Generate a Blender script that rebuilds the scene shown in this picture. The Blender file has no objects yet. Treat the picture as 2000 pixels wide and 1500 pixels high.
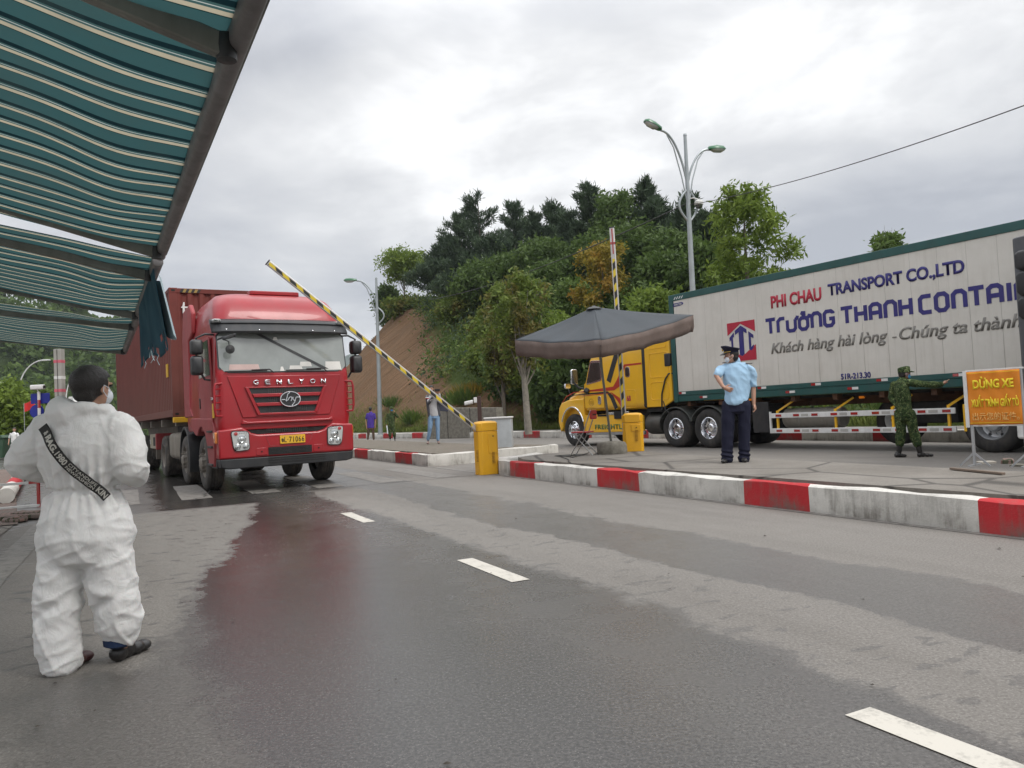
import bpy, math, random
import numpy as np
from mathutils import Vector, Matrix, noise
from mathutils.bvhtree import BVHTree
R = math.radians
S = bpy.context.scene
COL = S.collection
random.seed(7)

# ---------------------------------------------------------------- camera
cam = bpy.data.objects.new("camera", bpy.data.cameras.new("camera"))
COL.objects.link(cam)
S.camera = cam
cam.data.sensor_width = 36.0
cam.data.lens = 27.0
cam.data.clip_start = 0.1
cam.data.clip_end = 6000
ROLL, PITCH, CAMH = math.atan(.05), math.atan(54.9 / 1500), 1.2
fw = Vector((0, math.cos(PITCH), math.sin(PITCH)))
r0, u0 = Vector((1, 0, 0)), Vector((0, -math.sin(PITCH), math.cos(PITCH)))
rt_ = r0 * math.cos(ROLL) - u0 * math.sin(ROLL)
up_ = u0 * math.cos(ROLL) + r0 * math.sin(ROLL)
cm = Matrix((rt_, up_, -fw)).transposed().to_4x4()
cm.translation = (0, 0, CAMH)
cam.matrix_world = cm
S.render.resolution_x, S.render.resolution_y = 1024, 768

# ---------------------------------------------------------------- world, sun, exposure
SUN_EL, SUN_AZ = 50, 128         # sun veiled by cloud, high behind the camera's right shoulder
w = bpy.data.worlds.new("World")
S.world = w
w.use_nodes = True
nt = w.node_tree
for n_ in list(nt.nodes):
    nt.nodes.remove(n_)
N, L = nt.nodes, nt.links
out = N.new("ShaderNodeOutputWorld")
bgs = N.new("ShaderNodeBackground")
sky = N.new("ShaderNodeTexSky")
sky.sky_type = 'NISHITA'
sky.sun_disc = False
sky.sun_elevation = R(SUN_EL)
sky.sun_rotation = R(SUN_AZ)
sky.air_density = 1.0
sky.dust_density = 3.0
bgs.inputs[1].default_value = 0.06
L.new(sky.outputs[0], bgs.inputs[0])
bgc = N.new("ShaderNodeBackground")
tc = N.new("ShaderNodeTexCoord")
sep = N.new("ShaderNodeSeparateXYZ")
L.new(tc.outputs['Generated'], sep.inputs[0])
def wm(op, a, b=None, c=None):
    m = N.new("ShaderNodeMath"); m.operation = op
    for i, q in enumerate((a, b, c)):
        if q is None: continue
        if isinstance(q, (int, float)): m.inputs[i].default_value = q
        else: L.new(q, m.inputs[i])
    return m.outputs[0]
zz = wm('MAXIMUM', sep.outputs[2], 0.0)
den = wm('ADD', zz, 0.22)
cx = wm('DIVIDE', sep.outputs[0], den)
cy = wm('DIVIDE', sep.outputs[1], den)
cmb = N.new("ShaderNodeCombineXYZ")
L.new(cx, cmb.inputs[0]); L.new(cy, cmb.inputs[1])
def wnoise(scale, detail, rough, off, dist=0.0):
    mp = N.new("ShaderNodeMapping"); mp.inputs[1].default_value = off
    L.new(cmb.outputs[0], mp.inputs[0])
    n = N.new("ShaderNodeTexNoise"); n.inputs['Scale'].default_value = scale
    n.inputs['Detail'].default_value = detail; n.inputs['Roughness'].default_value = rough
    n.inputs['Distortion'].default_value = dist
    L.new(mp.outputs[0], n.inputs['Vector'])
    return n.outputs[0]
n1 = wnoise(0.85, 4, .5, (1.6, 2.0, 0), .6)
n2 = wnoise(2.6, 7, .58, (7.3, 2.2, 0), .25)
mix = wm('ADD', wm('MULTIPLY', n1, .7), wm('MULTIPLY', n2, .3))
ramp = N.new("ShaderNodeValToRGB")
L.new(mix, ramp.inputs[0])
cr = ramp.color_ramp
cr.elements[0].position = .36; cr.elements[0].color = (0.40, .415, .46, 1)
cr.elements[1].position = .66; cr.elements[1].color = (1.2, 1.2, 1.19, 1)
for p_, c_ in ((.45, (.56, .57, .60)), (.52, (.68, .685, .70)), (.58, (.84, .84, .845))):
    e = cr.elements.new(p_); e.color = (*c_, 1)
# thinner cloud where the sun stands and overhead
upg = N.new("ShaderNodeMapRange"); upg.inputs[1].default_value = .42; upg.inputs[2].default_value = .85
upg.inputs[3].default_value = 1.0; upg.inputs[4].default_value = 2.9
L.new(sep.outputs[2], upg.inputs[0])
L.new(ramp.outputs[0], bgc.inputs[0])
L.new(upg.outputs[0], bgc.inputs[1])
ms = N.new("ShaderNodeMixShader"); ms.inputs[0].default_value = .93
L.new(bgs.outputs[0], ms.inputs[1]); L.new(bgc.outputs[0], ms.inputs[2])
L.new(ms.outputs[0], out.inputs[0])

sun = bpy.data.objects.new("sun", bpy.data.lights.new("sun", 'SUN'))
COL.objects.link(sun)
sun.data.energy = 1.5
sun.data.angle = R(22)
sun.data.color = (1, .97, .92)
d_ = Vector((math.sin(R(SUN_AZ)) * math.cos(R(SUN_EL)), math.cos(R(SUN_AZ)) * math.cos(R(SUN_EL)), math.sin(R(SUN_EL))))
sun.rotation_euler = d_.to_track_quat('Z', 'Y').to_euler()
S.view_settings.view_transform = 'Standard'
S.view_settings.look = 'None'
S.view_settings.exposure = 0.25
S.view_settings.gamma = 1.0
S.cycles.max_bounces = 6
S.cycles.transparent_max_bounces = 8
S.cycles.use_denoising = True
try: S.cycles.denoiser = 'OPENIMAGEDENOISE'
except Exception: pass

# ---------------------------------------------------------------- materials
def rgb(r, g, b):
    f = lambda c: ((c / 255 + .055) / 1.055) ** 2.4 if c > 10 else c / 255 / 12.92
    return (f(r), f(g), f(b))
class NT:
    """small node-tree writer"""
    def __init__(s, name):
        s.m = bpy.data.materials.new(name); s.m.use_nodes = True
        s.t = s.m.node_tree; s.N = s.t.nodes; s.L = s.t.links
        s.b = s.N['Principled BSDF']; s.o = s.N['Material Output']
        s.tc = s.N.new("ShaderNodeTexCoord")
    def put(s, v, sock):
        if isinstance(v, (int, float)): sock.default_value = v
        elif isinstance(v, tuple): sock.default_value = (*v, 1) if len(v) == 3 and len(sock.default_value) == 4 else v
        else: s.L.new(v, sock)
    def math(s, op, a, b=None, c=None, clamp=False):
        m = s.N.new("ShaderNodeMath"); m.operation = op; m.use_clamp = clamp
        for i, q in enumerate((a, b, c)):
            if q is not None: s.put(q, m.inputs[i])
        return m.outputs[0]
    def noise(s, scale=5, detail=4, rough=.5, vec=None, stretch=None, dist=0, off=None):
        v = vec or s.tc.outputs['Object']
        if stretch or off:
            mp = s.N.new("ShaderNodeMapping"); s.L.new(v, mp.inputs[0])
            if stretch: mp.inputs[3].default_value = stretch
            if off: mp.inputs[1].default_value = off
            v = mp.outputs[0]
        n = s.N.new("ShaderNodeTexNoise"); s.L.new(v, n.inputs['Vector'])
        n.inputs['Scale'].default_value = scale; n.inputs['Detail'].default_value = detail
        n.inputs['Roughness'].default_value = rough; n.inputs['Distortion'].default_value = dist
        return n.outputs[0]
    def ramp(s, f, stops, interp='LINEAR'):
        r = s.N.new("ShaderNodeValToRGB"); s.put(f, r.inputs[0]); c = r.color_ramp; c.interpolation = interp
        while len(c.elements) < len(stops): c.elements.new(.5)
        for e, (p, col) in zip(c.elements, stops):
            e.position = p; e.color = (col, col, col, 1) if isinstance(col, (int, float)) else (*col, 1)
        return r.outputs[0]
    def rng(s, f, a, b, c=0., d=1., smooth=False):
        m = s.N.new("ShaderNodeMapRange")
        if smooth: m.interpolation_type = 'SMOOTHSTEP'
        s.put(f, m.inputs[0])
        for i, q in enumerate((a, b, c, d)): m.inputs[i + 1].default_value = q
        return m.outputs[0]
    def mix(s, f, a, b, mode='MIX'):
        m = s.N.new("ShaderNodeMix"); m.data_type = 'RGBA'; m.blend_type = mode
        s.put(f, m.inputs[0]); s.put(a, m.inputs[6]); s.put(b, m.inputs[7])
        return m.outputs[2]
    def bump(s, h, strength=.3, dist=.01):
        b = s.N.new("ShaderNodeBump"); s.put(h, b.inputs['Height'])
        b.inputs['Strength'].default_value = strength; b.inputs['Distance'].default_value = dist
        s.L.new(b.outputs[0], s.b.inputs['Normal'])
    def set(s, **k):
        for key, v in k.items():
            s.put(v, s.b.inputs[{'col': 'Base Color', 'rough': 'Roughness', 'metal': 'Metallic', 'spec': 'Specular IOR Level',
                                 'coat': 'Coat Weight', 'trans': 'Transmission Weight', 'alpha': 'Alpha', 'sheen': 'Sheen Weight'}[key]])
        return s.m
def pm(name, col, rough=.5, metal=0., var=.12, scale=3., bump=0., bs=60., dirt=0., dcol=(.16, .14, .12), coat=0., spec=.5, dz=None):
    """surface with uneven tone, optional dirt patches (dz: dirt gathers below this height of the object)"""
    t = NT(name)
    n = t.noise(scale, 5, .6)
    c = t.mix(t.rng(n, .3, .7), tuple(x * (1 - var) for x in col), tuple(min(1, x * (1 + var)) for x in col))
    if dirt:
        f = t.rng(t.noise(scale * 2.3, 6, .65, stretch=(1, 1, .35)), .45, .75, 0, dirt)
        if dz:
            sp = t.N.new("ShaderNodeSeparateXYZ"); t.L.new(t.tc.outputs['Object'], sp.inputs[0])
            f = t.math('ADD', f, t.rng(t.math('ADD', sp.outputs[2], t.math('MULTIPLY', n, .6)), dz[1], dz[0], 0, dirt), clamp=True)
        c = t.mix(f, c, dcol)
        t.set(rough=t.math('ADD', t.math('MULTIPLY', f, .35), rough, clamp=True))
    else:
        t.set(rough=t.rng(t.noise(scale * 3, 3, .5), .3, .7, rough * .85, min(1, rough * 1.15)))
    if bump: t.bump(t.noise(bs, 4, .6), bump, .01)
    return t.set(col=c, metal=metal, coat=coat, spec=spec)
M = {}

# ---------------------------------------------------------------- mesh helpers
class MB:
    def __init__(s): s.v = []; s.f = []; s.mi = []; s.m = 0
    def add(s, vs, fs):
        k = len(s.v); s.v += [tuple(p) for p in vs]
        s.f += [tuple(i + k for i in f) for f in fs]; s.mi += [s.m] * len(fs); return s
    def box(s, x0, x1, y0, y1, z0, z1):
        return s.add([(x0, y0, z0), (x1, y0, z0), (x1, y1, z0), (x0, y1, z0), (x0, y0, z1), (x1, y0, z1), (x1, y1, z1), (x0, y1, z1)],
                     [(3, 2, 1, 0), (4, 5, 6, 7), (0, 1, 5, 4), (1, 2, 6, 5), (2, 3, 7, 6), (3, 0, 4, 7)])
    def prism(s, poly, axis, a, b):
        """poly: 2-D outline; axis 'x': (y,z) outline run from x=a to b; 'y': (x,z); 'z': (x,y)"""
        def P(p, t): return {'x': (t, p[0], p[1]), 'y': (p[0], t, p[1]), 'z': (p[0], p[1], t)}[axis]
        n = len(poly)
        return s.add([P(p, a) for p in poly] + [P(p, b) for p in poly],
                     [tuple(range(n))[::-1], tuple(range(n, 2 * n))] + [(i, (i + 1) % n, n + (i + 1) % n, n + i) for i in range(n)])
    def loft(s, secs, cap=True, closed=True):
        n = len(secs[0]); vs = [p for q in secs for p in q]; fs = []
        for k in range(len(secs) - 1):
            for i in range(n if closed else n - 1):
                j = (i + 1) % n; fs.append((k * n + i, k * n + j, (k + 1) * n + j, (k + 1) * n + i))
        if cap and closed: fs += [tuple(range(n))[::-1], tuple(range((len(secs) - 1) * n, len(secs) * n))]
        return s.add(vs, fs)
    def tube(s, pts, r, n=8, cap=True):
        pts = [Vector(p) for p in pts]; rs = r if isinstance(r, (list, tuple)) else [r] * len(pts); secs = []
        ref = None
        for i, p in enumerate(pts):
            a, b = pts[max(0, i - 1)], pts[min(len(pts) - 1, i + 1)]
            d = (b - a).normalized()
            if ref is None: ref = Vector((0, 0, 1)) if abs(d.z) < .9 else Vector((1, 0, 0))
            x = (ref - d * ref.dot(d)).normalized(); ref = x; y = d.cross(x)
            secs.append([p + (x * math.cos(t) + y * math.sin(t)) * rs[i] for t in [2 * math.pi * k / n for k in range(n)]])
        return s.loft(secs, cap)
    def lathe(s, prof, c=(0, 0, 0), axis='z', n=24, cap=True):
        """prof: (radius, position) pairs along the axis"""
        secs = []
        for r, h in prof:
            ring = []
            for k in range(n):
                t = 2 * math.pi * k / n; a, b = r * math.cos(t), r * math.sin(t)
                ring.append({'z': (c[0] + a, c[1] + b, c[2] + h), 'x': (c[0] + h, c[1] + a, c[2] + b), 'y': (c[0] + b, c[1] + h, c[2] + a)}[axis])
            secs.append(ring)
        return s.loft(secs, cap)
    def bar(s, a, b, w_, h_):
        """rectangular bar from a to b"""
        a, b = Vector(a), Vector(b); d = (b - a).normalized()
        x = d.cross(Vector((0, 0, 1)))
        x = Vector((1, 0, 0)) if x.length < 1e-3 else x.normalized()
        y = x.cross(d); q = []
        for p in (a, b):
            q.append([p + x * i * w_ / 2 + y * j * h_ / 2 for i, j in ((-1, -1), (1, -1), (1, 1), (-1, 1))])
        return s.loft(q)
    def xf(s, mtx, k=0):
        s.v[k:] = [tuple(mtx @ Vector(p)) for p in s.v[k:]]; return s
    def build(s, name, mats, parent=None, bevel=0, smooth=35, seg=2, fix=True):
        me = bpy.data.meshes.new(name); me.from_pydata(s.v, [], s.f)
        for m in (mats if isinstance(mats, (list, tuple)) else [mats]): me.materials.append(m)
        if any(s.mi): me.polygons.foreach_set('material_index', s.mi)
        if fix and len(s.f) < 30000:
            import bmesh
            bm = bmesh.new(); bm.from_mesh(me); bmesh.ops.recalc_face_normals(bm, faces=bm.faces); bm.to_mesh(me); bm.free()
        if smooth:
            me.polygons.foreach_set('use_smooth', [True] * len(me.polygons))
            me.set_sharp_from_angle(angle=R(smooth))
        me.update()
        o = link(name, me, parent)
        if bevel:
            b = o.modifiers.new('bevel', 'BEVEL'); b.width = bevel; b.segments = seg; b.limit_method = 'ANGLE'; b.angle_limit = R(40)
            b.harden_normals = False
        return o
def link(name, data, parent=None):
    o = bpy.data.objects.new(name, data); COL.objects.link(o); o.parent = parent; return o
def tag(o, label, cat, group=None):
    o['label'] = label; o['category'] = cat
    if group: o['group'] = group
    return o
def thing(name, label, cat, loc=(0, 0, 0), rz=0, group=None, mtx=None):
    o = bpy.data.objects.new(name, None); COL.objects.link(o); o.empty_display_size = .2
    if mtx is not None: o.matrix_world = mtx
    else: o.location = loc; o.rotation_euler = (0, 0, rz)
    return tag(o, label, cat, group)
def struct(o, kind='structure'): o['kind'] = kind; return o
def copy_tree(o, parent=None):
    c = o.copy(); COL.objects.link(c); c.parent = parent
    for ch in list(o.children): copy_tree(ch, c)
    return c
def raw_mesh(name, v, f, mats, mi=None, smooth=False):
    """fast mesh from numpy quads/tris"""
    me = bpy.data.meshes.new(name); v = np.asarray(v, dtype=np.float32); f = np.asarray(f, dtype=np.int32)
    k = f.shape[1]
    me.vertices.add(len(v)); me.vertices.foreach_set('co', v.ravel())
    me.loops.add(f.size); me.loops.foreach_set('vertex_index', f.ravel())
    me.polygons.add(len(f)); me.polygons.foreach_set('loop_start', np.arange(len(f), dtype=np.int32) * k)
    if smooth: me.polygons.foreach_set('use_smooth', np.ones(len(f), dtype=bool))
    for m in (mats if isinstance(mats, (list, tuple)) else [mats]): me.materials.append(m)
    if mi is not None: me.polygons.foreach_set('material_index', np.asarray(mi, dtype=np.int32))
    me.update(calc_edges=True); me.validate()
    return me
def rrect(w_, h_, r, n=4, cx=0, cy=0):
    """rounded rectangle outline"""
    pts = []
    for (sx, sy, a0) in ((1, 1, 0), (-1, 1, 90), (-1, -1, 180), (1, -1, 270)):
        for k in range(n + 1):
            a = R(a0 + 90 * k / n); pts.append((cx + sx * (w_ / 2 - r) + r * math.cos(a), cy + sy * (h_ / 2 - r) + r * math.sin(a)))
    return pts
def text(name, s, mat, parent, org, xd, yd, w_, h_, bold=0., ext=.002, shear=0., space=1.0, fit=True):
    """lettering as a mesh: org = lower left, xd / yd = unit directions, stretched to w_ x h_ (metres)"""
    cu = bpy.data.curves.new(name, 'FONT'); cu.body = s; cu.offset = bold; cu.resolution_u = 4; cu.shear = shear; cu.space_character = space
    o = bpy.data.objects.new(name, cu); COL.objects.link(o)
    dg = bpy.context.evaluated_depsgraph_get(); dg.update()
    me = bpy.data.meshes.new_from_object(o.evaluated_get(dg)); bpy.data.objects.remove(o)
    n = len(me.vertices); co = np.zeros(n * 3, dtype=np.float32); me.vertices.foreach_get('co', co); co = co.reshape(-1, 3)
    lo, hi = co.min(0), co.max(0); co -= lo; d = np.maximum(hi - lo, 1e-6)
    xd, yd = np.array(Vector(xd).normalized()), np.array(Vector(yd).normalized())
    p = np.array(org) + np.outer(co[:, 0] / d[0] * w_, xd) + np.outer(co[:, 1] / d[1] * h_, yd)
    me.vertices.foreach_set('co', p.astype(np.float32).ravel()); me.materials.clear(); me.materials.append(mat); me.update()
    o = link(name, me, parent)
    if ext:
        m = o.modifiers.new('thickness', 'SOLIDIFY'); m.thickness = ext; m.offset = 0
    return o
def strokes(name, glyphs, mat, parent, org, xd, yd, w_, h_, lw, nrm, join=None):
    """drawn lettering: glyphs = [(advance, [polyline, ...]), ...] in a 0..1 high box"""
    mb = MB(); x = 0; tot = sum(a for a, _ in glyphs); q = 0
    X, Y, Z = Vector(xd).normalized(), Vector(yd).normalized(), Vector(nrm).normalized(); sx = w_ / tot
    for adv, ls in glyphs:
        for pl in ls:
            q += 1
            pts = [Vector(((x + a) * sx, b * h_)) for a, b in pl]; k = len(pts); closed = (pts[0] - pts[-1]).length < 1e-4
            if closed: pts = pts[:-1]; k -= 1
            Ls, Rs = [], []
            for i in range(k):
                a = pts[(i - 1) % k] if closed or i else None; b = pts[(i + 1) % k] if closed or i < k - 1 else None
                ds = [d.normalized() for d in ([pts[i] - a] if a is not None else []) + ([b - pts[i]] if b is not None else [])]
                ns = [Vector((-d.y, d.x)) for d in ds]
                m = ns[0] if len(ns) == 1 else (ns[0] + ns[1]).normalized()
                m = m / max(.5, m.dot(ns[0])); Ls.append(pts[i] + m * lw / 2); Rs.append(pts[i] - m * lw / 2)
            o3 = Vector(org) + Z * (.0006 * (q % 5))
            vs = [o3 + X * p.x + Y * p.y for p in Ls] + [o3 + X * p.x + Y * p.y for p in Rs]
            mb.add(vs, [(i, (i + 1) % k, k + (i + 1) % k, k + i) for i in range(k if closed else k - 1)])
        x += adv
    return mb.build(name, mat, parent, smooth=0, fix=False)
# ---------------------------------------------------------------- road frame: s runs along the road, t across it
U, V = Vector((-.443, .8965, 0)), Vector((.8965, .443, 0))
def ST(s, t, z=0.): p = U * s + V * t; return (p.x, p.y, z)
def to_st(p): return p[0] * U.x + p[1] * U.y, p[0] * V.x + p[1] * V.y
# ---------------------------------------------------------------- ground, road and markings
t_ = NT('soil'); n = t_.noise(.15, 6, .6)
M['soil'] = t_.set(col=t_.mix(t_.rng(n, .35, .65), (.05, .07, .025), (.1, .085, .05)), rough=.95)

def asphalt():
    t = NT('asphalt')
    sp = t.N.new("ShaderNodeSeparateXYZ"); t.L.new(t.tc.outputs['Object'], sp.inputs[0])
    X, Y = sp.outputs[0], sp.outputs[1]
    s_ = t.math('ADD', t.math('MULTIPLY', X, U.x), t.math('MULTIPLY', Y, U.y))
    v_ = t.math('ADD', t.math('MULTIPLY', X, V.x), t.math('MULTIPLY', Y, V.y))
    cb = t.N.new("ShaderNodeCombineXYZ"); t.L.new(v_, cb.inputs[0]); t.L.new(s_, cb.inputs[1]); rv = cb.outputs[0]
    big = t.noise(.55, 4, .6, rv, stretch=(1, .35, 1))
    mid = t.noise(2.2, 6, .62, rv, stretch=(1, .6, 1))
    fine = t.noise(9, 5, .7, rv)
    wob = t.math('ADD', t.math('MULTIPLY', t.math('SUBTRACT', big, .5), .9),
                 t.math('ADD', t.math('MULTIPLY', t.math('SUBTRACT', mid, .5), .55), t.math('ADD', t.math('MULTIPLY', t.math('SUBTRACT', fine, .5), .3), t.math('MULTIPLY', t.math('SUBTRACT', t.noise(32, 3, .7, rv), .5), .1))))
    tt = t.math('ADD', v_, wob)
    # width of the wet film across the road
    wet = t.ramp(t.rng(tt, -2, 8), [(0, .8), (.09, .55), (.13, .2), (.16, .75), (.22, .6), (.24, 1), (.462, 1), (.47, .7), (.474, .04), (.55, .04), (.554, .8), (.655, .72), (.66, .03), (1, 0)])
    # dry island in the left lane past the spray
    dm = t.math('MULTIPLY', t.rng(t.math('ADD', s_, t.math('MULTIPLY', wob, 2.2)), 4.2, 4.5),
                t.rng(t.math('SUBTRACT', tt, t.math('MULTIPLY', t.math('SUBTRACT', s_, 4.5), .2)), .12, .0))
    dm = t.math('MULTIPLY', dm, t.rng(s_, 12.6, 12.3))
    wet = t.math('MULTIPLY', wet, t.math('SUBTRACT', 1, t.math('MULTIPLY', dm, .95)))
    # near the camera the right-hand strip is damp all over
    near = t.rng(t.math('ADD', s_, t.math('MULTIPLY', wob, 2)), 2.4, .2)
    wet = t.math('MAXIMUM', wet, t.math('MULTIPLY', t.math('MULTIPLY', near, t.rng(tt, 6, 3.6)), .3))
    # splashes and tyre-borne drops
    drops = t.rng(t.noise(4.5, 3, .5, rv, stretch=(1, 2.2, 1), dist=.4), .6, .63)
    wet = t.math('MAXIMUM', wet, t.math('MULTIPLY', t.math('MULTIPLY', drops, .6), t.rng(tt, 4.4, 3.4)))
    # beyond the barrier line a wet patch lies under the lorry
    far = t.math('MULTIPLY', t.rng(s_, 13.2, 14), t.math('MULTIPLY', t.rng(tt, .1, .5), t.rng(tt, 4.2, 3.4)))
    wet = t.math('MAXIMUM', wet, far)
    wet = t.math('MULTIPLY', wet, t.math('MULTIPLY', t.rng(v_, 9.4, 8.8), t.math('MULTIPLY', 1.0, t.rng(tt, 1.5, 2.1, 1., .8))))  # wetness cut right of the core: paler asphalt stands in for reflected sky
    agg = t.noise(62, 4, .8)
    stone = t.N.new("ShaderNodeTexVoronoi"); stone.inputs['Scale'].default_value = 62; t.L.new(t.tc.outputs['Object'], stone.inputs['Vector'])
    stain = t.noise(.8, 6, .65, rv, stretch=(1, .18, 1))
    dry = t.mix(t.rng(stain, .3, .7), (.165, .153, .137), (.235, .218, .196))
    dry = t.mix(t.rng(agg, .38, .66), t.mix(.6, dry, (.09, .08, .07)), t.mix(.12, dry, (.5, .48, .44)))
    dry = t.mix(t.rng(t.noise(1.7, 5, .6, rv, stretch=(1, .12, 1)), .52, .7, 0, .28), dry, (.1, .09, .078))
    dry = t.mix(t.rng(stone.outputs['Distance'], .0, .3, .4, 0), dry, (.46, .44, .4))
    dark = t.mix(t.rng(agg, .38, .64), (.018, .0165, .015), (.085, .078, .072))
    dark = t.mix(t.math('MULTIPLY', t.rng(stone.outputs['Distance'], .2, .05), .4), dark, (.36, .34, .31))
    c = t.mix(wet, dry, dark)
    t.set(col=c, rough=t.math('ADD', t.rng(wet, 0, 1, .7, .1), t.rng(t.noise(3, 4, .6, rv), .35, .7, 0., .12), clamp=True), spec=t.rng(wet, 0, 1, .3, .62))
    h = t.math('ADD', t.math('MULTIPLY', agg, .6), t.math('MULTIPLY', t.noise(30, 3, .6), .6))
    b = t.N.new("ShaderNodeBump"); t.put(h, b.inputs['Height']); t.put(t.rng(wet, 0, 1, .8, .22), b.inputs['Strength'])
    b.inputs['Distance'].default_value = .01; t.L.new(b.outputs[0], t.b.inputs['Normal'])
    return t.m
M['asphalt'] = asphalt()
def sheet(name, pts, z, mat, kind='structure'):
    o = MB().add([(p[0], p[1], z) for p in pts], [tuple(range(len(pts)))]).build(name, mat, smooth=0, fix=False)
    return struct(o, kind)
g_ = MB(); g_.add([(-3000, -60, -.25), (3000, -60, -.25), (3000, 4500, -.25), (-3000, 4500, -.25)], [(0, 1, 2, 3)])
struct(g_.build('ground', M['soil'], smooth=0, fix=False))
struct(MB().add([ST(-9, -12), ST(-9, 17.25), ST(35, 17.25), ST(48, 13.4), ST(56, 12.7), ST(110, 10.5), ST(130, -4), ST(150, -40), ST(60, -40), ST(16, -12)], [tuple(range(10))]).build('road', M['asphalt'], smooth=0, fix=False))

def paint(name, c, wear=.55):
    t = NT(name); n = t.noise(7, 7, .7); k = t.noise(60, 4, .7)
    f = t.rng(t.math('ADD', t.math('MULTIPLY', n, .7), t.math('MULTIPLY', k, .4)), .5 + .1 * (1 - wear), .68, 0, wear)
    return t.set(col=t.mix(f, c, tuple(x * .4 for x in c)), rough=.6, spec=.35)
M['line'] = paint('road_paint', (.52, .49, .43), .55)
M['line_worn'] = paint('worn_road_paint', (.215, .2, .18), .95)
def mark(name, s0, s1, t0, t1, mat, z=.004, jag=0):
    n = max(2, int(abs(s1 - s0) / .7)); a = []; b = []
    for i in range(n + 1):
        s = s0 + (s1 - s0) * i / n; a.append(ST(s, t0 + random.uniform(-jag, jag), z)); b.append(ST(s, t1 + random.uniform(-jag, jag), z))
    return struct(MB().add(a + b, [(i, i + 1, n + 2 + i, n + 1 + i) for i in range(n)]).build(name, mat, smooth=0, fix=False))
for i, (a, b) in enumerate([(.95, 2.1), (4.93, 5.96), (8.85, 9.98)]):
    mark('lane_dash_marking', a - (.0), b, 2.36, 2.5, M['line'], jag=.004)
mark('edge_line_marking', -3, 13.75, 6.22, 6.36, M['line_worn'], jag=.008)
mark('edge_line_marking', 13.95, 60, 6.22, 6.36, M['line_worn'], jag=.008)
mark('edge_line_marking', -2, 13.6, -1.25, -1.0, M['line_worn'], jag=.01)
for i in range(6):
    c = 5.45 - i * 1.13
    mark('crossing_marking', 14.05, 17.6, c - .24, c + .24, M['line_worn'], jag=.01)
mark('far_edge_line_marking', -9, 20, 10.25, 10.37, M['line_worn'], jag=.01)
# saw-cut joint with sealed cracks across the road
M['joint'] = pm('tar_joint', (.02, .018, .016), .6, var=.4, scale=8)
jt = MB()
def crack(pts, w0):
    a = []; b = []
    for i, p in enumerate(pts):
        q = Vector(pts[min(i + 1, len(pts) - 1)]) - Vector(pts[max(0, i - 1)]); q.normalize(); nn = Vector((-q.y, q.x, 0)) * w0 * random.uniform(.5, 1.3)
        a.append(tuple(Vector(p) + nn)); b.append(tuple(Vector(p) - nn))
    k = len(pts); jt.add(a + b, [(i, i + 1, k + i + 1, k + i) for i in range(k - 1)])
def wander(s0, t0, s1, t1, n, amp, z=.007):
    return [ST(s0 + (s1 - s0) * i / n + random.uniform(-amp, amp), t0 + (t1 - t0) * i / n + random.uniform(-amp, amp), z) for i in range(n + 1)]
crack(wander(13.85, -6, 13.85, 6.0, 40, .012), .014)
crack(wander(13.9, .9, 15.6, 1.3, 12, .05), .01); crack(wander(13.9, 1.7, 15.2, 2.4, 12, .06), .011); crack(wander(14.6, 1.1, 14.4, 2.6, 12, .07), .009)
crack(wander(13.9, 2.4, 17, 3.6, 14, .06), .008); crack(wander(13.86, .3, 12.4, .5, 10, .03), .006); crack(wander(15.5, 1.4, 20, .9, 16, .05), .008)
struct(jt.build('road_joint', M['joint'], smooth=0, fix=False))
# leaf litter and grit on the asphalt
lt = MB()
for i in range(90):
    s, t = random.uniform(1.2, 12), random.uniform(-.8, 6.2); r = random.uniform(.004, .011) * (1 if random.random() < .85 else 1.7); a0 = random.uniform(0, 6)
    c = Vector(ST(s, t, .009)); n_ = 6
    ring = [c + Vector((math.cos(a0 + k) * r * random.uniform(.6, 1.4), math.sin(a0 + k) * r * random.uniform(.4, .9), 0)) for k in range(n_)]
    lt.add(ring + [c + Vector((0, 0, r * .5))], [(k, (k + 1) % n_, n_) for k in range(n_)])
struct(lt.build('road_litter', pm('wet_litter', (.035, .028, .02), .7, var=.5, scale=2), smooth=0), 'stuff')

# ---------------------------------------------------------------- kerbs: a moulded profile swept along a path
def kerbmat(name, c):
    t = NT(name)
    n = t.noise(2.2, 7, .7); dr = t.noise(9, 6, .75, stretch=(1, 1, .12)); sp = t.N.new("ShaderNodeSeparateXYZ")
    t.L.new(t.tc.outputs['Object'], sp.inputs[0])
    low = t.rng(sp.outputs[2], .16, .0, 0, .55)
    f = t.math('ADD', t.rng(t.math('ADD', t.math('MULTIPLY', n, .55), t.math('MULTIPLY', dr, .55)), .54, .74, 0, .72), t.math('MULTIPLY', low, t.rng(n, .35, .6)), clamp=True)
    t.bump(t.noise(45, 5, .7), .55, .012)
    return t.set(col=t.mix(f, t.mix(t.rng(t.noise(1.1, 3), .3, .7), c, tuple(x * .8 for x in c)), (.14, .125, .105)), rough=.75, spec=.3)
M['kerb_white'] = kerbmat('kerb_white_paint', (.62, .6, .55))
M['kerb_red'] = kerbmat('kerb_red_paint', (.46, .025, .03))
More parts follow.
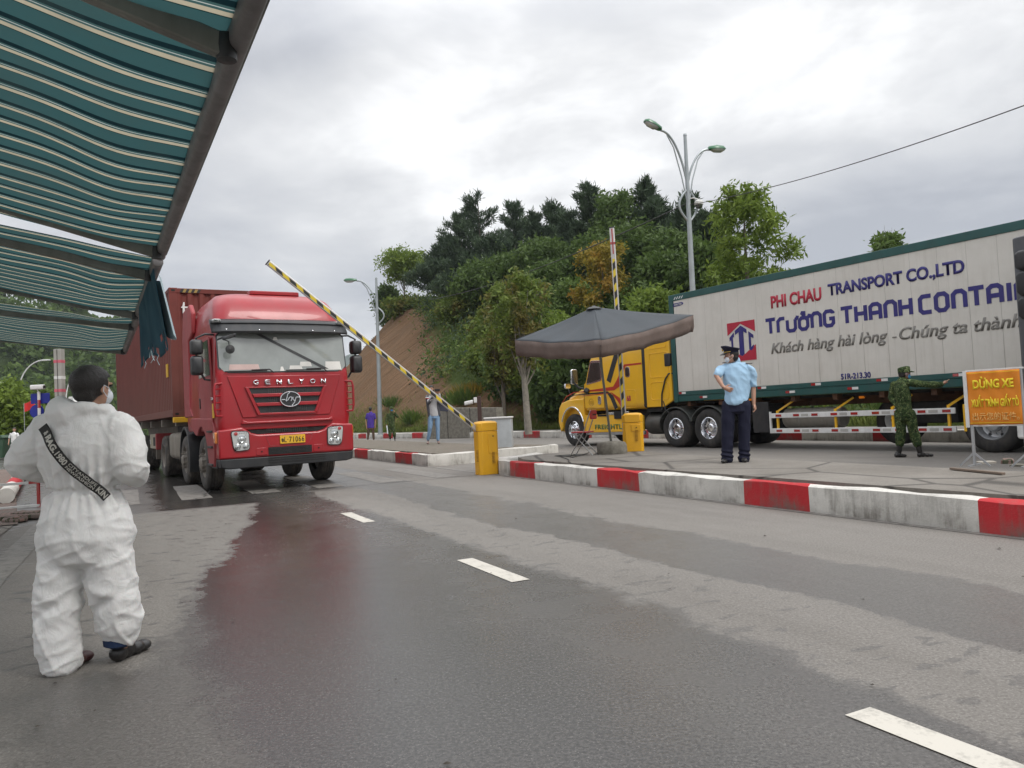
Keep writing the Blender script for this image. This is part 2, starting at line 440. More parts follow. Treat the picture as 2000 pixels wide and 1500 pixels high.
def kerb(name, path, marks, h=.28, wd=.24, pat=None, jag=.014):
    """path: points with the road on the left-hand side of travel (outer face); marks: distances where the colour changes, white first"""
    P = [Vector((p[0], p[1], 0)) for p in path]; cum = [0]
    for a, b in zip(P, P[1:]): cum.append(cum[-1] + (b - a).length)
    ds = sorted(set([round(x, 3) for x in cum] + [round(x, 3) for x in marks if 0 < x < cum[-1]] + [round(i * .45, 3) for i in range(int(cum[-1] / .45) + 1)]))
    ds = [d for i, d in enumerate(ds) if i == 0 or d - ds[i - 1] > .02 or d in marks]
    prof = [(-.01, 0), (.0, h * .5), (.012, h * .86), (.045, h - .008), (.09, h), (wd - .03, h), (wd, h - .012), (wd, 0)]
    secs = []
    for d in ds:
        i = max(k for k in range(len(cum)) if cum[k] <= d + 1e-6); i = min(i, len(P) - 2)
        p = P[i].lerp(P[i + 1], (d - cum[i]) / max(1e-6, cum[i + 1] - cum[i]))
        t1 = (P[i + 1] - P[i]).normalized(); t0 = (P[i] - P[i - 1]).normalized() if i and abs(d - cum[i]) < 1e-3 else t1
        q = (t0 + t1).normalized(); nn = Vector((q.y, -q.x, 0)) / max(.6, q.dot(t1))
        secs.append([tuple(p + nn * (a + random.uniform(-jag, jag) * .5) + Vector((0, 0, b + (random.uniform(-jag, jag) if b else 0)))) for a, b in prof])
    mb = MB(); n = len(prof)
    for k in range(len(ds) - 1):
        mid = (ds[k] + ds[k + 1]) / 2; mb.m = sum(1 for m in marks if m <= mid) % 2
        mb.loft([secs[k], secs[k + 1]], cap=False)
    mb.m = 0; mb.add(secs[0], [tuple(range(n))]); mb.add(secs[-1], [tuple(range(n))[::-1]])
    return struct(mb.build(name, [M['kerb_white'], M['kerb_red']], smooth=50, fix=True))
def rng_marks(first, w_, r_, total):
    m = []; x = first
    while x < total: m += [x, x + r_]; x += w_ + r_
    return m
t_ = NT('paving'); n = t_.noise(.9, 6, .65); k = t_.noise(30, 4, .7)
cr_ = t_.N.new("ShaderNodeTexVoronoi"); cr_.feature = 'DISTANCE_TO_EDGE'; cr_.inputs['Scale'].default_value = .55
mpv = t_.N.new("ShaderNodeMapping"); t_.L.new(t_.tc.outputs['Object'], mpv.inputs[0])
wv = t_.mix(.12, mpv.outputs[0], t_.N.new("ShaderNodeTexNoise").outputs[1]); t_.L.new(wv, cr_.inputs['Vector'])
base = t_.mix(t_.rng(n, .3, .7), (.14, .125, .105), (.25, .23, .2)); base = t_.mix(t_.rng(k, .3, .7, .35, 0), base, (.07, .06, .05))
M['island'] = t_.set(col=t_.mix(t_.rng(cr_.outputs[0], .006, .022, .8, 0), base, (.04, .035, .03)), rough=.85)
t_.bump(t_.noise(35, 5, .7), .6, .01)

def bricks(name, c1, c2, moss, sc=3.2, rot=0.3):
    t = NT(name); mp = t.N.new("ShaderNodeMapping"); t.L.new(t.tc.outputs['Object'], mp.inputs[0]); mp.inputs[2].default_value[2] = rot
    b = t.N.new("ShaderNodeTexBrick"); t.L.new(mp.outputs[0], b.inputs['Vector']); b.inputs['Scale'].default_value = sc
    t.put(c1, b.inputs['Color1']); t.put(c2, b.inputs['Color2']); t.put((.05, .055, .03), b.inputs['Mortar'])
    b.inputs['Mortar Size'].default_value = .03
    f = t.rng(t.noise(1.6, 6, .7), .54, .74, 0, .72)
    t.bump(t.math('ADD', t.math('MULTIPLY', b.outputs['Fac'], -.6), t.noise(40, 4, .6)), .5, .01)
    return t.set(col=t.mix(f, b.outputs['Color'], moss), rough=.88)
M['brick'] = bricks('mossy_pavers', (.16, .125, .1), (.2, .17, .14), (.06, .075, .025))
M['brickred'] = bricks('red_pavers', (.2, .12, .1), (.17, .13, .115), (.1, .09, .07), rot=-.46)

# right-hand island (the near one) and the left-hand island behind the barrier
A_ = [ST(-6, 6.55), ST(13.45, 6.55), (-.2, 15.62), (.1, 16.1), (.66, 16.75)]
pathR = [ST(13.5, 6.52), ST(-7, 6.52)]
mk = [13.5 - x for x in (13.45, 12.45, 10.41, 9.32, 7.15, 6.08, 4.09, 3.04, 1.0, 0, -2, -3)][1:]
mk = [13.5 - x for x in (13.38, 12.45, 10.41, 9.32, 7.15, 6.08, 4.09, 3.04, .95, -.1, -2.2, -3.2)]
# travel from the tip towards the camera: the island lies on the left, so run it the other way round
def rev(path, marks):
    P = [Vector((p[0], p[1], 0)) for p in path]; tot = sum((b - a).length for a, b in zip(P, P[1:]))
    return path[::-1], sorted(tot - m for m in marks)
tip = [(.62, 16.8), (.2, 16.25), (-.12, 15.75), ST(13.5, 6.56)]
P_ = [Vector((p[0], p[1], 0)) for p in tip]; tl = sum((b - a).length for a, b in zip(P_, P_[1:]))
pth, mks = rev(tip + [ST(-7, 6.52)], [tl + m - .02 for m in [13.5 - x for x in (13.46, 12.45, 10.41, 9.32, 7.15, 6.08, 4.09, 3.04, .95, -.1, -2.2, -3.2)]])
kerb('island_kerb', tip + [ST(-7, 6.52)], [tl + .04 + .4 * min(1, max(0, (x - 4.2) / 4)) + m for x, m in [(x, 13.46 - x) for x in (13.46, 12.45, 10.41, 9.32, 7.15, 6.08, 4.09, 3.04, .95, -.1, -2.2, -3.2)]])
topR = [ST(-7, 6.74), ST(13.35, 6.77), (.05, 15.8), (.35, 16.25), (.7, 16.68), (1.71, 16.5), (2.6, 15.6), (2.84, 14.6), (4.53, 10.63), (5.25, 9.0), ST(-7, 8.75)]
mb = MB(); mb.prism([(p[0], p[1]) for p in topR], 'z', -.05, .272)
struct(mb.build('island_pavement', M['island'], smooth=0))
c0, c1 = ST(17.45, 6.52), (1.0, 20.75)
lp = [ST(60, 6.52)] + [c0]
LL = 60 - 17.45
marksL = [LL - (x - 17.45) for x in (18.63, 20.02, 22.74, 24.26, 27, 28.4, 31.2, 32.6, 35.4, 36.8, 39.6, 41, 43.8, 45.2, 48, 49.4, 52.2, 53.6)]
kerb('island_kerb', lp + [c1], sorted(marksL))
topL = [ST(60, 6.75), ST(17.7, 6.75), (.95, 21.0), (-1.23, 24.1), (-7.95, 37.9), ST(60, 7.6)]
mb = MB(); mb.prism([(p[0], p[1]) for p in topL], 'z', -.05, .262)
struct(mb.build('brick_pavement', M['brick'], smooth=0))
# far kerb, footpath
fk = [ST(110, 10), ST(56, 12.4), ST(48, 13.2), ST(35, 15.6), ST(25, 17.0), ST(-9, 17.3)]
tot = 122
kerb('far_kerb', fk, rng_marks(1.0, 2.3, 1.25, tot), h=.3)
fp = [ST(110, 10.25), ST(56, 12.65), ST(48, 13.45), ST(35, 15.85), ST(25, 17.25), ST(-9, 17.55)]
off = [ST(110, 12), ST(56, 14.3), ST(48, 15), ST(35, 17.5), ST(25, 19.0), ST(-9, 19.3)]
struct(MB().add([(p[0], p[1], .27) for p in fp] + [(p[0], p[1], .27) for p in off], [(i, i + 1, 7 + i, 6 + i) for i in range(5)]).build('far_pavement', M['island'], smooth=0, fix=False))

# left side: brick footway and low kerb of pipes
sheet('left_pavement', [ST(12.4, -1.45), ST(22, -2.6), ST(34, -4.2), ST(34, -30), ST(12.4, -30)], .02, M['brickred'])
sheet('left_apron', [ST(-9, -1.5), ST(12.35, -1.5), ST(12.35, -30), ST(-9, -30)], .012, M['island'])

# ---------------------------------------------------------------- hill behind the road
def hbase(a): return float(np.interp(a, [25, 35, 48, 56, 110], [19.6, 18, 15.6, 15.0, 13]))
def hillh(a, b):
    """height of the cut hill; a along the road, b across it"""
    base = hbase(a)
    top = np.interp(a, [-20, 20, 27, 34, 42, 52, 64, 74, 80, 88, 96, 110, 130], [2, 2.5, 3.5, 6, 8.2, 10, 12, 12.4, 11.2, 8.6, 6.2, 2.2, 0])
    run = np.interp(a, [-20, 20, 34, 45, 60, 75, 100], [12, 12, 11.5, 11.5, 11.5, 11, 12])
    f = min(1, max(0, (b - base) / run)); f = f ** .92
    z = .27 + top * f + (max(0, b - base - run) * np.interp(a, [20, 40, 60, 80], [.0, .12, .06, .0]))
    nz = noise.fractal(Vector((a * .12, b * .12, 3)), .8, 2.0, 4) * .9 * f + noise.fractal(Vector((a * .9, b * .35, 9)), .7, 2, 3) * .16 * min(1, f * 6)
    gully = -.35 * max(0, noise.noise(Vector((a * .45, b * .1, 1)))) * min(1, f * 4)
    return z + nz + gully
def hillz(x, y):
    a, b = to_st((x, y)); return hillh(a, b)
NA, NB = 210, 60
vs = []
for i in range(NA):
    a = -14 + i * (150 / (NA - 1))
    b0 = hbase(a) - .6
    for j in range(NB):
        b = b0 + (j / (NB - 1)) ** 1.4 * 60; p = ST(a, b); vs.append((p[0], p[1], hillh(a, b) if j else .1))
fs = [(i * NB + j, (i + 1) * NB + j, (i + 1) * NB + j + 1, i * NB + j + 1) for i in range(NA - 1) for j in range(NB - 1)]
t_ = NT('hill_earth')
sp = t_.N.new("ShaderNodeSeparateXYZ"); t_.L.new(t_.tc.outputs['Object'], sp.inputs[0])
sa = t_.math('ADD', t_.math('MULTIPLY', sp.outputs[0], U.x), t_.math('MULTIPLY', sp.outputs[1], U.y))
sb = t_.math('ADD', t_.math('MULTIPLY', sp.outputs[0], V.x), t_.math('MULTIPLY', sp.outputs[1], V.y))
nz_ = t_.noise(.35, 5, .6)
cv = t_.N.new("ShaderNodeCombineXYZ"); t_.L.new(t_.math('ADD', sa, t_.math('MULTIPLY', sp.outputs[2], .75)), cv.inputs[0]); t_.L.new(t_.math('MULTIPLY', sp.outputs[2], .22), cv.inputs[2])
strk = t_.noise(2.2, 6, .7, cv.outputs[0], stretch=(1, 1, .6), dist=.3)
earth = t_.mix(t_.rng(strk, .32, .68), (.085, .047, .024), (.29, .175, .1))
earth = t_.mix(t_.rng(nz_, .35, .7), earth, (.17, .11, .065))
earth = t_.mix(t_.rng(t_.noise(1.3, 6, .75, cv.outputs[0]), .55, .7, 0, .4), earth, (.08, .055, .03))
grass = t_.mix(t_.noise(2, 4, .7), (.045, .07, .018), (.1, .13, .035))
gm2 = t_.math('MULTIPLY', t_.rng(t_.math('SUBTRACT', t_.math('ADD', sa, t_.math('MULTIPLY', nz_, 4)), t_.math('MULTIPLY', sp.outputs[2], 2.4)), 43, 41), t_.math('MAXIMUM', t_.rng(t_.math('ADD', sp.outputs[2], nz_), 3.2, 3.8), t_.rng(sa, 34, 32)))
gm = t_.math('MAXIMUM', t_.rng(t_.math('ADD', sp.outputs[2], t_.math('MULTIPLY', nz_, 1.2)), 1.35, .9), gm2)
M['hill'] = t_.set(col=t_.mix(gm, earth, grass), rough=.95, spec=.1)
t_.bump(strk, 1.0, .35)
struct(link('hill', raw_mesh('hill', vs, fs, M['hill'], smooth=True)))
# far mountain and the wooded mountain on the left
def ridge(name, cx, cy, wx, wy, h, mat, seed, nx=90, ny=30, ang=0):
    vs = []; ca, sa_ = math.cos(ang), math.sin(ang)
    for i in range(nx):
        for j in range(ny):
            x, y = (i / (nx - 1) - .5) * 2, (j / (ny - 1) - .5) * 2
            e = max(0, 1 - x * x) ** .8 * max(0, 1 - y * y) ** .7
            z = h * e * (.72 + .5 * noise.fractal(Vector((x * 3 + seed, y * 2, seed)), .9, 2, 5)) - .5
            X, Y = x * wx, y * wy; vs.append((cx + X * ca - Y * sa_, cy + X * sa_ + Y * ca, z))
    fs = [(i * ny + j, (i + 1) * ny + j, (i + 1) * ny + j + 1, i * ny + j + 1) for i in range(nx - 1) for j in range(ny - 1)]
    return struct(link(name, raw_mesh(name, vs, fs, mat, smooth=True)))
t_ = NT('forest_far'); n = t_.noise(.05, 8, .75)
M['forest'] = t_.set(col=t_.mix(t_.rng(n, .35, .65), (.018, .03, .012), (.06, .085, .028)), rough=.95, spec=.05)
t_.bump(t_.noise(.12, 6, .8), 1, 6)
ridge('hills', -560, 2150, 900, 400, 150, M['forest'], 4.2)
ridge('hills', -215, 235, 150, 75, 62, M['forest'], 1.3, 120, 50)
# ---------------------------------------------------------------- vehicle materials
M['tyre'] = pm('tyre_rubber', (.022, .021, .02), .85, var=.25, dirt=.5, dcol=(.12, .105, .09), bump=.3, bs=50)
M['tyre_dusty'] = pm('dusty_tyre', (.05, .046, .042), .9, var=.25, dirt=.75, dcol=(.2, .175, .145), bump=.3, bs=50)
M['chrome'] = pm('chrome', (.75, .76, .78), .14, 1., var=.06)
M['slot'] = pm('slot_brown', (.22, .1, .0), .6)
M['steel'] = pm('galvanised_steel', (.42, .43, .44), .42, .7, var=.12, dirt=.2)
M['dirtysteel'] = pm('muddy_steel', (.2, .18, .155), .7, .3, var=.25, dirt=.6, dcol=(.27, .23, .19))
M['black'] = pm('black_plastic', (.018, .019, .021), .42, var=.2, dirt=.25, dcol=(.1, .09, .08))
M['darkgap'] = pm('dark_underbody', (.012, .011, .01), .8, var=.3)
M['redpaint'] = pm('red_lorry_paint', (.31, .005, .011), .34, var=.1, scale=1.6, coat=.25, dirt=.22, dcol=(.17, .045, .04))
M['reddust'] = pm('dusty_red_paint', (.28, .028, .032), .5, var=.15, scale=1.5, dirt=.55, dcol=(.3, .13, .12))
def glassmat(name, c, rough=.06, spec=.9):
    t = NT(name); n = t.noise(1.3, 5, .6)
    return t.set(col=t.mix(t.rng(n, .3, .7), tuple(x * .8 for x in c), tuple(x * 1.2 for x in c)), rough=t.rng(t.noise(4, 6, .7), .35, .7, rough, rough + .12), spec=spec, coat=1.)
M['windscreen'] = glassmat('dusty_sky_grey_windscreen', (.24, .26, .245), .06)  # pale base colour holds the reflected grey sky as well as dust
M['sideglass'] = glassmat('side_glass', (.03, .035, .032))
M['lens'] = glassmat('lamp_lens', (.42, .43, .42), .1)
M['bulb'] = pm('lamp_reflector', (.6, .62, .62), .12, 1.)
M['orange'] = glassmat('amber_lens', (.7, .2, .01), .15)
M['redlens'] = glassmat('red_lens', (.35, .02, .02), .15)
M['yplate'] = pm('yellow_plate', (.72, .42, .02), .45, dirt=.2)
M['white'] = pm('white_paint', (.68, .68, .66), .5, dirt=.25)
M['paper'] = pm('paper', (.62, .6, .56), .7, var=.1)
M['pinkpaper'] = pm('pink_paper', (.5, .36, .33), .7)
M['ink'] = pm('black_ink', (.015, .012, .012), .5)

def wheel(parent, c, side, axis='x', w_=.28, style='front', tyre=None, rim=None, r=.52):
    """c: centre of the outer face; side +1/-1: outward direction along the axis"""
    tyre = tyre or M['tyre']; rim = rim or M['dirtysteel']
    k = r / .52
    P = [(.29, .012), (.30, -.004), (.345, -.02), (.41, -.024), (.465, -.012), (.5, .012), (.515, .035)]
    g = [(.52, .045)]; x = .05
    while x < w_ - .06: g += [(.52, x), (.508, x + .006), (.508, x + .016), (.52, x + .022)]; x += .052
    P += g + [(.515, w_ - .035), (.5, w_ - .012), (.41, w_ + .02), (.29, w_ - .01)]
    f = lambda pr: [(a * k, -side * b) for a, b in pr]
    o = MB().lathe(f(P), c, axis, 40, False).build('wheel', tyre, parent)
    q = MB()
    if style == 'front':
        q.lathe(f([(.292, .2), (.292, .01), (.275, .0), (.262, .03), (.25, .06), (.2, .035), (.15, -.005), (.125, -.02), (.118, -.055), (.09, -.075), (0, -.08)]), c, axis, 36)
    else:
        q.lathe(f([(.292, .2), (.292, .0), (.278, -.008), (.262, .02), (.235, .14), (.2, .155), (.13, .15), (.125, .05), (.1, .03), (0, .025)]), c, axis, 36)
    for i in range(10):       # wheel nuts
        a = 2 * math.pi * (i + .5) / 10; rr = .165 * k; dep = (-.0 if style == 'front' else .15)
        cc = list(c); u_, v_2 = rr * math.cos(a), rr * math.sin(a); ln = .07 if style == 'front' else .045
        ax = {'x': 0, 'y': 1}[axis]; o1 = 1 - ax
        cc[o1] += u_; cc[2] += v_2; p0 = list(cc); p1 = list(cc); p0[ax] -= side * (dep + .0); p1[ax] -= side * (dep - ln)
        q.tube([p0, p1], .017, 6)
    rm = q.build('rim', rim, o)
    h = MB()
    for i in range(8 if style == 'front' else 6):       # hand holes
        a = 2 * math.pi * i / (8 if style == 'front' else 6); rr = .215 * k; dep = .04 if style == 'front' else .15
        cc = list(c); ax = {'x': 0, 'y': 1}[axis]; cc[1 - ax] += rr * math.cos(a); cc[2] += rr * math.sin(a)
        p0 = list(cc); p1 = list(cc); p0[ax] -= side * (dep - .012); p1[ax] -= side * (dep + .02); h.tube([p0, p1], .028, 10)
    h.build('hand_hole', M['darkgap'], rm)
    return o

# ---------------------------------------------------------------- a point seen at pixel (x, y) of the 2000-pixel photograph, at depth Y or on the plane z
def at(x, y, Y):
    d = fw + rt_ * ((x - 1000) / 1500) - up_ * ((y - 750) / 1500); return Vector((0, 0, CAMH)) + d * (Y / d.y)
def on(x, y, z=0.):
    d = fw + rt_ * ((x - 1000) / 1500) - up_ * ((y - 750) / 1500); return Vector((0, 0, CAMH)) + d * ((z - CAMH) / d.z)

# ================================================================ red lorry, its container and trailer
RO = Vector((-5.87, 14.86, 0)); RZ = math.atan2(.526, .85)
red = thing('lorry_tractor', 'red cab-over lorry tractor with black sun visor coming through the raised barrier', 'lorry', RO, RZ)
XC, HW = 1.08, 1.23
def plan(z, yf, yb, hw, r=.14, xc=XC, n=5):
    """rounded plan outline at height z"""
    cx, cy = xc, (yf + yb) / 2
    return [(x, y, z) for x, y in rrect(2 * hw, yb - yf, r, n, cx, cy)]
def front_y(z):
    return float(np.interp(z, [1.3, 2.12, 2.9, 3.15], [-1.5, -1.49, -1.33, -1.24]))
mb = MB()
mb.loft([plan(z, front_y(z), 1.8, hw, .13) for z, hw in ((1.12, 1.19), (1.16, 1.21), (1.32, 1.22), (2.1, 1.22), (2.14, 1.215), (2.6, 1.195), (2.9, 1.18), (3.12, 1.17))])
cabm = mb.build('cab_shell', M['redpaint'], red, bevel=.012)
mb = MB()
mb.loft([plan(z, yf, 1.25, hw, r) for z, yf, hw, r in ((3.1, -1.26, 1.17, .2), (3.2, -1.24, 1.165, .25), (3.4, -1.15, 1.14, .3), (3.56, -1.0, 1.09, .34), (3.67, -.8, 1.0, .36), (3.73, -.52, .88, .36), (3.75, -.3, .7, .34))])
mb.build('roof', M['redpaint'], red, smooth=60)
# side fairings that stand up behind the cab
for sx in (-1, 1):
    mb = MB(); x0 = XC + sx * 1.2
    poly = [(.95, 1.42), (1.95, 1.42), (1.95, 3.05), (1.75, 3.66), (.95, 3.72), (.7, 3.52), (.72, 3.1), (1.2, 3.0), (1.25, 1.6)]
    mb.prism(poly, 'x', x0 - .04, x0 + .05); mb.build('side_fairing', M['reddust'] if sx < 0 else M['redpaint'], red, bevel=.03)
mb = MB(); mb.box(.0, .9, 0, 1, 0, 1); mb.v = []; mb.f = []; mb.mi = []
mb.loft([[(x, -.55 + y * .5 - (.02), z0) for x, y in rrect(.95, .6, .1, 4, 1.15, 0)] for z0 in (3.7, 3.775)])
mb.build('roof_hatch', M['redpaint'], red, bevel=.012)
# sun visor
mb = MB()
def arc_band(zs, yo, x0=-.17, x1=2.33, n=14):
    secs = []
    for z, y_ in zs:
        secs.append([(x0 + (x1 - x0) * i / n, y_ + .16 * abs(2 * i / n - 1) ** 3.2, z) for i in range(n + 1)])
    return secs
sec = arc_band([(3.14, -1.36), (3.1, -1.43), (3.06, -1.46), (3.045, -1.44), (2.9, -1.56), (2.87, -1.55), (2.87, -1.53), (3.0, -1.42), (3.12, -1.3)], 0)
mb.loft(sec, cap=False, closed=False); mb.build('sun_visor', M['black'], red, smooth=50).modifiers.new('t', 'SOLIDIFY').thickness = .015
for x in (-.07, 2.2):
    l_ = MB(); l_.loft([[(x + a, -1.40 + dy + .1, 3.1 + b) for a, b in rrect(.15 - k, .07 - k, .03, 3)] for dy, k in ((0, 0), (-.06, .01), (-.075, .04))]); l_.build('marker_lamp', M['lens'], red)
for x in (.05, .62, 1.6, 2.02):
    MB().lathe([(.012, 0), (.012, -.02), (0, -.024)], (x, -1.545, 2.915), 'y', 8).build('screw', M['chrome'], red)
# windscreen with rounded corners
def screen(x0, x1, z0, z1, r, off=-.008, n=14):
    vs = []; w2 = XC
    rows = []
    for i in range(9):
        z = z0 + (z1 - z0) * i / 8; e = 0
        d0 = min(z - z0, z1 - z)
        if d0 < r: e = r - math.sqrt(max(0, r * r - (r - d0) ** 2))
        row = []
        for k in range(n + 1):
            x = (x0 + e) + (x1 - x0 - 2 * e) * k / n; u_ = abs((x - XC) / 1.2)
            row.append((x, front_y(z) + off + .1 * max(0, u_ - .82) ** 1 * 1.2, z))
        rows.append(row)
    return rows
mb = MB(); mb.loft(screen(-.1, 2.26, 2.145, 2.93, .1, -.006), cap=False, closed=False)
mb.build('windscreen_seal', M['black'], red, smooth=50, fix=False)
mb = MB(); mb.loft(screen(-.075, 2.235, 2.165, 2.91, .08, -.016), cap=False, closed=False)
ws = mb.build('windscreen', M['windscreen'], red, smooth=50, fix=False)
def wy(z, d=.02): return front_y(z) - .016 - d
mb = MB(); mb.add([(.60, wy(2.86, .006), 2.86), (.70, wy(2.86, .006), 2.86), (1.9, wy(2.2, .006), 2.2), (1.79, wy(2.2, .006), 2.2)], [(0, 1, 2, 3)]); mb.build('inner_strut', M['black'], ws, smooth=0)
for (a, b, c, d, m) in ((.08, .62, 2.2, 2.3, 'pinkpaper'), (1.83, 2.15, 2.18, 2.34, 'paper'), (1.35, 1.58, 2.25, 2.34, 'paper'), (1.15, 1.4, 2.2, 2.27, 'paper'), (.98, 1.06, 2.17, 2.25, 'paper'), (.9, .99, 2.75, 2.81, 'paper')):
    mb = MB(); mb.add([(a, wy(c, .004), c), (b, wy(c, .004), c), (b - .02, wy(d, .004), d), (a + .02, wy(d, .004), d)], [(0, 1, 2, 3)]); mb.build('windscreen_paper', M[m], ws, smooth=0)
for x0, x1, zz_ in ((.0, .86, 2.19), (1.08, 1.86, 2.2)):
    mb = MB(); mb.tube([(x1, wy(2.14, .03), 2.14), (x1 - .08, wy(zz_, .05), zz_ + .01), (x1 - .4, wy(zz_, .05), zz_)], .012, 6); mb.tube([(x1 - .12, wy(zz_, .03), zz_ - .012), (x0, wy(zz_, .03), zz_ - .02)], .009, 6)
    mb.build('wiper', M['black'], red)
# bonnet panel with grille
def xz(poly, y0, y1): return MB().prism(poly, 'y', y0, y1)
mir = lambda pts: pts + [(2 * XC - x, z) for x, z in pts[::-1]]
xz(mir([(.28, 1.335), (.04, 2.09)])[0:4], -1.52, -1.4).build('bonnet_panel', M['redpaint'], red, bevel=.014)
gr = xz(mir([(.57, 1.41), (.41, 1.86)]), -1.53, -1.45).build('grille', M['black'], red)
t_ = NT('grille_mesh'); mpq = t_.N.new("ShaderNodeTexBrick"); t_.L.new(t_.tc.outputs['Object'], mpq.inputs['Vector'])
M['mesh'] = t_.set(col=(.006, .006, .006), rough=.6)
for z0, z1 in ((1.76, 1.84), (1.6, 1.69), (1.43, 1.52)):
    mm = MB()
    for i in range(20): mm.box(.74 + i * .036, .745 + i * .036, -1.541, -1.528, z0, z1)
    for z in np.arange(z0, z1, .026): mm.box(.74, 1.43, -1.538, -1.528, z, z + .004)
    mm.build('grille_mesh', pm('mesh_grey', (.07, .07, .07), .5), gr, smooth=0)
for a, b in (((.575, 1.375), (.33, 1.89)),):
    fr = MB()
    fr.prism([(.40, 1.86), (.33, 1.89), (.54, 1.37), (.585, 1.41)], 'y', -1.56, -1.5); fr.prism([(2 * XC - .40, 1.86), (2 * XC - .33, 1.89), (2 * XC - .54, 1.37), (2 * XC - .585, 1.41)], 'y', -1.56, -1.5)
    fr.prism([(.585, 1.41), (.54, 1.37), (2 * XC - .54, 1.37), (2 * XC - .585, 1.41)], 'y', -1.56, -1.5); fr.prism([(.4, 1.86), (.34, 1.885), (2 * XC - .34, 1.885), (2 * XC - .4, 1.86)], 'y', -1.555, -1.5)
    fr.build('grille_frame', M['redpaint'], red, bevel=.008)
for z in (1.725, 1.56):
    dx = (1.86 - z) / .45 * .16
    xz([(.4 + dx, z + .035), (2 * XC - .4 - dx, z + .035), (2 * XC - .41 - dx - .02, z - .03), (.43 + dx, z - .03)], -1.575, -1.5).build('grille_slat', M['redpaint'], gr, bevel=.01)
# round badge
em = MB(); ec = (1.12, -1.6, 1.645)
em.loft([[(ec[0] + (.195 - k) * math.cos(a), ec[1] + dy, ec[2] + (.15 - k) * math.sin(a)) for a in [2 * math.pi * i / 32 for i in range(32)]] for dy, k in ((.05, 0), (0, .0), (-.012, .008), (-.012, .02), (0, .03))])
bd = em.build('badge', M['chrome'], red)
em = MB(); em.loft([[(ec[0] + .168 * math.cos(a), ec[1] + dy, ec[2] + .123 * math.sin(a)) for a in [2 * math.pi * i / 32 for i in range(32)]] for dy in (.01, -.006)]); em.build('badge_field', M['black'], bd)
g_h = [(-.165, -.01), (-.1, -.01), (-.085, -.045), (-.05, .09), (-.01, .12)], [(-.06, -.03), (-.02, .03), (.01, .04), (.02, .01), (.005, -.04)], [(.045, .035), (.04, -.01), (.06, -.03), (.09, -.01), (.105, .03), (.165, .03)], [(.1, .03), (.07, -.06), (.02, -.12)]
em = MB()
for pl in g_h: em.tube([(ec[0] + a, ec[1] - .012, ec[2] + b) for a, b in pl], .011, 6)
em.build('badge_lettering', M['chrome'], bd)
for i, ch in enumerate('GENLYON'):
    text('lettering', ch, M['chrome'], red, (.48 + i * .207, -1.545, 1.925), (1, 0, 0), (0, 0, 1), .095 if ch != 'O' else .1, .085, bold=.015, ext=.02)
# bumper
bp = [(-.15, .62), (-.15, 1.135), (.26, 1.175), (.42, 1.06), (.53, 1.03)]
pb = bp + [(2 * XC - x, z) for x, z in bp[::-1]]
mb = MB(); mb.prism(pb, 'y', -1.56, -1.2)
for x0, x1 in ((-.15, .1), (2 * XC - .1, 2 * XC + .15)): mb.prism([(-1.3, .62), (-1.3, 1.13), (-.78, 1.13), (-.62, 1.0), (-.62, .62)], 'x', x0, x1)
bm_ = mb.build('bumper', M['redpaint'], red, bevel=.035, seg=3)
mb = MB(); mb.prism([(-.14, .62), (-.12, .47), (.0, .44), (2 * XC, .44), (2 * XC + .12, .47), (2 * XC + .14, .62)], 'y', -1.55, -1.15)
mb.prism([(-1.3, .62), (-1.3, .45), (-.75, .45), (-.65, .62)], 'x', -.14, .1); mb.build('lower_bumper', M['black'], red, bevel=.02)
mb = MB()
for z in (.5, .545, .59): mb.box(.7, 1.75, -1.562, -1.54, z, z + .014)
mb.build('bumper_vent', M['darkgap'], red, smooth=0)
mb = MB(); mb.box(.27, 1.9, -1.48, -1.3, 1.03, 1.34); mb.build('lower_grille', M['darkgap'], red)
mb = MB()
for z in np.arange(1.05, 1.33, .03): mb.box(.7, 1.46, -1.49, -1.475, z, z + .006)
for x in np.arange(.7, 1.46, .04): mb.box(x, x + .005, -1.492, -1.475, 1.05, 1.33)
mb.build('lower_grille_mesh', pm('mesh_dark', (.045, .045, .045), .5), red, smooth=0)
mb = MB(); mb.prism([(.25, 1.22), (.27, 1.30), (.36, 1.265), (1.84, 1.265), (1.91, 1.3), (1.93, 1.22)], 'y', -1.56, -1.42); mb.build('grille_bar', M['redpaint'], red, bevel=.015)
for sx in (0, 1):
    x0 = -.03 if not sx else 1.94
    mb = MB(); mb.box(x0, x0 + .25, -1.46, -1.3, 1.1, 1.34); mb.build('corner_panel', M['redpaint'], red, bevel=.02)
mb = MB(); mb.box(.7, 1.49, -1.575, -1.5, .65, .785); mb.build('bumper_inlet', M['darkgap'], red)
mb = MB()
for z in (.675, .70, .725, .75): mb.box(.71, 1.48, -1.58, -1.57, z, z + .006)
mb.build('inlet_mesh', M['black'], red, smooth=0)
for x in (.58, 1.62):
    MB().loft([[(x + a, -1.56 + dy, .72 + b) for a, b in rrect(.2, .13, .03, 3)] for dy in (0, -.01)]).build('tow_cover', M['redpaint'], red, bevel=.006)
    MB().lathe([(.013, 0), (.013, -.02), (0, -.02)], (x, -1.565, .72), 'y', 10).build('tow_hole', M['darkgap'], red)
mb = MB(); mb.box(.91, 1.37, -1.585, -1.56, .835, .985); pl = mb.build('number_plate', M['yplate'], red, bevel=.004)
text('lettering', '鲁', M['ink'], pl, (.93, -1.588, .862), (1, 0, 0), (0, 0, 1), .05, .075, bold=.006)
text('lettering', 'L·71066', M['ink'], pl, (.985, -1.588, .858), (1, 0, 0), (0, 0, 1), .365, .1, bold=.008, space=1.15)
fr = MB()
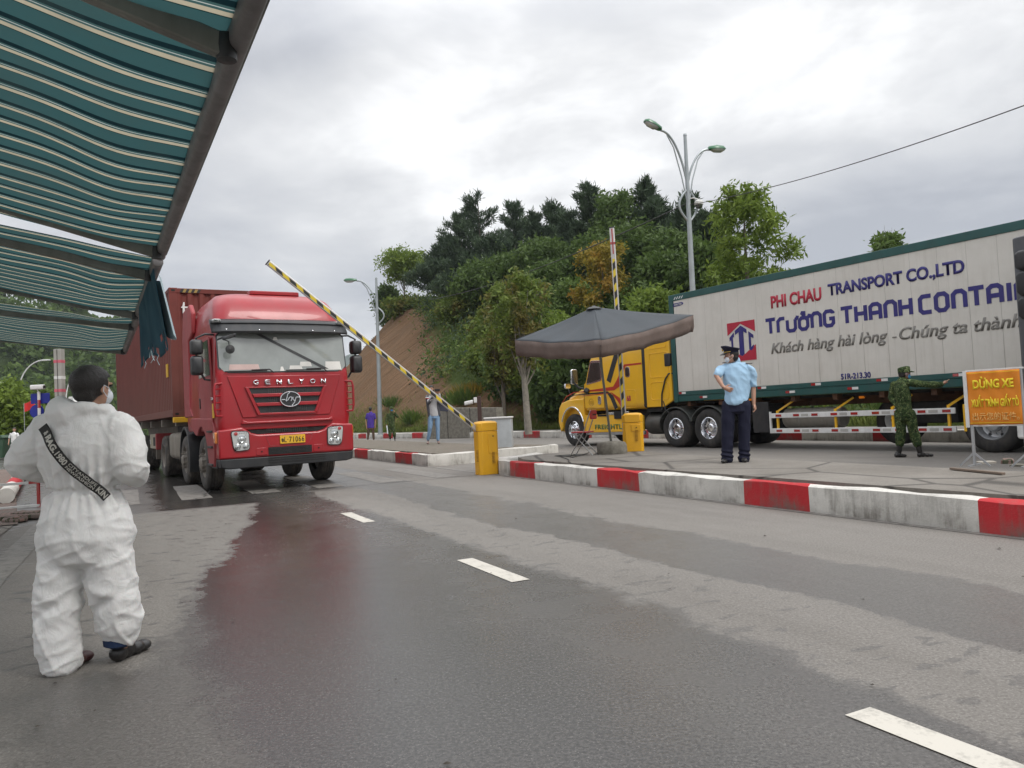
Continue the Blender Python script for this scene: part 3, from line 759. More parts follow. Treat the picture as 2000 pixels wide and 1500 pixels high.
for a, b in (((.66, .99), (.73, .81)), ((.73, .81), (1.44, .81)), ((1.44, .81), (1.52, .99)), ((1.52, .99), (.66, .99))): fr.bar((a[0], -1.56, a[1]), (b[0], -1.56, b[1]), .012, .008)
fr.build('plate_recess', M['reddust'], red)
# headlamps
for sx in (0, 1):
    xx = lambda x: x if not sx else 2 * XC - x
    q = [(.05, 1.115), (.365, 1.10), (.375, .76), (.13, .745), (.09, .80)]
    def rounded(pts, r=.045):
        o = []; n = len(pts)
        for i in range(n):
            p, a, b = Vector(pts[i]), Vector(pts[i - 1]), Vector(pts[(i + 1) % n])
            o += [tuple(p + (a - p).normalized() * r), tuple(p + ((a - p).normalized() + (b - p).normalized()) * r * .28), tuple(p + (b - p).normalized() * r)]
        return o
    Q = [(xx(x), z) for x, z in rounded(q)]; c = Vector((sum(p[0] for p in Q) / len(Q), sum(p[1] for p in Q) / len(Q)))
    lmp = MB().prism(Q, 'y', -1.585, -1.5).build('headlamp', M['black'], red, bevel=.008)
    Q2 = [tuple(c + (Vector(p) - c) * .93) for p in Q]
    MB().prism(Q2, 'y', -1.592, -1.55).build('lens', M['lens'], lmp, bevel=.004)
    for x, z, r in ((.235, .965, .075), (.165, .83, .05), (.3, .83, .05)):
        MB().lathe([(r, 0), (r, -.008), (r * .8, -.012), (r * .72, -.002), (r * .35, -.006), (r * .3, -.018), (0, -.02)], (xx(x), -1.592, z), 'y', 20).build('reflector', M['bulb'], lmp)
    MB().lathe([(.032, 0), (.032, -.01), (0, -.016)], (xx(.135), -1.592, 1.06), 'y', 14).build('turn_light', M['redlens'], lmp)
    mb = MB()
    for i in range(5): mb.lathe([(.01, 0), (.01, -.006), (0, -.008)], (xx(.2 + i * .03), -1.592, 1.075), 'y', 8)
    mb.build('led_strip', M['bulb'], lmp)
    MB().prism([(-1.45, .9), (-1.45, 1.1), (-1.25, 1.1), (-1.3, .92)], 'x', xx(-.19), xx(-.14)).build('indicator', M['orange'], red, bevel=.01)
    # corner grab frame with four rungs
    xo, xi = xx(-.17), xx(-.02)
    mb = MB(); lp_ = [(xi, -1.46, 1.38), (xo, -1.52, 1.39), (xo - (.02 if not sx else -.02), -1.53, 1.5), (xo - (.02 if not sx else -.02), -1.53, 1.86), (xo, -1.52, 1.95), (xi, -1.46, 1.97)]
    mb.tube(lp_, .022, 8)
    for z in (1.5, 1.62, 1.74, 1.86): mb.tube([(xo, -1.52, z), (xi, -1.44, z)], .012, 6)
    mb.build('grab_handle', M['redpaint'], red)
    # mirrors
    mx = xx(-.4)
    mb = MB()
    for z0, z1 in ((2.5, 2.77), (2.13, 2.48)):
        h_, zc = (z1 - z0), (z0 + z1) / 2
        mb.loft([[(mx + a * k, -1.22 + dy, zc + b * k) for a, b in rrect(.21, h_, .05, 4)] for dy, k in ((.16, .8), (.1, .97), (0, 1), (-.06, .9), (-.08, .7))])
    mr = mb.build('mirror', M['black'], red, smooth=60)
    mb = MB(); mb.tube([(xx(-.08), -1.2, 2.86), (xx(-.25), -1.2, 2.87), (mx, -1.18, 2.8), (mx, -1.15, 2.3), (xx(-.26), -1.1, 2.06), (xx(-.12), -1.1, 2.04)], .02, 8); mb.build('mirror_arm', M['black'], mr)
# near-side corner mirrors over the windscreen
mb = MB(); mb.tube([(-.1, -1.45, 2.74), (.05, -1.6, 2.8), (.12, -1.62, 2.78)], .016, 6)
mb.loft([[(.08 + a * k, -1.62 + dy, 2.78 + b * k + a * .3) for a, b in rrect(.24, .07, .03, 3)] for dy, k in ((.05, .7), (0, 1), (-.04, .6))])
mb.tube([(.0, -1.52, 2.74), (.07, -1.6, 2.7), (.08, -1.6, 2.6)], .01, 6)
mb.lathe([(.02, .03), (.075, .01), (.08, -.005), (0, -.02)], (.09, -1.6, 2.56), 'y', 18); mb.build('front_mirror', M['black'], red)
# doors, windows and steps
for sx in (-1, 1):
    x0 = XC + sx * 1.222; dusty = M['reddust'] if sx < 0 else M['redpaint']
    d = MB().prism([(-1.16, 1.28), (-1.16, 2.1), (-1.02, 2.84), (.1, 2.86), (.12, 1.45), (-.1, 1.3)], 'x', x0 - .02, x0 + .012 * 1).build('door', dusty, red, bevel=.01)
    d.location.x = sx * .004
    MB().prism([(-1.1, 2.12), (-.98, 2.8), (.02, 2.8), (.02, 2.12)], 'x', x0 - .01, x0 + (.02 if sx > 0 else -.0) + .0).build('window', M['sideglass'], d)
    wnd = MB().prism([(-1.08, 2.14), (-.97, 2.79), (.0, 2.79), (.0, 2.14)], 'x', x0 + sx * .0, x0 + sx * .03); wnd.build('door_glass', M['sideglass'], d)
    hd = MB().loft([[(x0 + sx * dz, -.02 + a, 1.66 + b) for a, b in rrect(.07, .2, .03, 3)] for dz in (0, .035)]); hd.build('door_handle', M['black'], d)
    # panel above the front wheel and step well
    mb = MB(); arch = [(.55 + .62 * math.cos(R(a)) - .55, .62 + .62 * math.sin(R(a))) for a in range(150, 20, -13)]
    pl_ = [(-1.1, 1.36), (1.1, 1.4), (1.1, 1.2), (.62, 1.05)] + [(.64 * math.cos(R(a)), .55 + .66 * math.sin(R(a))) for a in range(48, 176, 12)] + [(-.72, .48), (-1.2, .48), (-1.3, 1.1)]
    mb.prism(pl_, 'x', x0 - (.12 if sx > 0 else -.0) - (.0 if sx > 0 else .03), x0 + (.03 if sx > 0 else .12)); mb.build('wheel_arch', dusty, red, bevel=.02)
    mb = MB()
    for z in (.5, .82, 1.1): mb.box(x0 - .06, x0 + .06, -1.15, -.72, z, z + .04)
    mb.build('step', M['black'], red, bevel=.008)
MB().box(-.165, -.15, -1.28, -1.08, 1.36, 1.62).build('warning_label', M['yplate'], red, bevel=.003)
text('lettering', '350', M['chrome'], red, (-.168, -1.08, 1.68), (0, -1, 0), (0, 0, 1), .2, .05, bold=.01, ext=.006)
# underbody
mb = MB(); mb.box(.35, .45, -1.1, 6.6, .72, .98); mb.box(1.72, 1.82, -1.1, 6.6, .72, .98); mb.box(.2, 2., -1.1, 1.6, .95, 1.15); mb.box(.3, 1.85, -1.2, -.2, .5, .95)
for y in (0, 2.19, 5.5): mb.tube([(.2, y, .52), (1.95, y, .52)], .09, 8)
mb.box(.3, 1.85, 5.0, 6.2, .98, 1.3); mb.build('chassis', M['darkgap'], red, bevel=.01)
for sx in (-1, 1):
    mb = MB()
    for yc in (2.19,):
        x0, x1 = XC + sx * 1.23, XC + sx * .9
        pts = [(yc + .66 * math.cos(R(a)), .52 + .72 * math.sin(R(a))) for a in range(200, -5, -12)]
        inn = [(yc + .60 * math.cos(R(a)), .52 + .66 * math.sin(R(a))) for a in range(-4, 201, 12)]
        mb.prism(pts + inn, 'x', min(x0, x1), max(x0, x1))
    mb.build('mudguard', M['black'], red, bevel=.01)
for sx in (-1, 1):
    wheel(red, (XC + sx * 1.21, 0, .52), sx, style='front', tyre=M['tyre_dusty']); wheel(red, (XC + sx * 1.21, 2.19, .52), sx, style='front', tyre=M['tyre_dusty'])
    wheel(red, (XC + sx * 1.21, 5.5, .52), sx, style='rear', w_=.56, tyre=M['tyre_dusty'])
    tk = MB()
    x0 = XC + sx * .95
    tk.loft([[(x0 + a * k, y, .8 + b * k) for a, b in rrect(.5, .62, .12, 4)] for y, k in ((3.05, .9), (3.1, 1), (3.55, 1), (3.58, 1.03), (3.64, 1.03), (3.67, 1), (4.1, 1), (4.13, 1.03), (4.19, 1.03), (4.22, 1), (4.6, 1), (4.66, .9))])
    tk.build('fuel_tank', pm('dusty_tank', (.22, .2, .165), .65, .3, dirt=.5, dcol=(.27, .24, .2)), red)

# ---- semi-trailer under the container
trl = thing('container_trailer', 'skeletal semi-trailer under the long red container, grey tool boxes on its side', 'trailer', RO, RZ)
TX = .95
mb = MB()
for x in (.55, 1.25): mb.box(x, x + .12, 4.2, 14.8, 1.02, 1.36)
for y in (2.9, 5.2, 7.4, 9.6, 12, 14.7): mb.box(-.2, 2.1, y, y + .14, 1.26, 1.44)
for y in np.arange(4.4, 14.6, .85): mb.box(.55, 1.37, y, y + .08, 1.1, 1.3)
mb.build('frame', M['dirtysteel'], trl, bevel=.008)
mb = MB(); mb.box(-.27, .35, 2.72, 2.88, 1.34, 1.46); mb.box(1.5, 2.17, 2.72, 2.88, 1.34, 1.46); mb.build('front_bolster', M['yplate'], trl, bevel=.008)
for x in (-.0, 1.6):
    tb = MB(); tb.box(x - .1, x + .38, 7.25, 8.6, .68, 1.08); b_ = tb.build('tool_box', pm('tool_box_grey', (.3, .27, .2), .7, dirt=.5), trl, bevel=.015)
    MB().box(x - .12, x + .4, 7.12, 7.25, .66, 1.1).build('box_end', M['reddust'], b_, bevel=.02)
    MB().box(x - .106, x - .1, 7.45, 7.85, .76, 1.0).build('box_opening', M['darkgap'], b_)
for x in (.15, 1.75):
    MB().bar((x, 8.9, 1.1), (x, 8.9, .35), .12, .12).build('landing_leg', M['dirtysteel'], trl)
for y in (10.2, 11.5, 12.8):
    for sx in (-1, 1): wheel(trl, (TX + sx * 1.2, y, .52), sx, style='rear', w_=.56, tyre=M['tyre_dusty'])
    MB().tube([(-.1, y, .52), (2, y, .52)], .08, 8).build('axle', M['darkgap'], trl)
text('registration_lettering', '鲁L', M['white'], trl, (-.115, 8.5, .8), (0, -1, 0), (0, 0, 1), .2, .14, ext=.004)

# ---- the container
cont = thing('shipping_container', 'long dull-red corrugated shipping container riding behind the red cab', 'container', RO, RZ)
t_ = NT('container_red'); n = t_.noise(1.3, 6, .65); sp = t_.N.new("ShaderNodeSeparateXYZ"); t_.L.new(t_.tc.outputs['Object'], sp.inputs[0])
dr = t_.noise(3, 7, .75, stretch=(3, 3, .15))
c = t_.mix(t_.rng(n, .3, .7), (.12, .026, .02), (.165, .038, .03))
c = t_.mix(t_.math('MULTIPLY', t_.rng(sp.outputs[2], 3.6, 1.6), .42), c, (.15, .085, .065))
c = t_.mix(t_.rng(dr, .55, .75, 0, .5), c, (.07, .03, .02))
M['cont'] = t_.set(col=c, rough=.62, spec=.3)
C0, C1, CY0, CY1, CZ0, CZ1 = -.27, 2.17, 2.8, 16.8, 1.475, 4.37
mb = MB()
def corr(a, b, pitch=.278, dep=.036):
    k = []; x = a
    while x < b - .02:
        for dx, d in ((0, 0), (.068, 0), (.136, dep), (.208, dep)):
            if x + dx < b: k.append((x + dx, d))
        x += pitch
    k.append((b, 0)); return k
for xs, sgn in ((C0 + .012, 1), (C1 - .012, -1)):
    k = corr(CY0 + .15, CY1 - .12); mb.loft([[(xs + sgn * d, y, CZ0 + .15) for y, d in k], [(xs + sgn * d, y, CZ1 - .08) for y, d in k]], closed=False)
k = corr(C0 + .15, C1 - .14, .25, .045)
mb.loft([[(x, CY0 + .012 + d, CZ0 + .15) for x, d in k], [(x, CY0 + .012 + d, CZ1 - .1) for x, d in k]], closed=False)
mb.box(C0 + .05, C1 - .05, CY0 + .1, CY1 - .05, CZ1 - .06, CZ1 - .03); mb.box(C0 + .05, C1 - .05, CY1 - .1, CY1 - .02, CZ0 + .05, CZ1 - .05)
mb.box(C0 + .06, C1 - .06, CY0 + .1, CY1 - .1, CZ0 + .03, CZ0 + .1)
mb.build('corrugated_wall', M['cont'], cont, smooth=0)
mb = MB()
for x in (C0, C1 - .16):
    for y in (CY0, CY1 - .16): mb.box(x, x + .16, y, y + .16, CZ0 + .11, CZ1 - .11)
for x in (C0 + .002, C1 - .062):
    mb.box(x, x + .06, CY0 + .16, CY1 - .16, CZ0, CZ0 + .16); mb.box(x, x + .06, CY0 + .16, CY1 - .16, CZ1 - .08, CZ1)
for y in (CY0 + .002, CY1 - .062): mb.box(C0 + .16, C1 - .16, y, y + .06, CZ0, CZ0 + .15); mb.box(C0 + .16, C1 - .16, y, y + .06, CZ1 - .11, CZ1 - .005)
mb.build('corner_frame', M['cont'], cont, bevel=.006)
for x in (C0 - .003, C1 - .175):
    for y in (CY0 - .003, CY1 - .175):
        for z in (CZ0 - .003, CZ1 - .115):
            cc = MB().box(x, x + .178, y, y + .178, z, z + .118).build('corner_casting', M['cont'], cont, bevel=.01)
            h = MB(); h.loft([[(x + .09 + a, y - .002 + dy, z + .06 + b) for a, b in rrect(.08, .05, .02, 3)] for dy in (0, .01)]); h.loft([[(x - .002 + dx, y + .09 + a, z + .06 + b) for a, b in rrect(.08, .05, .02, 3)] for dx in (0, .01)]); h.build('casting_hole', M['darkgap'], cc)
mb = MB(); nb = MB()
for i in range(7):
    x = C0 + .22 + i * .06; (mb if i % 2 else nb).add([(x, CY0 - .004, CZ1 - .1), (x + .06, CY0 - .004, CZ1 - .1), (x + .1, CY0 - .004, CZ1 - .02), (x + .04, CY0 - .004, CZ1 - .02)], [(0, 1, 2, 3)])
    x = C1 - .2 - .45 + i * .06; (mb if i % 2 else nb).add([(x, CY0 - .004, CZ1 - .1), (x + .06, CY0 - .004, CZ1 - .1), (x + .02, CY0 - .004, CZ1 - .02), (x - .04, CY0 - .004, CZ1 - .02)], [(0, 1, 2, 3)])
mb.build('hazard_stripe', pm('worn_yellow', (.3, .2, .05), .6, dirt=.5), cont, smooth=0); nb.build('hazard_stripe', M['ink'], cont, smooth=0)
MB().prism([(-.03 + x * .16, 3.72 + z * .33) for x, z in ((.02, .66), (.2, .72), (.34, 1), (.5, 1), (.5, .7), (.9, .7), (.9, .6), (.5, .6), (.5, .22), (.58, .12), (.74, .12), (.88, .2), (.86, .08), (.66, 0), (.42, 0), (.24, .1), (.22, .2), (.22, .6), (.02, .6))], 'y', CY0 - .006, CY0 + .004).build('lettering', M['white'], cont, smooth=0)
for (y0, z0, y1, z1) in ((3.35, 2.4, 3.62, 2.7),):
    MB().box(C0 - .006, C0 + .01, y0, y1, z0, z1).build('sticker', M['yplate'], cont)
# ================================================================ yellow lorry with the white box container
YO = Vector((4.43, 21.13, 0)); YZ = math.atan2(-.838, .545)
M['yellow'] = pm('yellow_lorry_paint', (.82, .455, .016), .32, var=.07, scale=1.1, coat=.5, dirt=.14, dcol=(.3, .2, .08))
M['green'] = pm('dark_green_paint', (.012, .075, .068), .45, var=.15, dirt=.2, dcol=(.08, .09, .08))
M['redstripe'] = pm('red_stripe', (.42, .03, .012), .4)
M['greenink'] = pm('green_lettering', (.01, .14, .05), .5)
M['crimson'] = pm('crimson_lettering', (.42, .015, .04), .5)
M['navy'] = pm('navy_lettering', (.022, .018, .16), .5, dirt=.12)
M['greyink'] = pm('grey_lettering', (.2, .19, .17), .6)
ylw = thing('lorry_tractor', 'yellow long-nosed sleeper lorry tractor with red and black side stripes', 'lorry', YO, YZ)
def sec(s, hw, zb, zt, r=.14, n=5, yc=1.21): return [(s, y, z) for y, z in rrect(2 * hw, zt - zb, min(r, hw * .9, (zt - zb) * .45), n, yc, (zb + zt) / 2)]
mb = MB(); mb.loft([sec(s, hw, zb, zt, r) for s, hw, zb, zt, r in ((-5.42, .72, .62, 1.12, .12), (-5.36, .86, .58, 1.3, .18), (-5.2, .98, .58, 1.5, .2), (-4.97, 1.03, .6, 1.66, .2), (-4.54, 1.07, .7, 1.79, .2), (-4.02, 1.1, .8, 1.91, .18))])
mb.build('bonnet', M['yellow'], ylw, smooth=50)
mb = MB(); mb.loft([sec(s, hw, 1.1, zt, r) for s, hw, zt, r in ((-4.06, 1.12, 1.9, .12), (-3.92, 1.17, 2.0, .12), (-3.88, 1.19, 2.06, .1), (-3.72, 1.2, 2.45, .12), (-3.57, 1.2, 2.8, .14), (-3.45, 1.205, 3.0, .18), (-3.1, 1.21, 3.2, .2), (-2.5, 1.21, 3.42, .2), (-1.8, 1.21, 3.6, .2), (-1.21, 1.21, 3.7, .2))])
mb.build('cab_shell', M['yellow'], ylw, smooth=50)
mb = MB(); mb.loft([sec(s, 1.2, 1.12, zt, .1) for s, zt in ((-1.22, 3.68), (-1.1, 3.7))]); mb.build('sleeper_gasket', M['black'], ylw)
for y0, y1 in ((.012, .09), (2.33, 2.41)):
    MB().prism([(-1.11, 1.14), (-1.1, 3.7), (-.12, 3.72), (-.06, 1.3), (-.4, 1.14)], 'y', y0, y1).build('side_fairing', M['yellow'], ylw, bevel=.02)
for a, b, c, d in ((-.9, -.16, 1.98, 2.66), (-.9, -.2, 1.35, 1.84), (-.95, -.2, 2.8, 3.1)):
    q = rrect(b - a, d - c, .07, 3, (a + b) / 2, (c + d) / 2)
    MB().tube([(x, .01, z) for x, z in q] + [(q[0][0], .01, q[0][1])], .012, 6).build('fairing_panel_line', M['yellow'], ylw)
# front wheel fenders and skirts
arch = [(-4.62 + .56 * math.cos(R(a)), .56 + .66 * math.sin(R(a))) for a in range(-8, 190, 11)]
fp_ = [(-5.30, .46), (-5.4, .8), (-5.38, 1.02), (-5.33, 1.26), (-5.18, 1.42), (-4.8, 1.5), (-4.0, 1.52), (-4.0, .46)] + arch[:]
for y0, y1 in ((0, .34), (2.08, 2.42)):
    MB().prism(fp_, 'y', y0, y1).build('fender', M['yellow'], ylw, bevel=.035, seg=3)
MB().box(-5.41, -5.2, .2, 2.22, .42, .95).build('front_bumper', M['yellow'], ylw, bevel=.05, seg=3)
for z in (.7, .8, .9, 1.0, 1.1): pass
MB().box(-5.46, -5.38, .5, 1.92, .66, 1.1).build('grille', M['chrome'], ylw, bevel=.02)
for y in (.16, 2.26):
    MB().loft([[(x_, y + a * k, 1.12 + b * k) for a, b in rrect(.22, .24, .05, 3)] for x_, k in ((-5.3, 1.1), (-5.39, 1), (-5.41, .8))]).build('headlamp', M['lens'], ylw, bevel=.01)
mb = MB(); q = [(-4.62 + .6 * math.cos(R(a)), .57 + .7 * math.sin(R(a))) for a in range(18, 172, 11)]
mb.tube([(x, -.01, z) for x, z in q] + [], .022, 6); mb.build('arch_trim', M['chrome'], ylw)
MB().prism([(-4.02, .98), (-2.7, 1.0), (-2.55, .92), (-1.32, .92), (-1.32, .46), (-4.0, .42)], 'y', .02, .1).build('side_skirt', M['yellow'], ylw, bevel=.02)
MB().prism([(-4.0, .36), (-1.3, .36), (-1.3, .47), (-4.0, .43)], 'y', .03, .12).build('lower_trim', M['steel'], ylw, bevel=.01)
MB().box(-2.9, -1.9, -.0, .12, .97, 1.05).build('step', M['chrome'], ylw, bevel=.01)
mb = MB(); mb.box(-3.35, -2.85, -.003, .03, .93, .99); mb.box(-2.55, -2.2, -.01, .1, .84, 1.06); mb.build('fuel_filler_recess', M['darkgap'], ylw, bevel=.01)
text('lettering', 'FREIGHTLINER', M['greenink'], ylw, (-3.5, .014, .53), (1, 0, 0), (0, 0, 1), 1.9, .15, bold=.022, ext=.008, space=1.1)
# door outline, glass, trim
F = .001
def side_poly(name, pts, mat, y=-.0, t=.012, bev=0, par=None): return MB().prism(pts, 'y', y - t, y + .02).build(name, mat, par or ylw, bevel=bev)
door = side_poly('door', [(-3.93, 1.2), (-3.93, 1.96), (-3.78, 2.05), (-3.56, 2.7), (-3.02, 2.7), (-2.98, 2.0), (-2.98, 1.2)], M['yellow'], 0, .004, .004)
def rnd(pts, r=.06):
    o = []; n = len(pts)
    for i in range(n):
        p, a, b = Vector(pts[i]), Vector(pts[i - 1]), Vector(pts[(i + 1) % n])
        o += [tuple(p + (a - p).normalized() * r), tuple(p + ((a - p).normalized() + (b - p).normalized()) * r * .28), tuple(p + (b - p).normalized() * r)]
    return o
side_poly('window_trim', rnd([(-3.82, 1.93), (-3.55, 2.69), (-3.01, 2.66), (-3.04, 2.03)], .07), M['chrome'], 0, .012, .004, door)
side_poly('door_glass', rnd([(-3.75, 1.98), (-3.52, 2.62), (-3.07, 2.6), (-3.1, 2.07)], .06), M['sideglass'], 0, .018, .003, door)
side_poly('door_vent', rnd([(-3.27, 1.3), (-3.27, 1.56), (-3.11, 1.56), (-3.11, 1.3)], .05), M['chrome'], 0, .02, .006, door)
side_poly('sleeper_window_trim', rnd([(-1.95, 2.06), (-1.95, 2.37), (-1.74, 2.37), (-1.74, 2.06)], .06), M['chrome'], 0, .01, .004)
side_poly('sleeper_window', rnd([(-1.92, 2.09), (-1.92, 2.34), (-1.77, 2.34), (-1.77, 2.09)], .05), M['sideglass'], 0, .016, .003)
mb = MB()
for q in ([(-3.93, 1.2), (-3.93, 1.95)], [(-2.97, 1.2), (-2.97, 2.75)]): mb.bar((q[0][0], -.005, q[0][1]), (q[1][0], -.005, q[1][1]), .01, .01)
mb.build('door_seam', M['darkgap'], ylw)
q = rrect(.62, .52, .07, 3, -1.85, 1.42); MB().tube([(x, .0, z) for x, z in q] + [(q[0][0], .0, q[0][1])], .008, 6).build('locker_outline', M['yellow'], ylw)
MB().prism([(-3.88, 2.1), (-3.72, 2.5), (-3.56, 2.84), (-3.5, 2.8), (-3.63, 2.5), (-3.78, 2.08)], 'y', .16, 2.26).build('windscreen', M['sideglass'], ylw, bevel=.01).location = (-.075, 0, .0)
MB().loft([[(x_, y, z_) for y in (.1, 2.3) for z_ in ()] for x_ in ()] or [[(-3.75, .1, 2.86), (-3.75, 2.3, 2.86), (-3.75, 2.3, 2.9), (-3.75, .1, 2.9)], [(-3.4, .05, 3.04), (-3.4, 2.35, 3.04), (-3.4, 2.35, 3.08), (-3.4, .05, 3.08)]]).build('sun_visor', M['yellow'], ylw, bevel=.01)
# stripes
def band(name, pts, w_, mat, y=-.004):
    mb = MB(); P = [Vector(p) for p in pts]; L_, R_ = [], []
    for i, p in enumerate(P):
        a = P[i] - P[i - 1] if i else P[1] - P[0]; b = P[i + 1] - P[i] if i < len(P) - 1 else a
        m = Vector((-a.y, a.x)).normalized(); m2 = Vector((-b.y, b.x)).normalized(); q = (m + m2).normalized(); q /= max(.5, q.dot(m))
        ww = w_[i] if isinstance(w_, (list, tuple)) else w_
        L_.append(p + q * ww / 2); R_.append(p - q * ww / 2)
    k = len(P); mb.add([(p.x, y, p.y) for p in L_] + [(p.x, y, p.y) for p in R_], [(i, i + 1, k + i + 1, k + i) for i in range(k - 1)])
    o = mb.build(name, mat, ylw, smooth=0, fix=False); o.modifiers.new('t', 'SOLIDIFY').thickness = .002; return o
band('stripe', [(-1.22, 2.42), (-1.95, 2.42), (-2.28, 1.9), (-2.5, 1.76), (-4.02, 1.74)], [.05, .06, .22, .12, .03], M['redstripe'])
band('stripe', [(-2.28, 2.8), (-2.72, 1.98)], [.2, .2], M['black'])
band('stripe', [(-4.02, 1.655), (-2.8, 1.66), (-2.6, 1.5), (-2.42, 1.15)], [.04, .06, .16, .16], M['black'])
band('stripe', [(-4.02, 1.6), (-2.6, 1.63), (-2.3, 1.42), (-2.08, 1.15)], [.02, .03, .13, .14], M['redstripe'])
band('stripe', [(-5.25, 1.42), (-5.0, 1.62), (-4.6, 1.735), (-4.04, 1.74)], [.015, .03, .03, .03], M['redstripe'], .1).location.y = -.02
band('stripe', [(-5.15, 1.4), (-4.95, 1.54), (-4.6, 1.65), (-4.04, 1.66)], [.01, .025, .03, .035], M['black'], .1).location.y = -.01
band('stripe', [(-3.3, 2.78), (-2.3, 2.82), (-1.22, 2.86)], .025, M['black'])
text('lettering', '51R-403.33', M['greenink'], ylw, (-2.32, -.004, 2.88), (1, 0, .06), (0, 0, 1), .92, .15, bold=.02, ext=.006)
text('lettering', '68', M['crimson'], ylw, (-1.93, -.004, 1.35), (1, 0, 0), (0, 0, 1), .17, .17, bold=.03, ext=.006)
# faint round crest on the door: ring and three small bars
mb = MB(); mb.tube([(-3.6 + .11 * math.cos(a), -.008, 1.38 + .11 * math.sin(a)) for a in [2 * math.pi * k / 24 for k in range(25)]], .006, 5)
for i in range(5): mb.bar((-3.66 + i * .03, -.006, 1.31), (-3.66 + i * .03, -.006, 1.43), .01, .004)
for i in range(3): mb.bar((-3.72, -.006, 1.22 - i * .03), (-3.48, -.006, 1.22 - i * .03), .012, .004)
mb.build('crest', pm('gold_crest', (.36, .2, .02), .5), door)
# mirrors
mb = MB(); mb.loft([[(-4.16 + dx, -.22 + a, 2.22 + b) for a, b in rrect(.24 - k, .48 - k, .05, 3)] for dx, k in ((-.05, .03), (0, 0), (.05, .0))])
mr = mb.build('mirror', M['chrome'], ylw, bevel=.01)
MB().loft([[(-4.105 + dx, -.22 + a, 2.22 + b) for a, b in rrect(.2, .43, .04, 3)] for dx in (0, .02)]).build('mirror_glass', M['sideglass'], mr)
mb = MB(); mb.tube([(-3.95, .0, 1.82), (-4.05, -.15, 1.88), (-4.1, -.22, 2.0)], .035, 8); mb.tube([(-3.7, 0, 1.72), (-3.82, -.05, 1.78)], .09, 8); mb.build('mirror_arm', M['black'], mr)
mb = MB(); mb.loft([[(-5.04 + dx, .16 + a, 1.97 + b) for a, b in rrect(.2 - k, .16 - k, .04, 3)] for dx, k in ((-.05, .06), (-.02, 0), (.06, 0))])
m2 = mb.build('bonnet_mirror', M['chrome'], ylw); MB().tube([(-5.0, .16, 1.9), (-4.92, .2, 1.66), (-4.85, .3, 1.6)], .015, 6).build('mirror_stalk', M['black'], m2)
MB().tube([(-3.25, .05, 3.18), (-3.25, .05, 3.36)], .012, 6).build('antenna', M['black'], ylw)
# underbody, tank and wheels
mb = MB(); mb.box(-5.2, 2.2, .7, .82, .62, .92); mb.box(-5.2, 2.2, 1.6, 1.72, .62, .92); mb.box(-5.0, -1.3, .3, 2.1, .5, 1.1)
for s in (-4.62, -.02, 1.17): mb.tube([(s, .3, .52), (s, 2.1, .52)], .09, 8)
mb.box(-1.2, -.62, .1, .3, 1.0, 1.12); mb.box(-.5, .9, .6, 1.9, .95, 1.18); mb.build('chassis', M['darkgap'], ylw, bevel=.01)
for y in (.32, 2.1): MB().lathe([(.0, -1.28), (.27, -1.27), (.3, -1.22), (.3, -.72), (.27, -.67), (0, -.66)], (0, y, .66), 'x', 28).build('fuel_tank', pm('tank_dark', (.07, .068, .06), .45, .5, dirt=.4), ylw)
for sy, y in ((-1, .03), (1, 2.39)):
    wheel(ylw, (-4.62, y, .52), sy, 'y', style='front', rim=M['chrome'])
    for s in (-.02, 1.17): wheel(ylw, (s, y, .52), sy, 'y', w_=.56, style='rear', rim=M['chrome'])
mb = MB()
for yc in (.0, 1.95):
    for s in (-.02, 1.17):
        pts = [(s + .66 * math.cos(R(a)), .5 + .62 * math.sin(R(a))) for a in range(150, 14, -10)]; inn = [(s + .63 * math.cos(R(a)), .5 + .59 * math.sin(R(a))) for a in range(20, 151, 10)]
        mb.prism(pts + inn, 'y', yc, yc + .45)
    mb.box(.52, .62, yc, yc + .45, .72, .8)
mb.build('mudguard', pm('mudguard_grey', (.05, .055, .05), .5, dirt=.3), ylw, bevel=.006)
mb = MB()
for i, (a, b) in enumerate(((.35, .7), (.45, 1.0), (.5, 1.3))):
    mb.tube([(-.95 + i * .06, a, 1.9 - i * .1), (-.6, a + .1, 1.35), (-.3, b, 1.45), (-.02, b, 1.75)], .018, 6)
mb.tube([(-.5, .01, 1.05), (-.45, -.01, 1.5), (-.28, -.02, 1.9), (-.15, .0, 2.05), (-.02, .1, 2.05)], .022, 6)
mb.tube([(-.42, .0, 1.3), (-.35, -.01, 1.05), (-.2, 0, .95)], .012, 6)
mb.build('air_hose', M['black'], ylw)
MB().box(-.3, -.08, -.01, .1, 2.25, 2.62).build('side_lamp_box', M['black'], ylw, bevel=.03)

# ---- white box container
wc = thing('box_container', 'white box container with dark green frame and large navy and crimson lettering', 'container', YO, YZ)
t_ = NT('white_panel'); n = t_.noise(1.2, 6, .65); sp = t_.N.new("ShaderNodeSeparateXYZ"); t_.L.new(t_.tc.outputs['Object'], sp.inputs[0])
dr = t_.noise(4, 7, .75, stretch=(3, 3, .12))
c = t_.mix(t_.rng(n, .3, .7), (.58, .555, .5), (.68, .655, .6)); c = t_.mix(t_.rng(dr, .52, .78, 0, .4), c, (.38, .35, .3)); c = t_.mix(t_.rng(sp.outputs[2], 2.0, 1.5, 0, .14), c, (.4, .36, .28))
fx = t_.math('FRACT', t_.math('MULTIPLY', sp.outputs[0], 9.0)); t_.bump(t_.rng(t_.math('ABSOLUTE', t_.math('SUBTRACT', fx, .5)), .36, .46), .25, .004)
M['panel'] = t_.set(col=c, rough=.5, spec=.3)
TL = 12.4
mb = MB(); s = .17; n_p = 22; pw = (TL - .17 - .1) / n_p
for i in range(n_p): mb.box(s + .003, s + pw - .003, .018, .06, 1.53, 4.02); s += pw
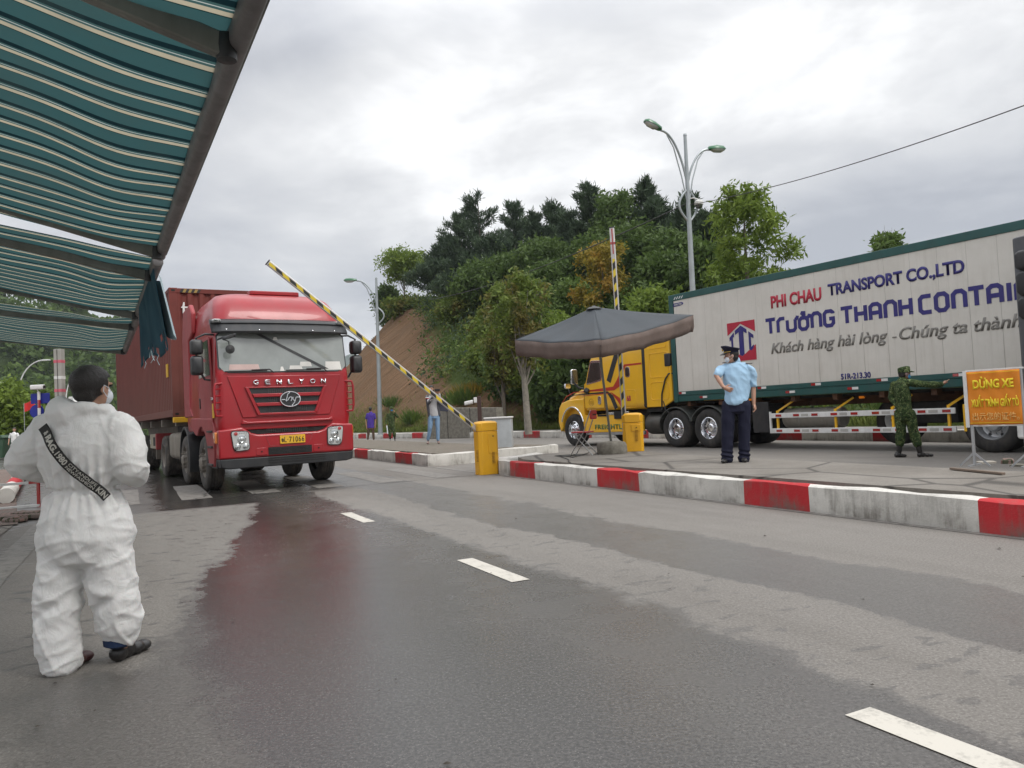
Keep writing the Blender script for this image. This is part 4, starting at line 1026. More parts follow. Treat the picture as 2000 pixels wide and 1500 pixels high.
o = mb.build('side_panel', M['panel'], wc, bevel=.006)
mb = MB(); mb.box(.03, TL - .03, .055, 2.4, 1.4, 4.1); mb.build('body', M['panel'], wc)
mb = MB(); mb.box(0, TL, 0, .06, 1.42, 1.53); mb.box(0, TL, .012, .07, 1.26, 1.419); mb.box(0, TL, 2.38, 2.44, 1.26, 1.53)
mb.build('bottom_rail', M['green'], wc, bevel=.008)
mb = MB(); mb.box(0, TL, 0, .06, 4.02, 4.19); mb.box(0, TL, 2.38, 2.44, 4.02, 4.19); mb.box(.03, TL, .05, 2.39, 4.1, 4.17); mb.build('roof', M['green'], wc, bevel=.008)
mb = MB(); mb.box(-.002, .155, -.003, .1, 1.24, 4.19); mb.box(-.002, .155, 2.34, 2.443, 1.24, 4.19); mb.box(TL - .12, TL + .002, -.003, .1, 1.24, 4.19); mb.build('corner_post', M['green'], wc, bevel=.008)
mb = MB(); s = .17
for i in range(n_p + 1): mb.box(s - .004, s + .004, .022, .05, 1.53, 4.02); s += pw
mb.build('panel_joint', pm('joint_grey', (.42, .4, .36), .8), wc)
for s, z in ((.2, 1.46), (2.85, 1.46), (4.35, 1.46), (5.93, 1.46), (7.5, 1.46), (.95, 1.32), (2.1, 1.32), (3.65, 1.32), (5.25, 1.32), (6.9, 1.32)):
    MB().box(s, s + .11, -.006, .02, z, z + .055).build('reflector', M['redlens'], wc); MB().box(s + .11, s + .25, -.006, .02, z, z + .055).build('reflector', M['white'], wc)
E_ = (0, 0, 1)
Y_ = .013
text('lettering', 'PHI CHAU', M['crimson'], wc, (3.38, Y_, 3.36), (1, 0, 0), E_, 1.37, .3, bold=.035, ext=.01)
text('lettering', 'TRANSPORT CO.,LTD', M['navy'], wc, (4.92, Y_, 3.38), (1, 0, 0), E_, 2.93, .31, bold=.035, ext=.01)
gl = {
 'T': (.95, [[(0, 1), (.82, 1)], [(.41, 1), (.41, 0)]]),
 'r': (.78, [[(.1, 0), (.1, .78), (.3, .95), (.66, .95)]]),
 'U': (.98, [[(.1, .78), (.1, .15), (.25, 0), (.6, 0), (.75, .15), (.75, .78)], [(.75, .74), (.92, .84), (.95, 1.0)]]),
 'O2': (1.0, [[(.1, .18), (.1, .62), (.27, .78), (.58, .78), (.75, .62), (.75, .18), (.58, 0), (.27, 0), (.1, .18)], [(.7, .74), (.9, .84), (.93, 1.0)], [(.3, 1.0), (.36, 1.13), (.5, 1.12), (.5, 1.0), (.42, .94), (.42, .88)]]),
 'n': (.95, [[(.1, 0), (.1, .8), (.28, .97), (.57, .97), (.75, .8), (.75, 0)]]),
 'G': (1.0, [[(.75, .78), (.75, .84), (.6, .97), (.25, .97), (.1, .82), (.1, .15), (.25, 0), (.6, 0), (.75, .15), (.75, .46), (.45, .46)]]),
 'H': (.98, [[(.1, 0), (.1, 1)], [(.75, 0), (.75, 1)], [(.1, .5), (.75, .5)]]),
 'A': (.98, [[(.1, 0), (.1, .82), (.28, .97), (.57, .97), (.75, .82), (.75, 0)], [(.1, .42), (.75, .42)]]),
 'C': (.93, [[(.75, .97), (.25, .97), (.1, .82), (.1, .15), (.25, 0), (.75, 0)]]),
 'O': (.98, [[(.1, .18), (.1, .8), (.27, .97), (.58, .97), (.75, .8), (.75, .18), (.58, 0), (.27, 0), (.1, .18)]]),
 'I': (.42, [[(.16, 0), (.16, 1)]]),
 'E': (.9, [[(.72, .97), (.1, .97), (.1, 0), (.72, 0)], [(.1, .5), (.65, .5)]]),
 'R': (.98, [[(.1, 0), (.1, .97), (.58, .97), (.75, .8), (.75, .6), (.58, .45), (.1, .45)], [(.5, .45), (.75, 0)]])}
strokes('lettering', [gl[k] for k in ('T', 'r', 'U', 'O2', 'n', 'G')], M['navy'], wc, (3.19, Y_, 2.77), (1, 0, 0), E_, 1.9, .33, .085, (0, -1, 0))
strokes('lettering', [gl[k] for k in 'THAnH'.replace('n', 'n')], M['navy'], wc, (5.2, Y_, 2.77), (1, 0, 0), E_, 1.64, .33, .085, (0, -1, 0))
strokes('lettering', [gl[k] for k in 'COnTAInER'], M['navy'], wc, (6.92, Y_, 2.77), (1, 0, 0), E_, 2.72, .33, .085, (0, -1, 0))
text('lettering', 'Khách hàng hài lòng', M['greyink'], wc, (3.3, Y_, 2.2), (1, 0, 0), E_, 2.93, .33, shear=.25, ext=.008, bold=.02)
text('lettering', '-', M['greyink'], wc, (6.33, Y_, 2.33), (1, 0, 0), E_, .09, .03, ext=.008)
text('lettering', 'Chúng ta thành công', M['greyink'], wc, (6.48, Y_, 2.2), (1, 0, 0), E_, 3.15, .33, shear=.25, ext=.008, bold=.02)
text('lettering', '51R-213.30', M['navy'], wc, (5.1, Y_, 1.55), (1, 0, 0), E_, .7, .13, ext=.008, bold=.03)
# square emblem
MB().prism([(2.0, 3.17), (2.86, 3.17), (2.86, 2.88), (2.42, 3.12), (2.0, 2.86)], 'y', .008, .03).build('emblem', M['crimson'], wc)
MB().prism([(2.0, 2.19), (2.86, 2.19), (2.86, 2.56), (2.43, 2.3), (2.0, 2.55)], 'y', .008, .03).build('emblem', M['crimson'], wc)
mb = MB()
def slab(a, b, z0, z1, sk=0): mb.prism([(a, z0), (b, z0 + sk), (b, z1 + sk), (a, z1)], 'y', .006, .03)
mb.prism([(2.06, 2.8), (2.2, 2.92), (2.2, 2.82), (2.16, 2.79), (2.16, 2.52), (2.11, 2.55), (2.11, 2.75), (2.06, 2.71)], 'y', .006, .03)
mb.prism([(2.24, 2.96), (2.43, 3.07), (2.6, 2.96), (2.6, 2.86), (2.5, 2.92), (2.5, 2.35), (2.43, 2.31), (2.36, 2.35), (2.36, 2.92), (2.24, 2.86)], 'y', .006, .03)
mb.prism([(2.66, 2.9), (2.8, 2.8), (2.8, 2.72), (2.72, 2.76), (2.72, 2.5), (2.8, 2.56), (2.8, 2.49), (2.73, 2.42), (2.66, 2.45)], 'y', .006, .03)
mb.build('emblem_lettering', M['navy'], wc)
MB().prism([(.16, 3.86), (.18, 3.95), (.5, 3.95), (.54, 3.9), (.5, 3.88), (.4, 3.86)], 'y', .01, .03).build('emblem', M['navy'], wc)
text('lettering', 'TRUONG THANH', M['white'], wc, (.2, .006, 3.88), (1, 0, 0), E_, .28, .05, ext=.004)
for i in range(4): side_ = MB().prism([(.2 + i * .09, 4.05), (.23 + i * .09, 4.05), (.29 + i * .09, 4.12), (.26 + i * .09, 4.12)], 'y', -.004, .01).build('roof_stripe', M['white'], wc)

# ---- its trailer
yt = thing('container_trailer', 'semi-trailer with white and red underrun rails below the white box container', 'trailer', YO, YZ)
mb = MB(); mb.box(.6, TL, .75, .9, 1.0, 1.24); mb.box(.6, TL, 1.55, 1.7, 1.0, 1.24)
for s in np.arange(.4, TL, 1.1): mb.box(s, s + .12, .1, 2.34, 1.12, 1.25)
mb.build('frame', pm('rusty_frame', (.1, .045, .02), .8, var=.4, dirt=.5, dcol=(.05, .035, .03)), yt, bevel=.006)
mb = MB(); mb.box(.3, 12, .3, 2.2, 1.18, 1.25); mb.build('floor', M['darkgap'], yt)
MB().box(2.6, 3.08, .05, .1, .4, 1.14).build('mudflap', M['black'], yt, bevel=.01)
MB().box(2.55, 3.0, .2, .9, .42, 1.1).build('tool_box', M['darkgap'], yt, bevel=.02)
for z in (.745, .385):
    g = MB().box(3.16, 7.5, -.02, .02, z, z + .115).build('guard_rail', M['white'], yt, bevel=.006)
    for i in range(9):
        if (i + (z < .5)) % 1 == 0:
            MB().box(3.34 + i * .49, 3.5 + i * .49, -.027, -.018, z + .03, z + .085).build('reflector', M['redlens'], g)
            if i % 2: MB().box(3.56 + i * .49, 3.74 + i * .49, -.025, -.018, z + .03, z + .085).build('reflector', pm('silver_tape', (.4, .39, .36), .5), g)
MB().box(3.155, 3.2, -.025, .015, .385, .9).build('guard_post', M['white'], yt)
for s in (3.36, 4.9, 6.22, 7.36, 7.66):
    mb = MB(); mb.bar((s, .03, .4), (s, .03, .92), .05, .04); mb.bar((s, .03, .9), (s + .28, .3, 1.15), .05, .04); mb.build('guard_bracket', M['yellow'], yt)
tk = MB().lathe([(.0, 3.36), (.2, 3.36), (.235, 3.4), (.235, 3.75), (.245, 3.76), (.245, 3.84), (.235, 3.85), (.235, 4.45), (.245, 4.46), (.245, 4.54), (.235, 4.55), (.235, 4.84), (.2, 4.88), (0, 4.88)], (0, .38, .72), 'x', 28).build('air_tank', pm('grey_tank', (.3, .285, .25), .5, .3, dirt=.35), yt)
wheel(yt, (5.8, .9, .6), -1, 'y', style='rear', rim=M['white'], w_=.3)
for s in (8.12, 9.43, 10.74):
    wheel(yt, (s, .03, .52), -1, 'y', w_=.56, style='rear', rim=M['steel']); wheel(yt, (s, 2.39, .52), 1, 'y', w_=.56, style='rear', rim=M['steel'])
mb = MB()
for s in (8.12, 9.43, 10.74): mb.tube([(s, .3, .52), (s, 2.1, .52)], .08, 8)
mb.box(6.4, 7.3, .5, 1.9, .55, 1.0); mb.build('axle', M['darkgap'], yt, bevel=.02)
for s, z in ((5.55, 1.12), (2.6, 1.19)): MB().box(s - .06, s + .06, .02, .06, z, z + .05).build('marker_lamp', M['orange'], yt)
for s in (1.1, 3.0, 5.0): MB().bar((s + 1.8, .5, .35), (s + 1.8, .5, 1.1), .1, .1).build('landing_leg', M['darkgap'], yt) if s == 1.1 else None

# ---- third lorry, only its front edge in the frame
gl_ = thing('lorry_tractor', 'dark grey lorry cab with black mirrors cut off beside the orange notice', 'lorry', (7.68, 11.95, 0), math.atan2(U.y, U.x) - math.pi)
# local x runs backwards along the road, y to the lorry's right
mb = MB(); mb.loft([[(x, y, z) for x, y in rrect(2.2, 2.4, .16, 4, 1.25, 1.25)] for z in (1.1, 2.0, 3.2, 3.5)]); mb.build('cab_shell', pm('slate_paint', (.075, .08, .09), .4, dirt=.3), gl_, bevel=.02)
mb = MB(); mb.loft([[(x, y, z) for x, y in rrect(2.3, 2.5, .14, 4, 1.2, 1.25)] for z in (.4, .55, 1.0)]); mb.build('bumper', M['white'], gl_, bevel=.03)
mb = MB(); mb.prism([(.35, 1.0), (.3, 1.5), (.42, 1.85), (.9, 1.9), (1.0, 1.0)], 'y', -.06, .06); mb.build('step_fairing', pm('slate_plastic', (.06, .065, .075), .5), gl_, bevel=.03)
mb = MB()
for z0, z1 in ((2.95, 3.25), (2.56, 2.94), (2.2, 2.55)):
    mb.loft([[(.45 + dx, -.06 + a * k, (z0 + z1) / 2 + b * k) for a, b in rrect(.24, z1 - z0, .05, 4)] for dx, k in ((-.1, .8), (-.04, 1), (.06, 1), (.1, .85))])
mb.tube([(.3, .1, 2.9), (.45, -.04, 2.9), (.45, -.04, 2.3)], .02, 6); mb.build('mirror', M['black'], gl_, smooth=60)
wheel(gl_, (1.5, .0, .52), -1, 'y', style='front'); wheel(gl_, (1.5, 2.5, .52), 1, 'y', style='front')
MB().box(.2, 2.2, .3, 2.2, .45, 1.12).build('chassis', M['darkgap'], gl_)
# ================================================================ awnings on the left
def fabric():
    t = NT('awning_cloth'); sp = t.N.new("ShaderNodeSeparateXYZ"); t.L.new(t.tc.outputs['UV'], sp.inputs[0])
    f = t.math('FRACT', t.math('MULTIPLY', sp.outputs[0], 1 / .235))
    c = t.ramp(f, [(0, (.034, .085, .088)), (.47, (.006, .018, .022)), (.63, (.045, .095, .092)), (.70, (.45, .48, .45)), (.725, (.045, .095, .092)), (.79, (.42, .37, .27)), (.925, (.008, .03, .03)), (.96, (.034, .085, .088))], 'CONSTANT')
    c = t.mix(t.rng(t.noise(2.5, 6, .7), .45, .75, 0, .35), c, (.05, .07, .065))
    t.bump(t.noise(400, 2, .5), .1, .001)
    t.set(col=c, rough=.85, spec=.1)
    tr = t.N.new("ShaderNodeBsdfTranslucent"); t.L.new(c, tr.inputs[0]); mx = t.N.new("ShaderNodeMixShader"); mx.inputs[0].default_value = .52
    t.L.new(t.b.outputs[0], mx.inputs[1]); t.L.new(tr.outputs[0], mx.inputs[2]); t.L.new(mx.outputs[0], t.o.inputs[0]); return t.m
M['awning'] = fabric()
M['alu'] = pm('weathered_aluminium', (.2, .19, .19), .5, .4, var=.2, dirt=.4, dcol=(.09, .085, .08))
M['alu_dark'] = pm('grimy_arm_paint', (.2, .2, .18), .6, .2, var=.2, dirt=.4, dcol=(.07, .07, .06))
BU = Vector((-.479, .878, 0)).normalized(); BW = Vector((-.878, -.479, 0)).normalized()
def awning(k0, k1, label, arms, seed, zoff=0., reach=2.9, rise=.3):
    """front bar between two distances along the bar line; the cloth rises away to the left"""
    org = on(310, 488, 2.6); a, b = org + BU * k0 + Vector((0, 0, zoff)), org + BU * k1 + Vector((0, 0, zoff))
    root = thing('awning', label, 'awning', a, 0, group='striped awnings along the left')
    a = Vector((0, 0, 0)); ln = k1 - k0; b = BU * ln; Z = Vector((0, 0, 1))
    nu, nv = int(ln / .05), 60; vs = []; uv = []
    for i in range(nu + 1):
        for j in range(nv + 1):
            u_, m = ln * i / nu, reach * j / nv
            sag = -.13 * math.sin(math.pi * min(1, m / reach)) ** .8 * (.75 + .25 * math.sin(u_ * 1.3 + seed))
            flap = -.035 * math.exp(-((m - .35) / .25) ** 2) * (1 + .7 * math.sin(u_ * 2.1 + seed)) + .02 * noise.noise(Vector((u_ * 1.5 + seed, m * 1.2, 0))) + .012 * math.sin(u_ * 7 + 3 * noise.noise(Vector((m, u_, seed)))) * math.exp(-m)
            vs.append(a + BU * u_ + BW * m + Z * (rise * m + sag + flap)); uv.append((u_ + seed * .07, m))
    fs = [(i * (nv + 1) + j, (i + 1) * (nv + 1) + j, (i + 1) * (nv + 1) + j + 1, i * (nv + 1) + j + 1) for i in range(nu) for j in range(nv)]
    me = raw_mesh('cloth', vs, fs, M['awning'], smooth=True); l_ = me.uv_layers.new(name='UVMap')
    vi = np.zeros(len(me.loops), dtype=np.int32); me.loops.foreach_get('vertex_index', vi); l_.data.foreach_set('uv', np.array(uv, dtype=np.float32)[vi].ravel())
    link('cloth', me, root)
    q = rrect(.07, .11, .03, 4)
    def prof(p, k=1.): return [p + BW * (x * k - .01) + Z * (y * k - .02) for x, y in q]
    MB().loft([prof(a - BU * .02), prof(b + BU * .02)]).build('front_bar', M['alu'], root, smooth=60)
    MB().bar(a + BW * -.048 + Z * -.035, b + BW * -.048 + Z * -.035, .012, .02).build('bar_lip', M['alu_dark'], root)
    for p, s in ((a, -1), (b, 1)): MB().loft([prof(p + BU * s * .015, 1.1), prof(p + BU * s * .045, 1.08), prof(p + BU * s * .055, .8)]).build('end_cap', M['alu'], root, smooth=50)
    for u_, l_, el in arms:     # folding arms below the cloth
        p0 = a + BU * u_ + BW * .03 + Z * -.06; mid = p0 + BW * l_ + Z * (rise * l_ - .06) + BU * el * .1; end = p0 + BW * reach + Z * (rise * reach - .05) + BU * el * .3
        A = MB().bar(p0, mid, .045, .085).build('arm', M['alu_dark'], root, bevel=.008)
        if l_ < reach: MB().bar(mid, end, .05, .095).build('arm_upper', M['alu_dark'], A, bevel=.008)
        MB().lathe([(0, -.06), (.045, -.055), (.05, 0), (.045, .055), (0, .06)], mid, 'z', 14).build('elbow', M['black'], A)
        MB().lathe([(0, -.05), (.035, -.045), (.038, 0), (.035, .045), (0, .05)], p0, 'z', 12).build('bracket', M['black'], A)
    MB().loft([[a + BU * t + BW * (reach + x) + Z * (rise * reach + y) for x, y in rrect(.16, .2, .05, 4)] for t in (-.05, ln + .05)]).build('cassette', M['alu'], root)
    return root
aw1 = awning(-4.6, -.02, 'nearest awning of striped teal cloth, its bar crossing the top left corner', [(4.42, 3.1, 0), (.9, 3.1, 0)], 2.)
aw2 = awning(.3, 3.55, 'middle teal striped awning, the one with the torn blue cloth hanging from its bar', [(.5, 3.1, 0), (3.1, 1.9, 0)], 5., rise=.25)
aw3 = awning(3.72, 8.2, 'farthest striped awning, ending beside the red container', [(.75, 2.0, 0), (4.2, 2.3, 0)], 9., rise=.15)
# torn cloth
org = on(310, 488, 2.6); vs = []; uvn = 26
t_ = NT('blue_cloth'); c = t_.mix(t_.rng(t_.noise(3, 5), .3, .7), (.035, .1, .14), (.07, .155, .2)); t_.set(col=c, rough=.8, spec=.15); t_.bump(t_.noise(8, 4, .6), .4, .02)
tr = t_.N.new("ShaderNodeBsdfTranslucent"); t_.L.new(c, tr.inputs[0]); mx = t_.N.new("ShaderNodeMixShader"); mx.inputs[0].default_value = .35
t_.L.new(t_.b.outputs[0], mx.inputs[1]); t_.L.new(tr.outputs[0], mx.inputs[2]); t_.L.new(mx.outputs[0], t_.o.inputs[0]); M['blue_cloth'] = t_.m
base = org + BU * .42 + BW * .04
def cloth_pt(u_, v_2):   # u along the bar (0..1), v down (0..1)
    p = base + BU * (2.3 * u_ + .12 * v_2) - BW * (.02 + .1 * v_2 * (1 - .6 * u_) + .03 * math.sin(u_ * 11) * v_2) + Vector((0, 0, -.05 - v_2 * (.62 + .06 * math.sin(u_ * 7) + .05 * noise.noise(Vector((u_ * 9, 3, 1))))))
    return p
vs = [cloth_pt(i / 40, j / 24) for i in range(41) for j in range(25)]
fs = [(i * 25 + j, (i + 1) * 25 + j, (i + 1) * 25 + j + 1, i * 25 + j + 1) for i in range(40) for j in range(24) if not (j > 17 and (noise.noise(Vector((i * .6, j * .3, 5))) > .12 + (24 - j) * .05))]
tc_ = link('hanging_cloth', raw_mesh('hanging_cloth', vs, fs, M['blue_cloth'], smooth=True)); tc_.modifiers.new('t', 'SOLIDIFY').thickness = .004
tag(tc_, 'torn dark blue cloth with frayed edge hanging from the middle awning bar', 'cloth')
vs = [base + BU * (-.04 + .5 * i / 12) - BW * (.06 + .1 * j / 12 + .03 * math.sin(i * .6)) + Vector((0, 0, -.12 - .5 * j / 12 - .03 * math.sin(i * .5))) for i in range(13) for j in range(13)]
t_ = NT('pale_lining'); M['pale_cloth'] = t_.set(col=(.33, .42, .45), rough=.8)
fl = link('cloth_lining', raw_mesh('cloth_lining', vs, [(i * 13 + j, (i + 1) * 13 + j, (i + 1) * 13 + j + 1, i * 13 + j + 1) for i in range(12) for j in range(12)], M['pale_cloth'], smooth=True), tc_)
mb = MB()
for i in range(6):
    p = cloth_pt(random.random(), .97); mb.tube([p, p + Vector((random.uniform(-.02, .02), 0, -.04)), p + Vector((random.uniform(-.03, .03), 0, -.09))], .003, 4)
mb.build('frayed_thread', M['pale_cloth'], tc_)

# ================================================================ left roadside
def pole_base(p): return (p.x, p.y, 0)
p = on(122, 925); rp = thing('banded_post', 'square grey post with pink and white bands behind the person in white', 'post', pole_base(p))
hb = 3.85
MB().box(-.11, .11, -.11, .11, 0, hb).build('post', pm('grey_post', (.34, .33, .3), .7, dirt=.3), rp, bevel=.006)
M['pink'] = pm('pink_tape', (.55, .12, .16), .6)
for z, m in ((3.42, 'pink'), (2.92, 'white'), (2.52, 'pink')): MB().box(-.114, .114, -.114, .114, z, z + .09).build('band', M[m], rp)
MB().box(-.008, .008, -.116, -.1, 0, hb - .02).build('seam', M['darkgap'], rp)
# red and white camera post with blue boards
p = on(80, 925); cp = thing('camera_post', 'red and white striped post carrying a camera above blue boards', 'camera post', pole_base(p)); Yc = p.y
zc = lambda y: at(80, y, Yc).z
mb = MB(); mb.m = 0; z = 0; kk = 0
top_ = zc(765)
while z < top_: mb.m = kk % 2; mb.lathe([(.045, z), (.045, min(z + .26, top_))], (0, 0, 0), 'z', 14); z += .26; kk += 1
mb.build('post', [M['redlens'], M['white']], cp)
M['bluesign'] = pm('blue_board', (.01, .02, .24), .45)
MB().box(-.3, .3, .06, .09, zc(788), zc(768)).build('board', M['bluesign'], cp, bevel=.006); MB().lathe([(0, .06), (.22, .06), (.22, .09), (0, .09)], (-.12, 0, zc(803)), 'y', 24).build('round_board', M['bluesign'], cp)
mb = MB(); mb.loft([[(x, -.02 + a, zc(756) + b + x * .0) for a, b in rrect(.15, .15, .03, 3)] for x in (-.22, .18)]); hd = mb.build('camera', M['white'], cp, bevel=.01)
MB().lathe([(0, .18), (.05, .18), (.05, .21), (0, .2)], (0, -.02, zc(756)), 'x', 14).build('lens', M['ink'], hd); MB().tube([(0, 0, top_ - .02), (-.05, 0, zc(760)), (-.02, -.02, zc(757))], .02, 6).build('bracket', M['white'], cp)
# slim curved lamps far left
def hook_lamp(px, Yd, ytop, reach, label, heads=0):
    p = at(px, 850, Yd); r = thing('street_lamp', label, 'street lamp', (p.x, p.y, 0), group='slim curved lamps on the far left')
    z1 = at(px, ytop, Yd).z; hh = z1 * .62
    pts = [(0, 0, 0), (0, 0, hh * .6), (0, 0, hh)] + [(reach * (1 - math.cos(R(a))), 0, hh + (z1 - hh) * math.sin(R(a))) for a in range(10, 91, 10)]
    MB().tube(pts, [.09, .08, .06] + [.045] * 9, 8).build('pole', M['white'], r)
    MB().loft([[(reach + dx * (1 if reach > 0 else -1), a, z1 + b) for a, b in rrect(.3 * k, .1 * k, .04, 3)] for dx, k in ((-.1, .7), (.1, 1), (.55, .8), (.65, .3))]).build('lamp_head', M['white'], r)
    return r
hook_lamp(38, 58, 706, 1.9, 'slim white lamp curving right above the trees beside the blue boards')
hook_lamp(36, 60, 745, -1.4, 'low white lamp curving left at the left edge of the frame')
hook_lamp(131, 66, 728, 1.3, 'pale curved lamp between the banded post and the head of the person in white')
# green bin, rails, striped tubes, broken paving
p = on(-8, 898); gb = thing('waste_bin', 'dark green wheeled bin at the left edge', 'bin', pole_base(p)); hgt = at(0, 850, p.y).z
M['bingreen'] = pm('bin_green', (.02, .06, .03), .5, dirt=.3)
MB().loft([[(x, y, z) for x, y in rrect(w_, .9, .1, 4)] for z, w_ in ((.1, 1.25), (hgt * .86, 1.45))]).build('body', M['bingreen'], gb, bevel=.02)
MB().loft([[(x, y, z) for x, y in rrect(w_, 1.0, .12, 4)] for z, w_ in ((hgt * .86, 1.56), (hgt * .9, 1.56), (hgt, 1.3))]).build('lid', M['bingreen'], gb, bevel=.02)
a, b = on(12, 985), on(62, 905)
tb = thing('striped_pipe', 'white pipe with red rings lying on the brick footway left of the person in white', 'pipe', pole_base(a)); d = (b - a); d.z = 0; L0 = d.length; d.normalize()
mb = MB(); n = 10
for i in range(n): mb.m = 1 if i % 3 == 1 else 0; mb.tube([d * (L0 * i / n) + Vector((0, 0, .15)), d * (L0 * (i + 1) / n) + Vector((0, 0, .15))], .14, 16, cap=(i in (0, n - 1)))
mb.build('pipe', [M['kerb_white'], M['kerb_red']], tb)
a, b = on(-30, 1000), on(78, 990)
fr = thing('rail_frame', 'low red and white metal rail lying across the left edge behind the pipe', 'rail', pole_base(a)); d = b - a; d.z = 0; L0 = d.length; d.normalize()
mb = MB(); mb.bar(Vector((0, 0, .03)), d * L0 + Vector((0, 0, .03)), .05, .04); mb.bar(Vector((0, 0, .42)), d * L0 + Vector((0, 0, .42)), .04, .04); mb.build('rail', M['white'], fr)
MB().bar(d * (L0 * .8) + Vector((0, 0, .42)), d * L0 + Vector((0, 0, .42)), .045, .045).build('red_end', M['redlens'], fr)
for k in (.12, .98): MB().bar(d * L0 * k, d * L0 * k + Vector((0, 0, .42)), .04, .04).build('leg', M['redlens'], fr)
for i in range(9):
    p = on(random.uniform(-5, 72), random.uniform(1006, 1026)); s_ = random.uniform(.1, .17)
    o = MB().box(-s_, s_, -.1, .1, 0, random.uniform(.04, .07)).build('paving_slab', M['brickred'], None, bevel=.012); o.location = (p.x, p.y, .015); o.rotation_euler = (random.uniform(-.08, .08), random.uniform(-.08, .08), random.uniform(-.8, .8))
    tag(o, 'broken brown paving slab in the heap by the white edge line', 'paving slab', 'broken slabs left of the person in white')
# red banners and flag among the trees
for px, py, w_, lab in ((34, 822, 2.0, 'red banner strung between the trees above the green bin'),):
    p = at(px, py, 50); o = MB().box(-w_ / 2, w_ / 2, -.02, .02, -.22, .22).build('banner', pm('red_banner', (.5, .05, .03), .7), None); o.location = p; tag(o, lab, 'banner')
    for x in (-w_ / 2, w_ / 2): MB().tube([(x, .03, .4), (x, .03, -p.z + .0)], .03, 6).build('pole', M['steel'], o)
p = at(47, 797, 44); fl = thing('flag', 'small red flag on a thin pole beside the blue boards', 'flag', (p.x, p.y, 0)); MB().tube([(0, 0, 0), (0, 0, p.z + .3)], .02, 6).build('pole', M['steel'], fl)
vs = [(i * .09, .05 * math.sin(i * .9), p.z + .25 - j * .12 + i * .03) for i in range(8) for j in range(5)]
link('cloth', raw_mesh('cloth', vs, [(i * 5 + j, (i + 1) * 5 + j, (i + 1) * 5 + j + 1, i * 5 + j + 1) for i in range(7) for j in range(4)], pm('flag_red', (.55, .02, .02), .7), smooth=True), fl)
# white lorry queueing behind the container
p = on(178, 879); wl = thing('lorry', 'white lorry waiting behind the red container, half hidden by the person in white', 'lorry', (p.x, p.y, 0), math.atan2(.526, .85))
mb = MB(); mb.loft([[(x, y, z) for x, y in rrect(hw * 2, 2.1, .15, 4, 0, 1.05 + dy)] for z, hw, dy in ((1.0, 1.2, 0), (2.0, 1.2, 0), (2.9, 1.18, .12), (3.3, 1.12, .3), (3.9, 1.0, .6))]); mb.build('cab_shell', M['white'], wl, bevel=.01)
MB().prism([(-.02, 2.02), (.1, 2.85), (.2, 2.85), (.2, 2.02)], 'x', -1.08, 1.08).build('windscreen', M['sideglass'], wl)
MB().box(-1.2, 1.2, -.12, .2, .4, 1.0).build('bumper', M['white'], wl, bevel=.04); MB().box(-.8, .8, -.03, .1, 1.1, 1.7).build('grille', M['black'], wl, bevel=.02)
for x in (-1.25, 1.25): wheel(wl, (x, 1.2, .52), 1 if x > 0 else -1); MB().box(x - .1 + (.15 if x > 0 else -.15), x + .1 + (.15 if x > 0 else -.15), -.05, .05, 2.1, 2.8).build('mirror', M['black'], wl, bevel=.03)
for x in (-.9, .9): MB().box(x - .2, x + .2, -.14, -.1, .6, .85).build('headlamp', M['lens'], wl, bevel=.02)
MB().box(-1.22, 1.22, 2.4, 12, 1.1, 3.95).build('cargo_box', pm('box_white', (.6, .6, .58), .5, dirt=.2), wl, bevel=.03)
for y in (8, 9.3):
    for x in (-1.2, 1.2): wheel(wl, (x, y, .52), 1 if x > 0 else -1, style='rear', w_=.5)
